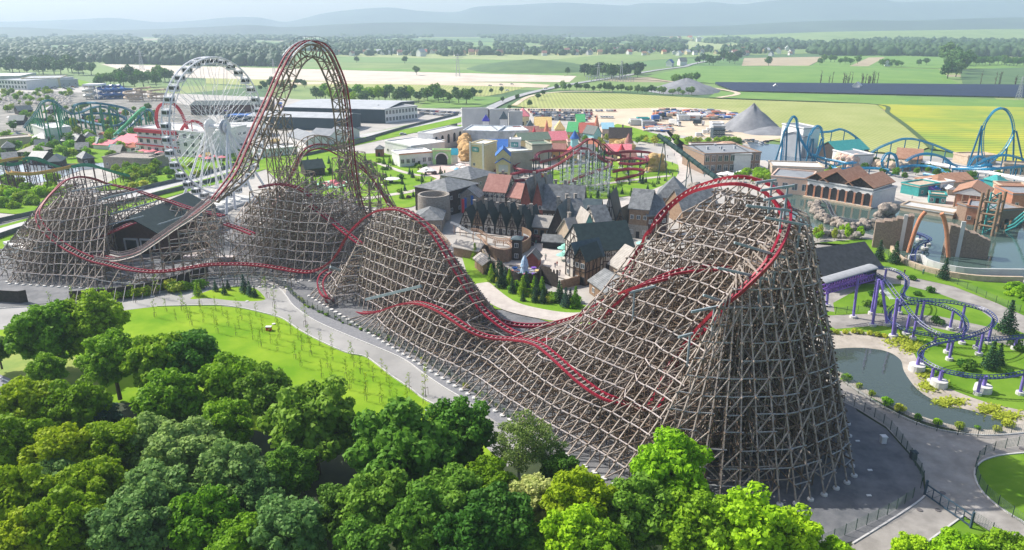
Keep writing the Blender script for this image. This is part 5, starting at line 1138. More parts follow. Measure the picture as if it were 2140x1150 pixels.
B(1955,402,2010,398,12,3.6,'hip',2.6,m_tan,m_ttile,'brown roofed pavilion behind the water front',win=(1,3),cat='pavilion'); B(1985,395,2030,393,10,3.6,'ga',2.2,m_tan,m_ttile,'smaller brown roof right of the pavilion',win=(1,3),cat='pavilion')
o=B(1992,432,2055,440,14,5.5,'ga',0.01,m_brick2,m_ttile,'temple building with timber columns and terracotta roof',cat='temple',name='temple',win=(0,0),door=0); L_=(G(2055,440,.9)-G(1992,432,.9)).length
r=MB()
for s0,s1 in ((-1,L_/2),(L_+1,L_/2)): r.ext([(s0,5.8),(s1,8.6),(s1,8.9),(s0,6.1)],'y',-2.6,15)
r.build('pediment_roof',m_ttile,o); r=MB(); r.ext([(-.6,5.6),(L_+.6,5.6),(L_/2,8.4)],'y',-2.4,-2.1); r.build('pediment',m_lgr,o)
for k in range(5): b=MB(); b.cyl(.4+k*(L_-.8)/4,-2.1,0,.32,5.6,.28,8); b.build('column',m_wd,o)
B(1918,412,1960,405,8,4,'flat',0,m_teg,m_tan,'teal framed kiosk on the water front',win=(1,3),cat='kiosk'); B(2080,400,2100,398,6,4,'hip',2.5,m_teg,m_teg,'small teal tent roof near the right edge',win=(1,1),cat='kiosk')
B(2014,468,2046,472,12,6,'flat',0,m_brick2,m_flat,'orange brick block with teal shutters on the lake, left',win=(1,2),cat='brick building'); B(2050,475,2132,470,12,5.5,'flat',0,m_brk,m_flat,'brown brick wing running to the right edge',win=(1,4),cat='brick building')
B(2110,440,2180,442,14,6,'flat',0,m_brick2,m_flat,'orange building at the right edge behind the brick wing',win=(1,3),cat='building'); B(2090,412,2150,415,10,4,'flat',0,m_tan,m_ttile,'tan stall row near the right edge',win=(1,4),cat='building')
B(1880,440,1990,458,9,1.6,'flat',0,m_tan,m_lgr,'low stone quay with pale paving on the lake',win=(0,0),door=0,cat='quay')
B(1940,425,1975,428,6,3.2,'flat',0,m_teg,m_tan,'market stalls with teal shutters and yellow awning',win=(1,3),cat='stall'); B(1962,405,1990,402,8,4.2,'flat',0,m_wht,m_peach,'white colonnaded kiosk with pink top',win=(1,4),cat='kiosk')
B(2020,345,2080,343,10,4,'flat',0,m_tan,m_tan,'sandy walls below the tall blue loop, left',win=(1,4),cat='building'); B(2095,362,2150,366,9,4,'flat',0,m_tan,m_tan,'sandy walls with battlements at the right edge',win=(1,5),cat='building')
# roof by the purple coaster
o=B(1716,608,1828,590,13,5,'ga',4.5,m_dwd,M_('roof_charcoal',(.035,.04,.045),(.065,.07,.08),.8,kind=('w',1.3)),'dark hall with charcoal shingle roof behind the purple launch track',cat='station hall',win=(0,0),door=0,over=1.2)
B(640,370,680,366,9,3.6,'ga',3.2,m_dwd,m_dkr,'small black hut in the garden behind the arch',cat='hut',win=(1,2)); B(412,455,452,450,5,3,'flat',0,m_dwd,m_flat,'small dark flat shed below the wheel',cat='shed',win=(1,1)); B(14,530,52,545,8,3,'flat',0,m_wht,m_wht,'white container cabin at the left edge',cat='cabin',win=(1,2))
B(1820,474,1850,480,3,0.01+2,'flat',0,m_stn,m_stn,'rough stone block between the rock wall and lake',cat='rock block',win=(0,0),door=0)
# ================= THE OTHER RIDES
whs = M_('white_steel', (.72,.73,.75), (.80,.81,.82), .5, rough=.4); blu = M_('blue_track_paint', (.015,.23,.42), (.03,.32,.54), .3, rough=.35); dbl = M_('blue_support_paint', (.015,.12,.22), (.02,.17,.28), .3, rough=.4)
pbl = M_('navy_track_paint', (.02,.035,.14), (.035,.055,.20), .5, rough=.35); ppl = M_('violet_column_paint', (.16,.12,.45), (.24,.18,.55), .5, rough=.4); dgn = M_('dark_green_steel', (.015,.05,.045), (.03,.08,.07), .5, rough=.4); grs = M_('green_track_paint', (.02,.20,.10), (.03,.28,.15), .4, rough=.4)
# big wheel
WC_ = Vector((-112, 281, 31)); WN = Vector((.94, -.34, 0)).normalized(); WW = Vector((.34, .94, 0)).normalized(); WR = 25.3
WH = thing('ferris_wheel', 'tall white observation wheel with closed cabins beside the coaster lift', 'ferris wheel', (WC_.x, WC_.y, .9))
def wp(a, r, n): return WC_ + WW * (r * cos(a)) + Vector((0, 0, r * sin(a))) + WN * n
for n_ in (-1.7, 1.7):
    b = MB(); b.tube([wp(2 * pi * i / 64, WR, n_) for i in range(64)], .34, 5, 0, True); b.tube([wp(2 * pi * i / 64, WR - 2.0, n_) for i in range(64)], .15, 4, 0, True)
    for i in range(64): b.beam(wp(2 * pi * i / 64, WR, n_), wp(2 * pi * (i + 1) / 64, WR - 2, n_), .12)
    b.build('rim', whs, WH)
for k in range(16):
    a = 2 * pi * k / 16 + .1; b = MB()
    for n_ in (-1, 1):
        e = .022 * 1
        for s in (-1, 1): b.beam(wp(a + s * .35, 3, n_ * 3.2), wp(a + s * .035, WR - 2, n_ * 1.7), .11)
        for j in range(6):
            t = j / 6; t2 = (j + 1) / 6; s = 1 if j % 2 else -1
            b.beam(wp(a + s * lerp(.35, .035, t ** .4), lerp(3, WR - 2, t), n_ * lerp(3.2, 1.7, t)), wp(a - s * lerp(.35, .035, t2 ** .4), lerp(3, WR - 2, t2), n_ * lerp(3.2, 1.7, t2)), .06)
    b.build('spoke', whs, WH)
b = MB(); b.tube([WC_ - WN * 5, WC_ + WN * 5], .9, 12)
for s in (-1, 1): b.tube([WC_ + WN * 3.2 * s, WC_ + WN * 3.5 * s], 2.9, 20); b.tube([WC_ + WN * 4.2 * s, WC_ + WN * 4.5 * s], 2.2, 20)
b.build('hub', whs, WH)
gl = M_('cabin_glass', (.02,.025,.04), (.04,.05,.07), 1., rough=.15, spec=.8)
for k in range(34):
    a = 2 * pi * k / 34; c = wp(a, WR + .1, 0); b = MB(); u, w = WW, WN
    def bx(c, a1, b1, z0, z1, mi):
        P = [c + u * (a1 * i) + w * (b1 * j) for i, j in ((-1, -1), (1, -1), (1, 1), (-1, 1))]
        b.add([(p.x, p.y, p.z + z) for z in (z0, z1) for p in P], [(3,2,1,0),(4,5,6,7),(0,1,5,4),(1,2,6,5),(2,3,7,6),(3,0,4,7)], mi)
    bx(c, 1.15, 1.2, -2.6, -1.9, 0); bx(c, 1.1, 1.15, -1.9, -.75, 1); bx(c, 1.2, 1.25, -.75, -.35, 0); bx(c, .12, 1.2, -1.95, -.7, 0); b.tube([c - w * 1.7, c + w * 1.7], .12, 5)
    for i, j in ((-1, -1), (1, -1), (1, 1), (-1, 1)): q = c + u * 1.12 * i + w * 1.17 * j; b.beam((q.x, q.y, q.z - 2), (q.x, q.y, q.z - .6), .16)
    b.build('cabin', [whs, gl], WH)
for s in (-1, 1):
    for k in (-1.35, -.6, .6, 1.35):
        f = WC_ + WN * s * (7 + 3 * abs(k)) + WW * k * 10; f.z = .9; b = MB(); b.tube([WC_ + WN * 4.6 * s, f], [.35, .5], 10); b.build('leg', whs, WH)
b = MB(); q = WC_; b.prism([(q.x + a * WW.x * 12 + c * WN.x * 7, q.y + a * WW.y * 12 + c * WN.y * 7) for a, c in ((-1,-1),(1,-1),(1,1),(-1,1))], .9, 1.8); b.build('boarding_deck', m_lgr, WH)
# generic steel track
def strack(root, P, gauge=1.1, r=.13, spine=.3, m=None, ms=None, tie=1.1, name='track_section', cols=None, colr=.28, drop=1., ctap=1., foot=None, closed=False):
    Q = resample(cr(P, 8), tie); n = len(Q); b = MB(); L = []; R = []; S = []
    for i, p in enumerate(Q):
        t = (Q[min(i + 1, n - 1)] - Q[max(i - 1, 0)]).normalized(); s = Vector((t.y, -t.x, 0))
        if s.length < .2: s = (R[-1] - L[-1]) if L else Vector((1, 0, 0))
        s.normalize()
        if L and s.dot(R[-1] - L[-1]) < 0: s = -s
        u = s.cross(t); u = -u if u.z < 0 else u
        L.append(p - s * gauge / 2); R.append(p + s * gauge / 2); S.append(p - u * drop * .6)
    b.tube(S, spine, 6); 
    for i in range(0, n, 1): b.beam(L[i], S[i], .12); b.beam(R[i], S[i], .12)
    tr = b.build(name, m, root)
    for X in (L, R): b = MB(); b.tube(X, r, 5); b.build('rail', m, tr)
    if cols:
        for i in range(cols // 2, n, cols):
            p = S[i]
            if p.z < 2.2: continue
            b = MB(); b.cyl(p.x, p.y, .9, colr * ctap, p.z, colr, 8)
            if foot: b.cyl(p.x, p.y, .85, foot, 1.5, foot, 12, 1)
            b.build('column', [ms, conc_m], root)
    return Q
def col(root, a, c, r, m, name='column', n=8): b = MB(); b.tube([a, c], r, n); return b.build(name, m, root)
# blue mega coaster on the right
BC = thing('blue_coaster', 'bright blue looping coaster winding around the sandy themed island', 'roller coaster', tuple(G(1960, 355, .9)))
def yp(y, L_): return [GY(a, c, y + (d[0] if d else 0)) for a, c, *d in L_]
kw = dict(m=blu, ms=dbl, r=.18, gauge=1.3, spine=.36)
def GZ(z, L_): return [G(a, c, z + (d[0] if d else 0)) for a, c, *d in L_]
for Q_, c in ((yp(352,[(2002,362,-14),(2024,355,-9),(2061,342,-5),(2090,322,-2),(2105,304,-1),(2114,288),(2119,271),(2115,247),(2105,230),(2092,225),(2077,231,1),(2065,245,2),(2056,264,3),(2053,293,4),(2055,322,5),(2066,345,5),(2090,352,4)]),0),
 (yp(338,[(1996,368),(2021,355),(2043,342),(2066,330),(2096,323),(2121,326),(2142,334),(2165,350)]),6),(yp(385,[(1821,318),(1843,305),(1880,291),(1897,289),(1913,290),(1940,297),(1964,306),(1991,317),(2019,326),(2045,331),(2060,334)]),7),
 (yp(352,[(1885,350),(1889,342),(1897,333),(1915,324),(1937,320),(1962,324),(1980,333),(1991,344),(2000,352)]),6),(GZ(4,[(1882,348),(1907,345),(1937,346),(1955,350),(1975,358),(1990,366)]),5),(GZ(4,[(1918,337),(1990,350),(2070,361),(2150,377)]),5),
 (yp(362,[(1632,340),(1634,325),(1636,310),(1637,290),(1643,267),(1651,250),(1659,242),(1666,250),(1668,268),(1673,287),(1682,303),(1695,322),(1712,335),(1741,345)]),0),(yp(362,[(1690,325),(1689,304),(1691,290),(1695,276),(1702,266),(1710,262),(1717,268),(1720,285),(1717,298),(1710,316),(1696,340)]),0),
 (yp(410,[(1668,274),(1688,273),(1710,275),(1735,274),(1757,269),(1775,276),(1792,288),(1805,300)]),7),(yp(340,[(1876,366),(1864,362),(1856,358),(1848,350),(1845,343),(1844,332),(1852,321),(1863,319),(1872,325),(1876,338),(1878,352)]),0),
 (GZ(4,[(1781,338,2),(1752,343),(1741,348),(1755,352),(1801,350),(1837,351),(1860,354)]),6),(yp(345,[(2025,362),(2024,348),(2035,330),(2050,326),(2062,338),(2075,352)]),0),(GZ(4.5,[(1990,352),(2030,352,1),(2070,352,2),(2110,349,2),(2150,345)]),6),
 (GZ(3.5,[(1930,362),(1965,368),(2010,374),(2060,378),(2110,386),(2150,392)]),6),(GZ(5,[(1975,336,3),(2000,345,1),(2025,350),(2050,346,2),(2075,342,3)]),6),(GZ(6,[(1700,322,2),(1720,330),(1745,335),(1770,340),(1790,338)]),5)):
    strack(BC, Q_, cols=c, **kw)
for y, L_ in ((352,[((2052,263),(2018,362)),((2052,263),(2041,352)),((2119,272),(2118,352)),((2124,274),(2142,352)),((2105,304),(2100,350))]),(362,[((1643,267),(1620,322)),((1645,267),(1644,330)),((1668,268),(1664,328)),((1668,268),(1676,330)),((1697,290),(1684,336)),((1719,290),(1727,352)),((1700,290),(1699,330)),((1717,290),(1700,338))]),(340,[((1859,320),(1856,345)),((1872,324),(1882,346))])):
    for a, c in L_: q = GY(*c, y - 1); q.z = max(.8, min(q.z, 1)); col(BC, GY(*a, y), q, .42, dbl)
b = MB(); b.tube([G(1918, 338, 4.6), G(2070, 362, 4.6), G(2150, 378, 4.6)], .9, 8); b.build('launch_tube', whs, BC)
# red family coaster behind the village
RD = thing('red_coaster', 'dark red twisting coaster on dark green columns behind the village roofs', 'roller coaster', tuple(G(1220, 380, .9)))
kr = dict(m=M_('crimson_track_paint', (.22,.012,.035), (.32,.02,.05), .5, rough=.4), ms=dgn, r=.2, gauge=1.4, spine=.4, cols=5, foot=.8)
for P in ([(1054,364,2),(1072,362,3),(1095,358,4),(1125,356,4),(1150,350,7),(1185,330,12),(1215,309,17),(1235,316,14),(1262,334,9),(1276,340,8),(1266,350,8),(1230,362,7),(1205,372,6),(1185,382,4),(1162,391,3),(1125,389,2),(1080,388,2),(1050,390,2)],
 [(1120,330,8),(1122,322,8),(1140,315,9),(1180,314,9),(1215,320,8),(1250,325,7),(1290,335,6)],[(1130,338,7),(1170,326,8),(1205,306,14),(1222,294,17),(1236,289,19),(1250,296,17),(1262,312,11),(1275,320,9),(1310,316,9),(1342,316,9),(1362,320,8),(1352,332,7),(1320,330,6),(1285,334,6)],
 [(1350,325,8),(1352,336,7),(1325,342,6),(1290,340,6)],[(1280,358,6),(1310,352,7),(1342,354,7),(1344,360,6),(1325,366,4),(1285,375,3)],[(1262,300,14),(1275,312,10),(1290,322,7),(1310,326,6)],
 [(1075,350,4),(1078,343,5),(1100,336,6),(1130,331,7)],[(1075,350,4),(1090,354,4),(1120,360,3),(1135,366,2),(1115,372,2),(1080,376,2),(1055,372,2)],[(1022,322,6),(1030,340,4),(1036,356,2),(1045,364,1.5)]):
    strack(RD, [G(*a) for a in P], **kr)
o = thing('steel_scaffold', 'pale grey scaffold tower standing inside the red coaster', 'scaffold', tuple(G(1220, 392, .9))); ORG[o.name] = Vector(o.location)
for i, (x, y, h) in enumerate(((1178,400,10),(1190,395,13),(1204,392,17),(1220,392,17),(1236,396,16),(1250,400,12),(1264,402,12),(1186,408,8),(1240,408,11),(1262,412,11),(1216,404,14),(1200,404,11))):
    c = G(x, y, .9); b = MB(); prev = None; w = 1.6
    for k in range(int(h / 2) + 1):
        z = .9 + 2 * k; cs = [(c.x + a * w, c.y + e * w, z) for a, e in ((-1,-1),(1,-1),(1,1),(-1,1))]
        for q in range(4):
            b.beam(cs[q], cs[(q + 1) % 4], .1)
            if prev: b.beam(prev[q], cs[q], .12); b.beam(prev[q], cs[(q + 1) % 4], .07)
        prev = cs
    b.build('scaffold_bay', M_('scaffold_grey', (.38,.42,.44)), o)
# dark tube ride
o = thing('tube_slide', 'long dark green tube slanting down from tall thin legs towards the coaster crest', 'tube ride', tuple(G(1440, 385, .9)))
a, c = GY(1376, 283, 323), GY(1506, 379, 296); col(o, a, c, 1.0, dgn, 'tube', 12)
for i in range(1, 12): q = a.lerp(c, i / 12); d = (c - a).normalized(); col(o, q - d * .15, q + d * .15, 1.15, dgn, 'flange', 12)
for f, (x1, y1), (x2, y2) in ((.1, (1372,386), (1394,382)), (.5, (1432,398), (1448,395)), (.97, (1500,395), (1508,395))):
    q = a.lerp(c, f)
    for (x, y) in ((x1, y1), (x2, y2)): col(o, q, G(x, y, .9), .2, dgn, 'leg')
# purple family coaster
PC = thing('purple_coaster', 'navy coaster track on violet columns over the east lawns and pond', 'roller coaster', tuple(G(1950, 720, .9)))
kp = dict(m=pbl, ms=ppl, r=.09, gauge=.95, spine=.13, tie=.75, cols=11, colr=.3, foot=.75)
for P in ([(1803,567,11.5),(1826,570,11.3),(1840,577,11),(1856,591,10),(1872,613,8.5),(1887,631,7.5),(1903,653,6.5),(1925,675,5.5),(1950,691,5),(1978,700,5),(2003,699,5.2),(2019,685,5.6),(2016,666,6),(2000,650,6),(1972,638,6),(1941,630,6),(1909,631,5.5),(1878,636,5),(1862,647,4.5),(1859,663,4),(1872,678,3.8),(1900,689,3.6),(1947,698,3.4),(2009,703,3.4),(2072,707,3.6),(2140,702,4),(2200,698,4)],
 [(1822,558,8),(1853,559,8),(1878,567,8),(1894,581,7.6),(1895,597,7.2),(1886,613,6.6),(1897,622,6.8),(1931,625,7),(1978,628,7.4),(2025,636,7.6),(2060,647,7.6),(2078,663,7.4),(2075,678,7),(2053,692,6.6),(2009,705,6),(1962,714,5.4),(1934,725,5),(1923,741,4.8),(1937,756,4.6),(1972,772,4.6),(2025,783,4.8),(2072,786,5),(2119,782,5.4),(2160,772,6)]):
    strack(PC, [G(*a) for a in P], **kp)
b = MB(); A_, E_ = G(1712, 602, 9.5), G(1822, 570, 11.2); d = (E_ - A_)
for s in (-.9, .9):
    sd_ = Vector((-d.y, d.x, 0)).normalized() * s
    for z in (0, -1.5): b.beam(A_ + sd_ + Vector((0, 0, z)), E_ + sd_ + Vector((0, 0, z)), .22)
    for k in range(20): p, q = A_.lerp(E_, k / 20) + sd_, A_.lerp(E_, (k + 1) / 20) + sd_; b.beam(p, q - Vector((0, 0, 1.5)), .13); b.beam(p - Vector((0, 0, 1.5)), p, .13)
b.build('launch_truss', m_purp, PC)
b = MB(); sd_ = Vector((-d.y, d.x, 0)).normalized(); pr = []
for k in range(9): t = k / 8 * pi; pr.append(sd_ * 1.7 * cos(t) + Vector((0, 0, 1.5 + .55 * sin(t))))
for i in range(8): b.add([tuple(A_ + pr[i]), tuple(E_ + pr[i]), tuple(E_ + pr[i + 1]), tuple(A_ + pr[i + 1])], [(0, 1, 2, 3)])
b.build('curved_roof', M_('sheet_roof_pale', (.26,.27,.285)), PC)
b = MB(); P = [G(*a) for a in ((1840,583,10.2),(1862,606,8.4),(1880,628,7.2))]; Qc = resample(cr(P, 8), .5)
for i, p in enumerate(Qc[:-1]): t = (Qc[i + 1] - p).normalized(); s = Vector((t.y, -t.x, 0)).normalized(); b.beam(p + s * .9, p + s * 2.1, .3, .08); 
b.build('stair_walkway', whs, PC)
for x, y, z, X, Y in ((1731,592,8.5,1728,640),(1793,582,9.5,1783,664),(1837,584,10.5,1823,681),(1842,586,10.5,1854,680),(1875,624,7,1865,704),(1902,656,5.5,1893,699)):
    f = G(X, Y, .9); p = GY(x, y, f.y) if X != 1854 else G(x, y, z); col(PC, p, f, .33, ppl); b = MB(); b.cyl(f.x, f.y, .8, .85, 1.4, .85, 12); b.build('footing', conc_m, PC)
for x, y in ((1969,775),(2061,786),(1923,742)): 
    q = G(x - 8, y + 32, .9); b = MB(); b.cyl(q.x, q.y, -.5, 1.7, 2.2, 1.5, 18); b.build('concrete_base', conc_m, PC); col(PC, (q.x, q.y, 2), GY(x, y, q.y), .36, ppl)
# track over the lake
o = thing('lake_track', 'dark blue water coaster track crossing the lake between the brick bridge piers', 'coaster track', tuple(G(1920, 500, .9)))
strack(o, [G(*a) for a in ((1912,485,3),(1925,489,3.2),(1940,496,3.4),(1942,502,3.4),(1925,508,3.4),(1913,520,3.2),(1908,535,3),(1909,545,2.6))], m=pbl, ms=pbl, r=.14, gauge=1.2, spine=.22, cols=6, foot=1.1, tie=.9)
strack(o, [G(*a) for a in ((1720,418,2.4),(1730,424,2.4),(1736,438,2.4),(1745,452,2.2),(1770,458,2),(1800,462,2),(1830,458,2),(1860,456,2.4))], m=M_('rail_grey', (.08,.09,.11)), ms=pbl, r=.14, gauge=1.2, spine=.2, cols=7, foot=1.1, tie=1.)
# teal coaster, green slide and red loop at the left
o = thing('teal_coaster', 'teal and blue coaster with steep dive over the grey huts on the left', 'roller coaster', tuple(G(150, 262, .9)))
kt = dict(m=M_('teal_track_paint', (.02,.16,.26), (.04,.24,.36), .3, rough=.4), ms=grs, r=.28, gauge=1.6, spine=.5, tie=1.4, cols=6, colr=.4)
for P in ([(50,266,3),(54,261,5),(68,245,13),(79,229,20),(87,215,25),(98,209,27),(111,211,26),(124,221,21),(140,233,15),(152,237,13),(172,233,14),(190,225,17),(215,222,18),(240,232,13),(250,245,8)],
 [(152,232,15),(159,218,20),(183,214,21),(206,215,21),(238,220,18),(262,226,15),(283,237,10),(300,250,6)],[(330,262,4),(322,240,12),(310,228,17),(300,234,14),(285,250,9),(262,272,3)]): strack(o, [G(*a) for a in P], **kt)
strack(o, [G(*a) for a in ((170,240,12),(200,236,13),(235,238,12),(262,248,9),(240,262,5),(200,258,5),(165,250,6))], **kt)
o2 = thing('green_slide', 'straight bright green tube sloping down beside the teal coaster', 'slide', tuple(G(270, 270, .9)))
c = cr([G(238,284,2), G(262,262,8), G(280,244,14), G(295,230,19), G(303,226,20)], 8); b = MB(); b.tube(c, 1.0, 8); b.build('tube', M_('light_green_paint', (.08,.42,.20)), o2)
for p in c[4::6]: col(o2, tuple(p), (p.x, p.y, .9), .35, grs)
o = thing('red_loop', 'red arched coaster loop between the slide and the big wheel', 'roller coaster', tuple(G(350, 290, .9)))
strack(o, [GY(x, y, 400) for x, y in ((345,285),(332,266),(326,248),(327,232),(332,221),(342,215),(356,214),(368,220),(380,236),(390,262),(398,285))], m=m_red, ms=m_red, r=.3, gauge=1.5, spine=.55, tie=1.3)
strack(o, [GY(x, y, 392) for x, y in ((372,290),(380,268),(392,255),(408,252),(424,262),(436,280))], m=m_red, ms=m_red, r=.3, gauge=1.5, spine=.5, tie=1.3, cols=7)
# flume with wooden trestles at the left edge
o = thing('log_flume', 'yellow and green flume channels on thin maroon trestles at the left edge', 'water ride', tuple(G(100, 380, .9)))
yl = M_('flume_yellow', (.42,.26,.06), (.52,.34,.10)); gf = M_('flume_green', (.02,.17,.10), (.03,.24,.15)); mar = M_('trestle_maroon', (.09,.035,.05), (.13,.06,.07))
for m_, P in ((yl, [(-10,342,11),(20,336,12),(45,333,12),(60,333,12)]), (gf, [(50,333,12.5),(75,334,12.3),(95,341,11),(125,352,8),(150,358,6)]), (yl, [(18,360,8),(25,364,8),(63,366,8),(100,361,8.5),(125,356,9),(150,350,10),(170,346,10)]), (gf, [(150,351,10.2),(175,347,10.5),(195,349,10),(219,356,8),(250,365,5),(269,370,3)]), (gf, [(0,344,10),(25,346,10),(48,342,10.5),(60,337,11)])):
    Q = resample(cr([G(*a) for a in P], 8), 1.4); b = MB(); L_, R_ = offs(Q, -1), offs(Q, 1)
    for i in range(len(Q) - 1): b.beam(Q[i], Q[i + 1], 2, .2); b.beam(L_[i] + Vector((0, 0, .5)), L_[i + 1] + Vector((0, 0, .5)), .15, 1); b.beam(R_[i] + Vector((0, 0, .5)), R_[i + 1] + Vector((0, 0, .5)), .15, 1)
    b.build('channel', m_, o)
    for i in range(0, len(Q), 3):
        b = MB(); z = Q[i].z - .2
        for X in (L_, R_): b.beam((X[i].x, X[i].y, .8), (X[i].x, X[i].y, z), .22)
        zz = 2.5
        while zz < z: b.beam((L_[i].x, L_[i].y, zz), (R_[i].x, R_[i].y, zz), .14); b.beam((L_[i].x, L_[i].y, zz - 2), (R_[i].x, R_[i].y, zz), .1); zz += 2.2
        b.build('trestle', mar, o)
# water slides
o = thing('water_slide_tower', 'tower of dark blue spiral water slides with a white platform', 'water slide', tuple(G(205, 205, .9)))
c = G(205, 206, .9); b = MB(); b.box(c.x - 9, c.y - 6, 13, c.x + 7, c.y + 6, 14.5)
for i in range(-2, 3):
    for j in (-1, 1): b.beam((c.x + i * 4, c.y + j * 5.5, .9), (c.x + i * 4, c.y + j * 5.5, 13), .5)
b.build('platform', whs, o)
for k in range(4):
    b = MB(); dx = 9 + k * 5; b.tube([(c.x + dx + (7 - k * .3) * cos(t * .5 + k), c.y + k * 4 + 7 * sin(t * .5 + k), 13 - k * .8 - t * .36) for t in range(34)], 1.1, 7); b.build('slide_tube', M_('slide_blue', (.01,.09,.30), (.02,.13,.40), 1., rough=.3), o)
b = MB(); b.tube([(c.x - 4 - 5 * cos(t * .6), c.y - 6 + 5 * sin(t * .6), 13 - t * .45) for t in range(26)], 1.3, 7); b.build('slide_tube', M_('slide_cream', (.6,.58,.5), (.68,.66,.6), 1., rough=.3), o)
for x, y in ((300,205),(330,210),(280,212)):
    q = G(x, y, .9); b = MB(); R = random.Random(x)
    for i in range(14): p = (q.x + R.uniform(-9, 9), q.y + R.uniform(-6, 6)); b.beam((*p, .9), (*p, R.uniform(4, 11)), .35)
    b.tube([(q.x + 8 * cos(t * .45), q.y + 6 * sin(t * .45), 11 - t * .3) for t in range(30)], .9, 6)
    tag(b.build('water_slide', m_tan, loc=tuple(q)), {300:'tan spiral water slide left of the grey net hall',330:'tan spiral water slide nearest the big wheel',280:'tan spiral water slide beside the blue slide tower'}[x], 'water slide')
# village ride: timber drum with small coaster, boarded walls, carousel
def wallrun(name, pts, h, m, label, cat='fence', t=.25, jag=0, seg=1.2, **k):
    P = resample(cr([G(x, y, .9) for x, y in pts], 6), seg); b = MB()
    for i in range(len(P) - 1):
        hh = h + (ru(0, jag) if jag else 0); p, q = P[i], P[i + 1]; b.beam((p.x, p.y, .9 + hh / 2), (q.x, q.y, .9 + hh / 2), t, hh)
    return tag(b.build(name, m, loc=tuple(P[0])), label, cat)
c = G(1052, 512, .9); pts = []
wallrun('timber_wall', [(1016,520),(1018,535),(1035,546),(1060,548),(1085,535),(1106,522),(1108,508),(1090,498)], 4, m_wd, 'curved timber board wall around the small village coaster', 'wall', seg=.8)
wallrun('fence', [(1000,478),(1030,480),(1060,488),(1090,498),(1108,508)], 2, m_gry, 'grey slatted fence curving above the small village coaster', seg=.8)
o = thing('mouse_coaster', 'small tan steel coaster with a blue drop inside the round timber wall', 'roller coaster', tuple(c))
tn = M_('tan_track_paint', (.42,.26,.17), (.5,.33,.22))
for m_, P in ((m_gry, [(942,464,5),(952,468,4.6),(975,480,3.5),(997,490,2.6)]), (tn, [(997,490,2.6),(1010,500,3),(1020,512,3.4),(1045,520,3.4),(1070,518,3.4),(1080,508,3.4),(1065,500,3.4),(1040,498,3.2),(1015,490,4),(1000,480,5),(985,478,5.4)]), (tn, [(1025,525,2),(1050,530,2),(1075,522,2),(1060,506,2.6),(1030,504,3)]), (tn, [(893,468,5),(905,472,6),(918,486,4.8),(932,500,3.6),(940,512,3)]), (tn, [(893,470,4),(908,478,5),(920,492,4),(936,506,3)])):
    strack(o, [G(*a) for a in P], m=m_, ms=tn, r=.09, gauge=.8, spine=.12, tie=.7, cols=4, colr=.1)
B(1070,545,1088,546,3,6.5,'hip',1,m_dwd,m_teal,'dark square timber lookout tower on the round wall',cat='lookout tower',win=(2,1),door=0); B(1100,560,1124,562,4,3,'gx',1.8,m_redw,m_slate,'small red-brown hut beside the carousel',cat='hut',win=(0,0))
wallrun('stockade', [(1040,566),(1062,590),(1090,600),(1120,598),(1132,580)], 3.6, m_dwd, 'dark palisade wall curving around the carousel', 'palisade', jag=.4, seg=.5)
wallrun('stockade', [(1132,588),(1150,596),(1168,602)], 3.6, m_dwd, 'dark spiky palisade right of the curved palisade', 'palisade', jag=1.6, seg=.6)
wallrun('stone_wall', [(1010,545),(1022,562),(1040,578),(1045,596)], 3.5, m_tan, 'rough sandstone wall left of the carousel', 'wall', t=.7, jag=.7, seg=.9)
wallrun('timber_wall', [(1172,604),(1200,598),(1232,590)], 2.4, m_wd, 'stepped timber wall between palisade and boarded shed', 'wall', jag=.5, seg=1.4)
B(948,535,1000,545,5,3,'ga',1.4,m_wd,m_shin,'covered boarded walkway with bleached roof below the small coaster',cat='walkway',win=(0,0),door=0); B(992,560,1010,575,4,3,'ga',1.2,m_wd,m_shin,'lower bleached roofed walkway running towards the viewer',cat='walkway',win=(0,0),door=0)
c = G(1096, 575, .9); o = thing('carousel', 'small round ride with coloured cars around a blue and white figure', 'carousel', tuple(c)); b = MB(); b.cyl(c.x, c.y, .9, 5, 1.3, 5, 24); b.build('platform', m_gry, o)
b = MB(); b.cyl(c.x, c.y, 1.3, 1.4, 3.5, .9, 10); b.cyl(c.x, c.y, 3.5, 1.2, 5.4, .8, 10); b.cyl(c.x, c.y, 5.4, .8, 6.6, .2, 10); b.build('centre_figure', M_('paint_light_blue', (.25,.45,.65), (.6,.7,.8), 2.), o)
for k, cc in enumerate((m_yel, m_purp, m_red, m_blue, m_org, m_teg, m_pnk, m_purp)):
    a = k * pi / 4; q = (c.x + 3.8 * cos(a), c.y + 3.8 * sin(a)); b = MB(); b.cyl(q[0], q[1], 1.7, .45, 2.3, .85, 8); b.beam((c.x, c.y, 1.9), (*q, 1.9), .15); b.build('ride_car', cc, o)
b = MB()
for k in range(40): a = k * 2 * pi / 40; b.beam((c.x + 6 * cos(a), c.y + 6 * sin(a), .9), (c.x + 6 * cos(a), c.y + 6 * sin(a), 2), .06); b.beam((c.x + 6 * cos(a), c.y + 6 * sin(a), 1.9), (c.x + 6 * cos(a + .157), c.y + 6 * sin(a + .157), 1.9), .07)
b.build('railing', m_tbr, o)
c = G(838, 392, .9); b = MB(); o = thing('water_play_ride', 'low pink and pale green round ride in the garden', 'ride', tuple(G(700, 386, .9))); c = G(700, 386, .9); b.cyl(c.x, c.y, .9, 8, 1.3, 8, 24); b.build('basin', M_('basin_green', (.30,.55,.40)), o)
b = MB()
for k in range(6): a = k * pi / 3; b.cyl(c.x + 4 * cos(a), c.y + 4 * sin(a), 1.3, 1.4, 2.2, .8, 8)
b.cyl(c.x, c.y, 1.3, 2.4, 3, .6, 12); b.build('ride_car', m_pnk, o)
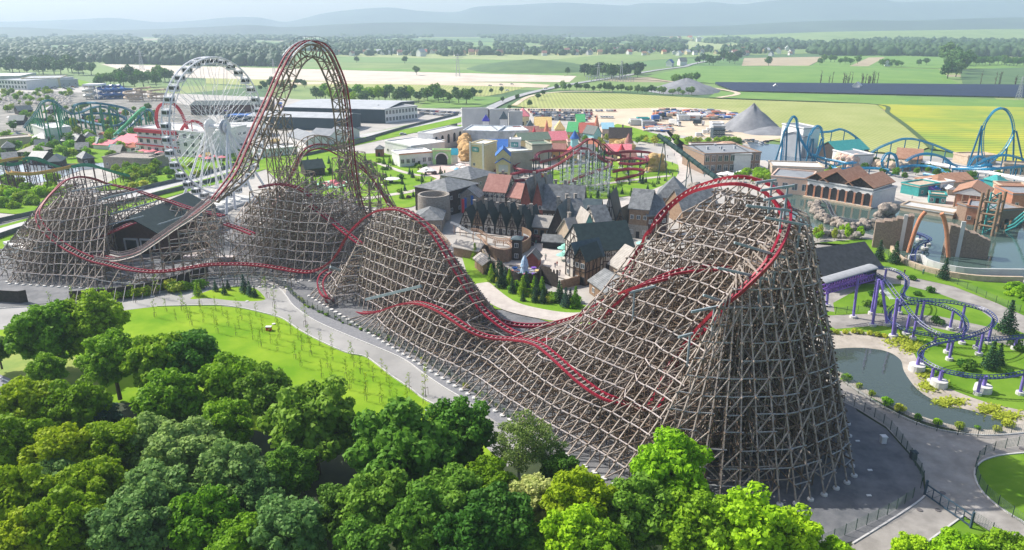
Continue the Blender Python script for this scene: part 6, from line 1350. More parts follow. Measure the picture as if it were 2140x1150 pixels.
# lake: rock walls, brick piers with bent terracotta pillars, timber tower
rockm = mat('rock', (.22,.18,.15), (.42,.36,.30), 1.2, bump=1., det=9)
def rocks(pts, s0, s1, hz_, label, name='rock_wall', m=rockm, seg=1.6, n=3):
    P = resample(cr([G(x, y, .9) for x, y in pts], 6), seg); b = MB()
    for p in P:
        for k in range(n):
            s = ru(s0, s1); c = (p.x + ru(-1.2, 1.2), p.y + ru(-1, 1), .9 + ru(0, hz_)); kk = len(b.v)
            for v in IV: r = s * (1 + .35 * noise.noise((v[0] * 1.5 + p.x, v[1] * 1.5, v[2] * 1.5 + k))); b.v.append((c[0] + v[0] * r, c[1] + v[1] * r, c[2] + v[2] * r * .85))
            b.f.extend([tuple(int(i) + kk for i in f) for f in IF_]); b.m.extend([0] * len(IF_))
    return tag(b.build(name, m, loc=tuple(P[0])), label, 'rock wall')
rocks([(1700,432),(1712,456),(1740,470),(1775,480),(1800,478),(1815,472)], 0.8, 1.5, 2.0, 'long curved wall of pale boulders in the lake', n=4); rocks([(1706,492),(1740,494),(1790,500)], 1.1, 1.6, 1.6, 'low brown rock edging behind the dark hall roof', m=m_stn, n=3)
rocks([(1838,462),(1850,458),(1868,460)], 1.5, 2.4, 5, 'pale boulder mound topping the left brick pier', n=5); rocks([(975,336),(968,322),(975,310),(985,300)], 2, 3, 7, 'tall lumpy orange rock left of the cream blocks', m=M_('rock_orange', (.48,.28,.10), (.62,.40,.18), 1., bump=.8), n=4)
rocks([(1362,358),(1372,354),(1380,358)], 2, 2.8, 7, 'big ochre rock between red coaster and path', m=M_('rock_ochre', (.42,.28,.10), (.55,.38,.16), 1., bump=.8), n=6); rocks([(1285,318),(1300,312),(1318,316)], 2, 3, 4, 'low ochre rocks behind the red coaster', m=MATS['rock_ochre'], n=4)
rocks([(1395,425),(1420,428),(1440,410),(1452,395)], 1.2, 1.9, 2, 'brown rock wall below the dark tube', m=m_stn, n=4); rocks([(1745,345),(1775,352),(1790,346)], 1.5, 2.6, 5, 'jagged peach rocks under the teal canopy', m=m_peach, n=4); rocks([(1835,352),(1870,356),(1900,352)], 1.5, 2.5, 3, 'sandy rocks around the small blue loop', m=m_tan, n=4)
def quad_wall(label, x1, y1, x2, y2, h1, h2, t, m, name='brick_pier', cat='bridge pier'):
    a, c = G(x1, y1, .5), G(x2, y2, .5); d = (c - a).normalized(); s = Vector((-d.y, d.x, 0)) * t; o = thing(name, label, cat, tuple(a)); b = MB(); n = 9
    for k in range(n):
        p, q = a.lerp(c, k / n), a.lerp(c, (k + 1) / n); h = lerp(h1, h2, (k + .5) / n) + ru(-.3, .3)
        b.add([(v.x, v.y, z) for z in (-.2, .5 + h) for v in (p, q, q + s, p + s)], [(3,2,1,0),(4,5,6,7),(0,1,5,4),(1,2,6,5),(2,3,7,6),(3,0,4,7)])
    b.build('wall', m, o); return o, a, c, d, s
def strip(o, base, d, s, w, h, m, name, proud=.12):
    b = MB(); p = base - s.normalized() * proud; b.add([(v.x, v.y, z) for z in (0, .5 + h) for v in (p, p + d * w, p + d * w + s.normalized() * .6, p + s.normalized() * .6)], [(3,2,1,0),(4,5,6,7),(0,1,5,4),(1,2,6,5),(2,3,7,6),(3,0,4,7)]); b.build(name, m, o)
m_pier = M_('pier_brick', (.22,.16,.12), (.34,.26,.20), 2.4, kind=('w', 2.6), bump=.3)
o, a, c, d, s = quad_wall('left half of the broken brick gateway standing in the lake', 1822, 520, 1898, 528, 8.5, 11.5, 4, m_pier); strip(o, a.lerp(c, .72), d, s, 1.1, 11.8, m_lgr, 'pale_pilaster'); 
tp = M_('terracotta_pipe', (.45,.18,.09), (.55,.25,.14), .8)
for o_, pts in ((o, [(1898,528,1),(1905,505,4.5),(1915,475,9.5),(1924,455,13),(1934,443,15)]),):
    y0 = G(1898, 528, 1).y - 1; b = MB(); b.tube(cr([GY(x, y, y0) for x, y, z in pts], 6), .62, 10); b.build('bent_pillar', tp, o_)
b = MB(); p, q = G(1815, 522, .2), G(1902, 532, .2); b.beam(p, q, 1.6, .9); b.build('plinth', m_tan, o)
o, a, c, d, s = quad_wall('right half of the broken brick gateway with taller outer wall in the lake', 1974, 538, 2062, 545, 10.5, 6, 4, m_pier); strip(o, a.lerp(c, .24), d, s, 1.1, 11.5, m_lgr, 'pale_pilaster')
y0 = G(1976, 540, 1).y - 1; b = MB(); b.tube(cr([GY(x, y, y0) for x, y in ((1982,538),(1980,505),(1977,475),(1972,455),(1968,446))], 6), .6, 10); b.build('bent_pillar', tp, o); b = MB(); b.beam(G(1968, 541, .2), G(2066, 549, .2), 1.6, .9); b.build('plinth', m_tan, o)
o = thing('timber_tower', 'open timber log tower wrapped round a teal lift structure at the lake', 'tower', tuple(G(2060, 492, .9)))
a = G(2036, 490, .5); c = G(2072, 496, .5); d = (c - a); nn = Vector((-d.y, d.x, 0)).normalized() * 7
for p in (a, c, a + nn, c + nn): b = MB(); b.tube([(p.x, p.y, 0), (p.x, p.y, 15)], .5, 7); b.build('log_post', m_wd, o)
for z in (4, 8, 12): 
    for p, q in ((a, c), (c, c + nn), (c + nn, a + nn), (a + nn, a)): b = MB(); b.tube([(p.x, p.y, z), (q.x, q.y, z)], .36, 6); b.build('log_beam', m_wd, o)
m_ = a.lerp(c, .5) + nn * .5; b = MB()
for i in range(7): 
    for sx in (-1.6, 1.6): b.beam((m_.x + sx, m_.y - 1, 1 + 2 * i), (m_.x - sx, m_.y - 1, 3 + 2 * i), .25); b.beam((m_.x + sx, m_.y - 1, 1 + 2 * i), (m_.x + sx, m_.y - 1, 3 + 2 * i), .4)
b.build('teal_lift', m_teg, o)
for i in range(12):
    p = G(2085 + i * 7 + ru(-3, 3), 482 - i * 1.5 + ru(-5, 5), .5); b = MB(); b.tube([(p.x, p.y, -.3), (p.x, p.y, ru(2, 4.5))], .4, 6); tag(b.build('mooring_post', m_wd, loc=tuple(p)), 'thick brown log post standing in the lake', 'post', 'log posts in the lake')
o = thing('splash_slide', 'teal multi-lane splash track dropping to the lake at the right edge', 'water slide', tuple(G(2110, 470, .9)))
for k in (-1, 0, 1): b = MB(); b.tube([G(2098 + k * 3, 478 + k * 5, 1), G(2120 + k * 3, 468 + k * 5, 3), G(2140 + k * 3, 452 + k * 5, 6), G(2165 + k * 3, 435 + k * 5, 10)], .35, 6); b.build('lane', m_teg, o)
wallrun('lake_wall', [(1862,524),(1880,545),(1910,560),(1950,572),(2000,582),(2060,588),(2150,590)], 1.6, m_tan, 'curved sandstone retaining wall on the south lake shore', 'wall', t=.8, seg=2)
wallrun('lake_wall', [(1897,548),(1925,546),(1935,556),(1975,568),(2030,576),(2140,578)], 2.2, m_lgr, 'curved grey concrete basin wall in the lake', 'wall', t=.5, seg=2)
# ================= FENCES, GATE
fgm = M_('fence_green', (.02,.05,.04)); fwm = M_('fence_wire', (.10,.14,.12))
def meshfence(P, label, h=1.9, sp=2.3, solid=None, z0=.9, loc=None):
    P = resample(P, sp); o = thing('mesh_fence', label, 'fence', (P[0].x, P[0].y, z0)); mb = MB()
    for i, p in enumerate(P):
        b = MB(); b.beam((p.x, p.y, z0), (p.x, p.y, z0 + h), .09)
        if i < 98: b.build('post', fgm, o)
        else: mb.v += b.v; 
        if i < len(P) - 1:
            q = P[i + 1]
            for k in range(1, 8): mb.beam((p.x, p.y, z0 + h * k / 8), (q.x, q.y, z0 + h * k / 8), .022)
            for k in range(1, 8): r = p.lerp(q, k / 8); mb.beam((r.x, r.y, z0 + .1), (r.x, r.y, z0 + h - .1), .02)
    mb.v = mb.v if mb.f else mb.v; mb.build('wire_mesh', fwm, o)
FC = cr([G(x, y) for x, y in [(450,585),(520,583)] + FEN], 10)
meshfence(FC, 'long green mesh fence between the pale path and the gravel yard', sp=2.4)
meshfence(cr([G(x, y) for x, y in ((1762,848),(1800,868),(1845,895),(1880,935),(1905,975),(1925,1010),(1920,1035))], 8), 'green mesh fence with brown screening round the east end of the yard', sp=2.2)
meshfence(cr([G(x, y) for x, y in ((1905,1052),(1860,1082),(1800,1112),(1740,1140),(1690,1160))], 8), 'green mesh fence along the south side of the dark yard')
meshfence(cr([G(x, y) for x, y in ((1750,800),(1790,830),(1850,868),(1900,893),(1960,912),(2030,922),(2090,918),(2150,912))], 8), 'thin mesh fence between pond and paved path', sp=3.2)
meshfence(cr([G(x, y) for x, y in ((2150,938),(2085,950),(2045,968),(2035,1000),(2050,1038),(2090,1075),(2150,1120))], 8), 'mesh fence around the oval lawn at the right edge', sp=2.6)
meshfence(cr([G(x, y) for x, y in ((1745,664),(1830,660),(1900,676),(1960,690),(2050,712),(2150,752))], 8), 'mesh fence above the pond bank under the purple coaster', sp=3)
meshfence(cr([G(x, y) for x, y in ((1830,515),(1860,545),(1920,575),(1990,598),(2080,640),(2150,668))], 8), 'mesh fence on the grass strip beside the lake wall', sp=3.4)
meshfence(cr([G(x, y) for x, y in ((2028,1100),(2060,1120),(2110,1160))], 8), 'short mesh fence continuing from the sliding gate', sp=3)
o = thing('sliding_gate', 'dark blue framed sliding gate across the paved drive', 'gate', tuple(G(1932, 1028, .96))); A_, E_ = G(1932, 1035, .96), G(2028, 1103, .96); b = MB()
for z in (.25, 1.9): b.beam(A_ + Vector((0, 0, z)), E_ + Vector((0, 0, z)), .14, .18)
for k in range(7):
    p = A_.lerp(E_, k / 6); b.beam(p + Vector((0, 0, .2)), p + Vector((0, 0, 1.95)), .1)
    if k < 6: b.beam(p + Vector((0, 0, .3)), A_.lerp(E_, (k + 1) / 6) + Vector((0, 0, 1.85)), .05)
b.build('gate_frame', M_('gate_blue', (.03,.06,.09)), o)
for p in (A_, E_): b = MB(); b.beam(p, p + Vector((0, 0, 2.6)), .28); b.build('gate_post', MATS['gate_blue'], o)
# dark board fence at the left with raking props
def propfence(pts, label, h=3.2, props=1):
    P = resample(cr([G(x, y) for x, y in pts], 8), 2.2); o = thing('board_fence', label, 'fence', tuple(P[0])); 
    for i in range(len(P) - 1):
        p, q = P[i], P[i + 1]; b = MB(); b.beam((p.x, p.y, .85 + h / 2), (q.x, q.y, .85 + h / 2), .12, h); b.build('board_panel', m_dwd, o)
        if props: b = MB(); b.beam((p.x, p.y - .1, .9 + h), (p.x + .3, p.y - 3.2, .9), .12); b.build('prop', wood_p, o)
propfence([(150,640),(230,634),(310,622),(370,606),(438,586)], 'long dark board fence with pale raking props above the path'); propfence([(-20,636),(50,640),(62,634)], 'dark board fence corner at the left edge', props=0); propfence([(340,560),(380,545),(420,530),(440,520)], 'dark board fence behind the timber stacks', 2.6, 0)
for pts, l in (([(-20,505),(60,478),(180,446),(350,404),(430,384),(540,352)], 'dark noise screen along the near side of the diagonal road, left'), ([(-20,470),(150,432),(350,385),(430,366),(560,325),(620,310)], 'dark noise screen along the far side of the diagonal road, left'), ([(620,330),(700,313),(790,290)], 'dark noise screen along the near side of the diagonal road, centre'), ([(740,300),(860,265),(960,240)], 'dark noise screen along the far side of the diagonal road, right'), ([(880,282),(960,262)], 'dark noise screen right of the parked cars')):
    wallrun('noise_screen', pts, 1.7, M_('screen_dark', (.07,.085,.095), (.11,.13,.14), .5), l, 'screen', seg=4)
# ================= SMALL THINGS
b = MB(); b.cyl(0, 0, 0, .1, 2.6, .1, 5); b.cyl(0, 0, 2.3, 2.1, 3.6, .1, 7); SPM = bpy.data.meshes.new('parasol_mesh'); SPM.from_pydata(b.v, [], b.f); SPM.materials.append(m_shin)
def para(x, y, s, m, label, group):
    c = G(x, y, .9); o = thing('parasol', label, 'parasol', tuple(c), group=group); b = MB(); b.cyl(c.x, c.y, .9, .06, 3.2, .06, 6); b.build('pole', m_gry, o); b = MB(); b.cyl(c.x, c.y, 2.7, s, 3.6, .05, 8); b.build('canopy', m, o)
for x, y, s in ((820,382,3.6),(745,372,2.5),(883,366,2.6),(892,360,2.6),(903,364,2.4),(950,358,2.4),(962,352,2.4),(972,358,2.4),(985,360,2.4),(1508,372,2.6),(1520,370,2.6),(1532,373,2.6),(1548,368,2.6),(1560,370,2.6),(1575,366,2.6),(1590,370,2.6),(1600,374,2.4),(28,262,2.6),(44,250,2.6),(22,250,2.6),(30,337,2.5)):
    para(x, y, s, m_wht, 'white open parasol on the paving', 'white parasols')
for x, y in ((1176,530),(1184,524),(1192,530),(1186,538),(1200,538),(1174,545),(1340,520)): para(x, y, 1.8, mint, 'mint green parasol on the village square', 'mint parasols')
for x, y in ((955,362),(963,368),(948,372)): para(x, y, 1.7, M_('canvas_blue', (.16,.40,.62)), 'light blue parasol by the garden gate', 'blue parasols')
for x, y in ((300,322),(312,324),(322,322),(335,326),(420,334),(435,338),(450,334),(465,336),(255,308),(262,312),(272,310)): para(x, y, 2.6, m_pnk, 'pink parasol in front of the racing building', 'pink parasols')
STC = [m_pnk, m_red, m_blue, m_teg, m_yel, m_wht, m_org, m_wht, m_purp]
for i in range(64):
    P_ = [(180,240,330,300),(430,270,590,335),(430,222,600,240),(230,300,290,318),(1090,300,1180,330),(1900,385,2000,410)][i % 6]; c = G(ru(P_[0], P_[2]), ru(P_[1], P_[3]), .9); w = ru(2, 4.5)
    o = thing('park_stall', 'small colourful stall or kiosk between the rides', 'stall', tuple(c), ru(0, 1.5), 'colourful stalls between the rides', False); b = MB(); b.box(-w/2, -1.6, 0, w/2, 1.6, 2.6); b.build('wall', random.choice((m_wht, m_crm, m_redw, m_tan)), o)
    b = MB(); b.ext([(-2.1, 2.5), (2.1, 2.5), (2.1, 2.7), (0, 3.9), (-2.1, 2.7)], 'x', -w/2 - .4, w/2 + .4); b.build('roof', STC[i % 9], o); b = MB(); b.box(-w/3, -1.66, .9, w/3, -1.55, 2.1); b.build('counter_opening', m_drk, o)
# vehicles
tyre = M_('tyre', (.015,.015,.015)); cgl = M_('car_glass', (.015,.02,.03), (.03,.04,.05), 1., rough=.1, spec=.8)
CARC = [M_('car_' + n, c, c, 1., rough=.3, spec=.6) for n, c in (('white', (.72,.72,.72)), ('silver', (.42,.44,.46)), ('black', (.02,.02,.025)), ('grey', (.15,.16,.17)), ('red', (.38,.03,.03)), ('blue', (.04,.08,.25)))]
def car_parts(L_=4.3, w=1.8, van=0):
    b = MB(); h1 = .95; b.ext([(-L_/2, .3), (L_/2, .3), (L_/2, .75), (L_/2 - .25, h1), (-L_/2 + .1, h1), (-L_/2, .7)], 'y', -w/2, w/2)
    if van: b.ext([(-L_/2 + .05, h1), (L_/2 - 1.1, h1), (L_/2 - 1.7, 2.2), (-L_/2 + .1, 2.3)], 'y', -w/2 + .05, w/2 - .05)
    body = b
    g = MB(); 
    if van: g.ext([(L_/2 - 2.0, 1.2), (L_/2 - 1.15, 1.1), (L_/2 - 1.68, 2.0), (L_/2 - 2.0, 2.0)], 'y', -w/2 + .02, w/2 - .02)
    else: g.ext([(-L_*.40, h1), (L_*.22, h1), (L_*.08, 1.4), (-L_*.30, 1.42)], 'y', -w/2 + .12, w/2 - .12)
    r = MB(); 
    if not van: r.ext([(-L_*.31, 1.42), (L_*.085, 1.4), (L_*.07, 1.47), (-L_*.29, 1.48)], 'y', -w/2 + .15, w/2 - .15)
    k = MB(); k.tube([(0, -.11, 0), (0, .11, 0)], .33, 12)
    out = []
    for nm, q, m in (('body', body, CARC[0]), ('glass', g, cgl), ('car_roof', r, CARC[0]), ('wheel', k, tyre)):
        if not q.f: out.append(None); continue
        me = bpy.data.meshes.new(nm + '_mesh'); me.from_pydata(q.v, [], q.f); me.materials.append(m); out.append(me)
    return out
CP = car_parts(); VP = car_parts(5.4, 2., 1)
def car(x, y, rz, lib=None, label='', group=None, ci=None, name='parked_car', cat='car', wheels=True):
    lib = lib or CP; c = G(x, y, .92) if not hasattr(x, 'x') else x; o = thing(name, label, cat, (c.x, c.y, .92), rz, group, False); m = CARC[ci if ci is not None else random.choice((0,0,1,1,1,2,2,3,3,4,5))]
    k = inst('body', lib[0], o); k.material_slots[0].link = 'OBJECT'; k.material_slots[0].material = m; inst('glass', lib[1], o)
    if lib[2]: k = inst('car_roof', lib[2], o); k.material_slots[0].link = 'OBJECT'; k.material_slots[0].material = m
    if wheels:
        for a in (-1.35, 1.35):
            for e in (-.82, .82): inst('wheel', lib[3], o, (a, e, .33))
    return o
g = 'cars in the rows behind the fairytale quarter'
for r, (x0, y0, x1, y1, n) in enumerate(((1062,231,1290,233,42),(1110,236,1240,238,28),(1112,239,1240,241.5,28),(1115,242.5,1238,245,27),(1120,246,1236,249,25),(1130,250,1230,253,20),(1245,246,1285,247,7))):
    a, c = G(x0, y0, .92), G(x1, y1, .92)
    for i in range(n):
        if rnd() < .08: continue
        p = a.lerp(c, i / n); car(p, 0, pi/2 + ru(-.06, .06), label='parked car in the rows behind the fairytale quarter', group=g, wheels=False)
g = 'cars by the office block'
for x0, y0, x1, y1, n in ((876,232,968,238,24),(880,238,950,243,16)):
    a, c = G(x0, y0, .92), G(x1, y1, .92)
    for i in range(n): car(a.lerp(c, i / n), 0, 1.2 + ru(-.1, .1), label='parked car beside the office block', group=g, wheels=False)
for x, y, l in ((1047,178,'dark car on the far lawn edge road'),(1070,177,'dark van-like car at the far right of the lawn track'),(1024,180,'silver car on the far lawn track'),(1140,186,'car driving on the curving road'),(1060,190,'white car on the bend of the curving road'),(745,263,'dark car on the hall forecourt'),(842,282,'silver car on the diagonal road')): car(x, y, .3, label=l)
for i in range(26): car(ru(90, 165), ru(181, 188), ru(-.2, .2), label='parked car in front of the yellowish hall', group='cars by the yellowish hall', wheels=False)
for i in range(14): car(1495 + i * 8 + ru(-2, 2), 298 + ru(-3, 4), ru(0, 3), label='parked car behind the brick restaurant', group='cars behind the brick restaurant', wheels=False)
for x, y, l in ((1462,285,'white van in the works yard, lowest of three'),(1476,279,'white van in the works yard, behind the lowest'),(1484,275,'white van in the works yard, furthest right')): car(x, y, .1, VP, l, None, 0, 'parked_van', 'van')
def truck(x, y, rz, m, label, L_=9):
    c = G(x, y, .92); o = thing('truck', label, 'truck', tuple(c), rz, None, False)
    b = MB(); b.box(-L_/2, -1.25, 1.1, L_/2 - 2.2, 1.25, 3.9); b.build('cargo_box', m, o); b = MB(); b.ext([(L_/2 - 2, .5), (L_/2, .5), (L_/2, 1.8), (L_/2 - .4, 3), (L_/2 - 2, 3)], 'y', -1.2, 1.2); b.build('cab', CARC[0], o)
    b = MB(); b.box(L_/2 - .35, -1.05, 1.9, L_/2 + .02, 1.05, 2.7); b.build('windscreen', cgl, o)
    for a in (-L_/2 + 1.5, -L_/2 + 2.8, L_/2 - 1.2):
        for e in (-1.1, 1.1): inst('wheel', CP[3], o, (a, e, .5), 0, 1.5)
truck(1410,262,-1.1,m_lgr,'white box lorry in the middle of the works yard',11); truck(1460,262,-.2,m_dgr,'lorry with dark box behind the white vans',8); truck(1372,252,.4,m_blue,'blue lorry at the scrap heaps',8)
for i, (x, y, m, n) in enumerate(((1500,275,m_wht,'pale stacked site cabins below the gravel heap, back'),(1502,282,m_gry,'grey stacked site cabins below the gravel heap, middle'),(1502,290,m_dgr,'dark stacked site cabins below the gravel heap, front'),(1450,250,m_wht,'white storage tent in the works yard'),(1430,252,m_tarp,'row of wrapped pallets left of the storage tent'),(1345,258,m_teg,'teal containers at the scrap heaps'),(1355,265,m_gry,'grey containers nearest the path'),(1330,262,m_lgr,'long pale pipes stacked in the works yard'))):
    B(x - 12, y, x + 12, y, 7, 5 if i < 3 else 3, 'ga' if i in (3,) else 'flat', 1.5, m, m, n, cat='site cabin' if i < 3 else 'storage', win=(2, 4) if i < 3 else (0, 0), door=0)
R = random.Random(9)
for k, (x0, y0, x1, y1, n, h) in enumerate(((1368,236,1400,250,60,4),(1400,236,1500,242,150,3),(1350,262,1400,276,60,1.2),(1440,240,1540,250,130,2.2),(1320,255,1370,262,50,2))):
    b = MB()
    for i in range(n):
        p = G(R.uniform(x0, x1), R.uniform(y0, y1), .9); s = R.uniform(1, 3); z = R.uniform(0, h * .6); b.box(p.x - s, p.y - s * .6, .9 + z, p.x + s, p.y + s * .6, .9 + z + R.uniform(.6, h * .7), R.randrange(6))
    tag(b.build('scrap_heap', [m_org, m_gry, m_blue, m_tan, m_dgr, m_wht]), ['orange and brown scrap heap at the yard corner','long back row of grey building material','flat scattered planks nearest the park','mixed material heaps left of the gravel heap','pale pipes and crates by the sandy lot'][k], 'scrap heap', kind='stuff')
# timber stacks, litter, small boxes
for i, (x, y) in enumerate(((398,546),(410,540),(420,534),(402,536),(470,548))):
    c = G(x, y, .9); b = MB()
    for k in range(5):
        for j in range(4): b.beam((c.x - 2.2, c.y + j * .5, 1.1 + k * .27), (c.x + 2.2, c.y + j * .5 + .8, 1.1 + k * .27), .42, .22)
    tag(b.build('timber_stack', [wood_p, wood_m][i % 2], loc=tuple(c)), ['stack of sawn planks, nearest in the coaster yard','stack of sawn planks, middle of the row','stack of sawn planks, right end of the row','stack of sawn planks behind the nearest one','long timber stack under the lift hill'][i], 'timber stack')
c = G(562, 690, .92); o = thing('electric_box', 'small red box on the bright lawn', 'box', tuple(c)); b = MB(); b.box(c.x - .6, c.y - .4, .9, c.x + .6, c.y + .4, 1.7); b.build('body', m_red, o); b = MB(); b.box(c.x - .7, c.y - .5, 1.7, c.x + .7, c.y + .5, 1.85); b.build('cover', m_lgr, o)
for x, y in ((572,677),(893,856),(516,630)): c = G(x, y, .92); b = MB(); b.cyl(c.x, c.y, .9, .45, 1.0, .42, 14); tag(b.build('manhole', m_lgr, loc=tuple(c)), 'pale round concrete cover in the grass', 'cover', 'concrete covers')
for x, y in ((1816,854),(2135,938),(1970,1030),(1922,1066),(1960,1066)): c = G(x, y, .97); b = MB(); b.cyl(c.x, c.y, .95, .42, 1.02, .4, 14); tag(b.build('manhole', M_('iron', (.12,.11,.11)), loc=tuple(c)), 'round iron manhole cover in the paving', 'manhole', 'iron manhole covers')
for x, y, l in ((1792,922,'white scrap of paper on the dark yard near the footings'),(1818,983,'largest white scrap on the dark yard'),(1816,1036,'white scrap nearest the south fence')): c = G(x, y, .9); b = MB(); b.box(c.x - .35, c.y - .2, .88, c.x + .35, c.y + .2, 1.0); tag(b.build('paper_scrap', m_wht, loc=tuple(c)), l, 'litter')
for x, y, l, m in ((1845,925,'white flood light box on the yard fence',m_wht),(1908,958,'dark waste bin beside the yard fence',m_dgr)): c = G(x, y, .95); b = MB(); b.box(c.x - .4, c.y - .4, .9, c.x + .4, c.y + .4, 2.1); b.box(c.x - .5, c.y - .5, 2.1, c.x + .5, c.y + .5, 2.25); tag(b.build('bin', m, loc=tuple(c)), l, 'bin')
# pylons
def pylon(x, y, hpx, label):
    c = G(x, y, 0); D = c.y * ct + H0 * st; h = hpx * D / F; b = MB(); w = h * .09; prev = None; n = 8
    for k in range(n + 1):
        f = w * (1 - .85 * k / n); cs = [(c.x + a * f, c.y + e * f, h * k / n) for a, e in ((-1,-1),(1,-1),(1,1),(-1,1))]
        if prev:
            for q in range(4): b.beam(prev[q], cs[q], h * .012); b.beam(prev[q], cs[(q + 1) % 4], h * .006)
        prev = cs
    for z, l_ in ((.7, .2), (.82, .26), (.94, .16)): b.beam((c.x - h * l_, c.y, h * z), (c.x + h * l_, c.y, h * z), h * .012)
    tag(b.build('pylon', m_gry, loc=tuple(c)), label, 'pylon')
for a in ((957,160,46,'power pylon alone in the pale fields'),(1250,166,34,'left power pylon of the substation'),(1298,166,38,'right power pylon of the substation'),(2128,208,46,'power pylon at the right edge by the solar rows'),(573,155,30,'power pylon just left of the coaster crest'),(297,146,40,'faint power pylon left of the big wheel')): pylon(*a)
for i in range(18):
    x = 1225 + i * 5.5; c = G(x, 168 + (i % 3) * 2, 0); b = MB(); b.beam((c.x, c.y, 0), (c.x, c.y, 6), .5); b.beam((c.x - 3, c.y, 6), (c.x + 3, c.y, 6), .4); b.beam((c.x + 3, c.y, 0), (c.x + 3, c.y, 6), .4); tag(b.build('switch_gear', m_gry, loc=tuple(c)), 'grey steel portal of the substation', 'switchgear', 'substation portals')
# far houses
def far_house(x, y, s, wm, rm, label, group):
    c = G(x, y, 0); o = thing('far_house', label, 'house', (c.x, c.y, 0), ru(0, 1.5), group, False); w, d, h, r = 8 * s, 7 * s, 4.5 * s, 3.4 * s
    b = MB(); b.ext([(-d/2, 0), (d/2, 0), (d/2, h), (0, h + r), (-d/2, h)], 'x', -w/2, w/2); b.build('wall', wm, o)
    b = MB()
    for sg in (-1, 1): b.ext([(sg * (d/2 + .6), h - .4), (0, h + r + .1), (0, h + r + .7), (sg * (d/2 + .6), h + .2)][::sg], 'x', -w/2 - .5, w/2 + .5)
    b.build('roof', rm, o)
for n, x0, x1, y0, y1, s, l in ((26,700,1000,110,117,1.2,'in the village behind the lift hill'),(46,1000,1500,106,117,1.25,'in the long village across the middle'),(22,1510,1660,98,118,1.2,'in the village right of the middle'),(10,60,230,122,132,1.3,'among trees at the far left'),(22,1650,2000,70,78,1.6,'in the hazy village below the hills'),(8,1400,1470,82,88,1.8,'on the hazy slope')):
    for i in range(n): far_house(ru(x0, x1), ru(y0, y1), s * ru(.8, 1.3), random.choice((m_wht, m_wht, m_crm, m_lgr)), random.choice((m_rtile, m_slate, m_ttile, M_('roof_brick_red', (.50,.13,.09)), m_wht)), 'small pale far house ' + l, 'houses ' + l)
for x, y, s, rm, l in ((2075,117,1.5,m_rtile,'farmhouse with red roof before the right wood'),(2052,118,1.,m_rtile,'small red roofed barn beside the farmhouse'),(1854,139,1.2,m_slate,'white cottage among small trees in the green fields'),(1425,137,1.6,m_slate,'grey house beside a blue shed in the fields'),(1400,139,1.4,m_blue,'long blue shed in the fields'),(1790,188,1.0,m_wht,'white transformer house within the solar rows'),(1620,186,.6,m_wht,'tiny white cabin in the solar rows'),(880,118,2.0,m_gry,'long grey barn in the pale meadow')): far_house(x, y, s, m_wht, rm, l, None)
wat = watermat('far_water', (.5,.55,.58), .15); sheet('water', [(30,112),(120,109),(235,109),(235,112),(120,114),(40,116)], wat, 1.2)
# planting inside the park
def scatter(n, P, kinds, label, group, smin, smax, kind='con', nm='conifer', sx=1.):
    k = 0
    xs = [a[0] for a in P]; ys = [a[1] for a in P]
    while k < n:
        x, y = ru(min(xs), max(xs)), ru(min(ys), max(ys))
        if inpoly(x, y, P):
            k += 1; s = ru(smin, smax)
            if kind == 'bush': bush(G(x, y), s, random.choice(kinds), label, group, name=nm)
            else: tree(kind, G(x, y), s * sx, random.choice(kinds), label, group, nm, sz=s, cat={'small_tree': 'small tree', 'conifer': 'conifer'}.get(nm, 'tree'))
scatter(80, [(640,345),(860,335),(940,365),(960,400),(880,430),(760,400),(640,400)], ['conif','blue','dark'], 'small conifer in the gardens behind the second hill', 'garden conifers', .35, .8)
scatter(40, [(640,345),(860,335),(940,365),(960,400),(880,430),(760,400),(640,400)], ['green','purple','dark'], 'round shrub in the gardens behind the second hill', 'garden shrubs', .8, 1.8, 'bush', 'bush')
scatter(36, [(1130,400),(1250,400),(1400,375),(1425,380),(1300,425),(1150,430)], ['conif','green'], 'small conifer on the lawn under the red coaster', 'red coaster conifers', .3, .6)
scatter(34, [(980,540),(1010,590),(1080,635),(1200,655),(1250,660),(1230,640),(1060,600),(1000,540)], ['conif','blue','conif','green'], 'small conifer on the slope below the village', 'slope conifers', .4, .95)
scatter(46, [(1030,595),(1090,625),(1200,655),(1210,640),(1100,605),(1030,588)], ['yellow','green','bright'], 'hedge plant in the long hedge below the village', 'hedge plants below the village', .9, 1.5, 'bush', 'hedge_plant')
scatter(70, [(0,295),(60,250),(230,255),(300,300),(230,350),(60,345),(0,345)], ['green','lime','dark','bright'], 'small leafy tree between the grey huts', 'trees between the huts', .35, .6, 'mid', 'small_tree')
scatter(60, [(0,232),(60,225),(330,235),(330,262),(240,270),(0,262)], ['green','lime','dark'], 'small leafy tree around the teal coaster', 'trees around the teal coaster', .3, .55, 'mid', 'small_tree')
scatter(30, [(0,196),(150,192),(160,212),(60,225),(0,222)], ['lime','green'], 'small tree in the lounger area at the far left', 'lounger area trees', .3, .6, 'mid', 'small_tree')
for i in range(150):
    x, y = ru(0, 150), ru(198, 222); c = G(x, y, .9); o = inst('straw_parasol', SPM, None, (c.x, c.y, .9)) ; tag(o, 'small grey thatched parasol in the dense rows at the far left', 'parasol', 'thatched parasols at the far left')
scatter(44, [(0,385),(120,378),(150,400),(90,440),(0,440)], ['lime','green','bright'], 'leafy shrub left of the timber turn', 'shrubs left of the timber turn', 1.4, 3.2, 'bush', 'bush')
scatter(40, [(250,375),(420,350),(540,330),(560,338),(400,380),(280,402)], ['green','yellow','dark'], 'shrub along the verge of the diagonal road', 'verge shrubs', 1., 2.4, 'bush', 'bush')
scatter(24, [(230,368),(330,358),(330,378),(250,385)], ['green','lime'], 'young broadleaf tree beside the diagonal road', 'young roadside trees', .3, .45, 'mid', 'small_tree')
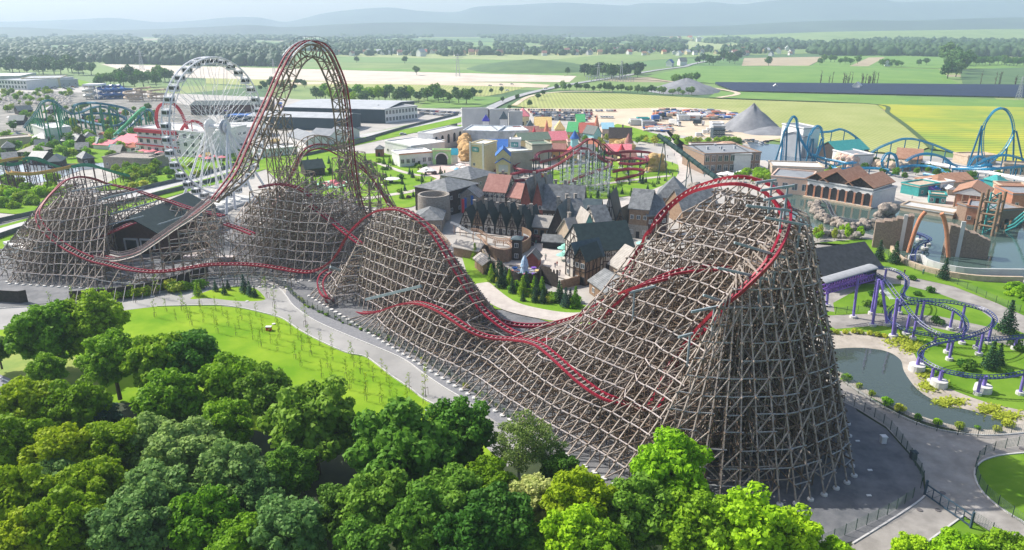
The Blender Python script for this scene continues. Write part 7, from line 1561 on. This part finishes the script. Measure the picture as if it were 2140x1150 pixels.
scatter(26, [(1280,290),(1400,300),(1560,300),(1560,308),(1400,312),(1290,300)], ['green','yellow'], 'young tree by the path behind the brick restaurant', 'young restaurant trees', .28, .45, 'mid', 'small_tree')
scatter(26, [(1040,345),(1080,300),(1320,300),(1330,345)], ['green','yellow','dark'], 'small tree between the fairytale houses', 'fairytale trees', .25, .42, 'mid', 'small_tree')
scatter(20, [(1520,375),(1600,368),(1610,385),(1530,392)], ['green','bright'], 'small tree beside the restaurant parasols', 'restaurant terrace trees', .25, .4, 'mid', 'small_tree')
scatter(26, [(1700,360),(1830,345),(2100,380),(2100,400),(1900,395),(1750,368)], ['green','dark'], 'small tree on the sandy themed island', 'island trees', .22, .4, 'mid', 'small_tree')
scatter(14, [(1700,500),(1760,490),(1830,508),(1700,512)], ['bright','yellow'], 'young upright tree behind the charcoal roof', 'young trees behind the charcoal roof', .25, .35, 'mid', 'small_tree', .6)
scatter(16, [(1060,505),(1120,500),(1130,520),(1080,528)], ['purple'], 'dark purple-leaved shrub on the village square', 'purple shrubs on the square', .9, 1.8, 'bush', 'bush')
scatter(10, [(1400,640),(1420,640),(1420,650),(1400,650)], ['green'], 'bush', 'g', .1, .2, 'bush', 'bush') if 0 else None
scatter(30, [(2090,600),(2140,600),(2140,640),(2090,620)], ['green','bright'], 'low shrub in the planting bed at the right edge', 'bed shrubs at the right edge', .6, 1.2, 'bush', 'bush')
for x, y, s, l in ((1195,425,.9,'x'),): pass
# people: tiny visitors on the paths
skin = M_('skin', (.45,.28,.2)); CL = [M_('cloth_' + n, c) for n, c in (('white', (.6,.6,.6)), ('navy', (.03,.04,.12)), ('red', (.4,.04,.05)), ('teal', (.05,.3,.3)), ('black', (.02,.02,.02)))]
def person(x, y, m, label, group=None):
    c = G(x, y, .95); o = thing('person', label, 'person', tuple(c), group=group); b = MB()
    b.tube([(c.x - .1, c.y, .95), (c.x - .09, c.y, 1.4), (c.x - .06, c.y, 1.82)], [.06, .075, .1], 6, 1); b.tube([(c.x + .14, c.y - .12, .95), (c.x + .1, c.y, 1.4), (c.x + .06, c.y, 1.82)], [.06, .075, .1], 6, 1)
    b.tube([(c.x, c.y, 1.75), (c.x, c.y, 2.1), (c.x, c.y, 2.36), (c.x, c.y, 2.46)], [.16, .15, .2, .07], 8, 0); b.tube([(c.x, c.y, 2.42), (c.x, c.y, 2.5), (c.x, c.y, 2.62), (c.x, c.y, 2.74)], [.06, .09, .11, .04], 8, 2)
    for s in (-1, 1): b.tube([(c.x + .2 * s, c.y, 2.38), (c.x + .27 * s, c.y, 2.1), (c.x + .24 * s, c.y - .12, 1.85)], [.06, .05, .035], 6, 2)
    b.build('body', [m, CL[1], skin], o)
for i in range(46):
    P_ = [(1000,460,1140,500),(1110,520,1180,580),(870,350,985,380),(1390,270,1420,370),(1440,355,1620,378),(1850,405,1960,430),(300,318,420,328),(1800,505,1960,590)][i % 8]
    person(ru(P_[0], P_[2]), ru(P_[1], P_[3]), CL[i % 5], 'visitor strolling on the paved ground of the park', 'visitors all over the park')
for i, (x, y) in enumerate(((1140,545),(1160,560),(1150,520),(1120,512),(1170,575),(950,378),(925,372),(905,378),(1405,345),(1395,330),(1415,360),(1130,570))): person(x, y, CL[i % 5], 'person walking on the paved park path', 'people on the park paths')
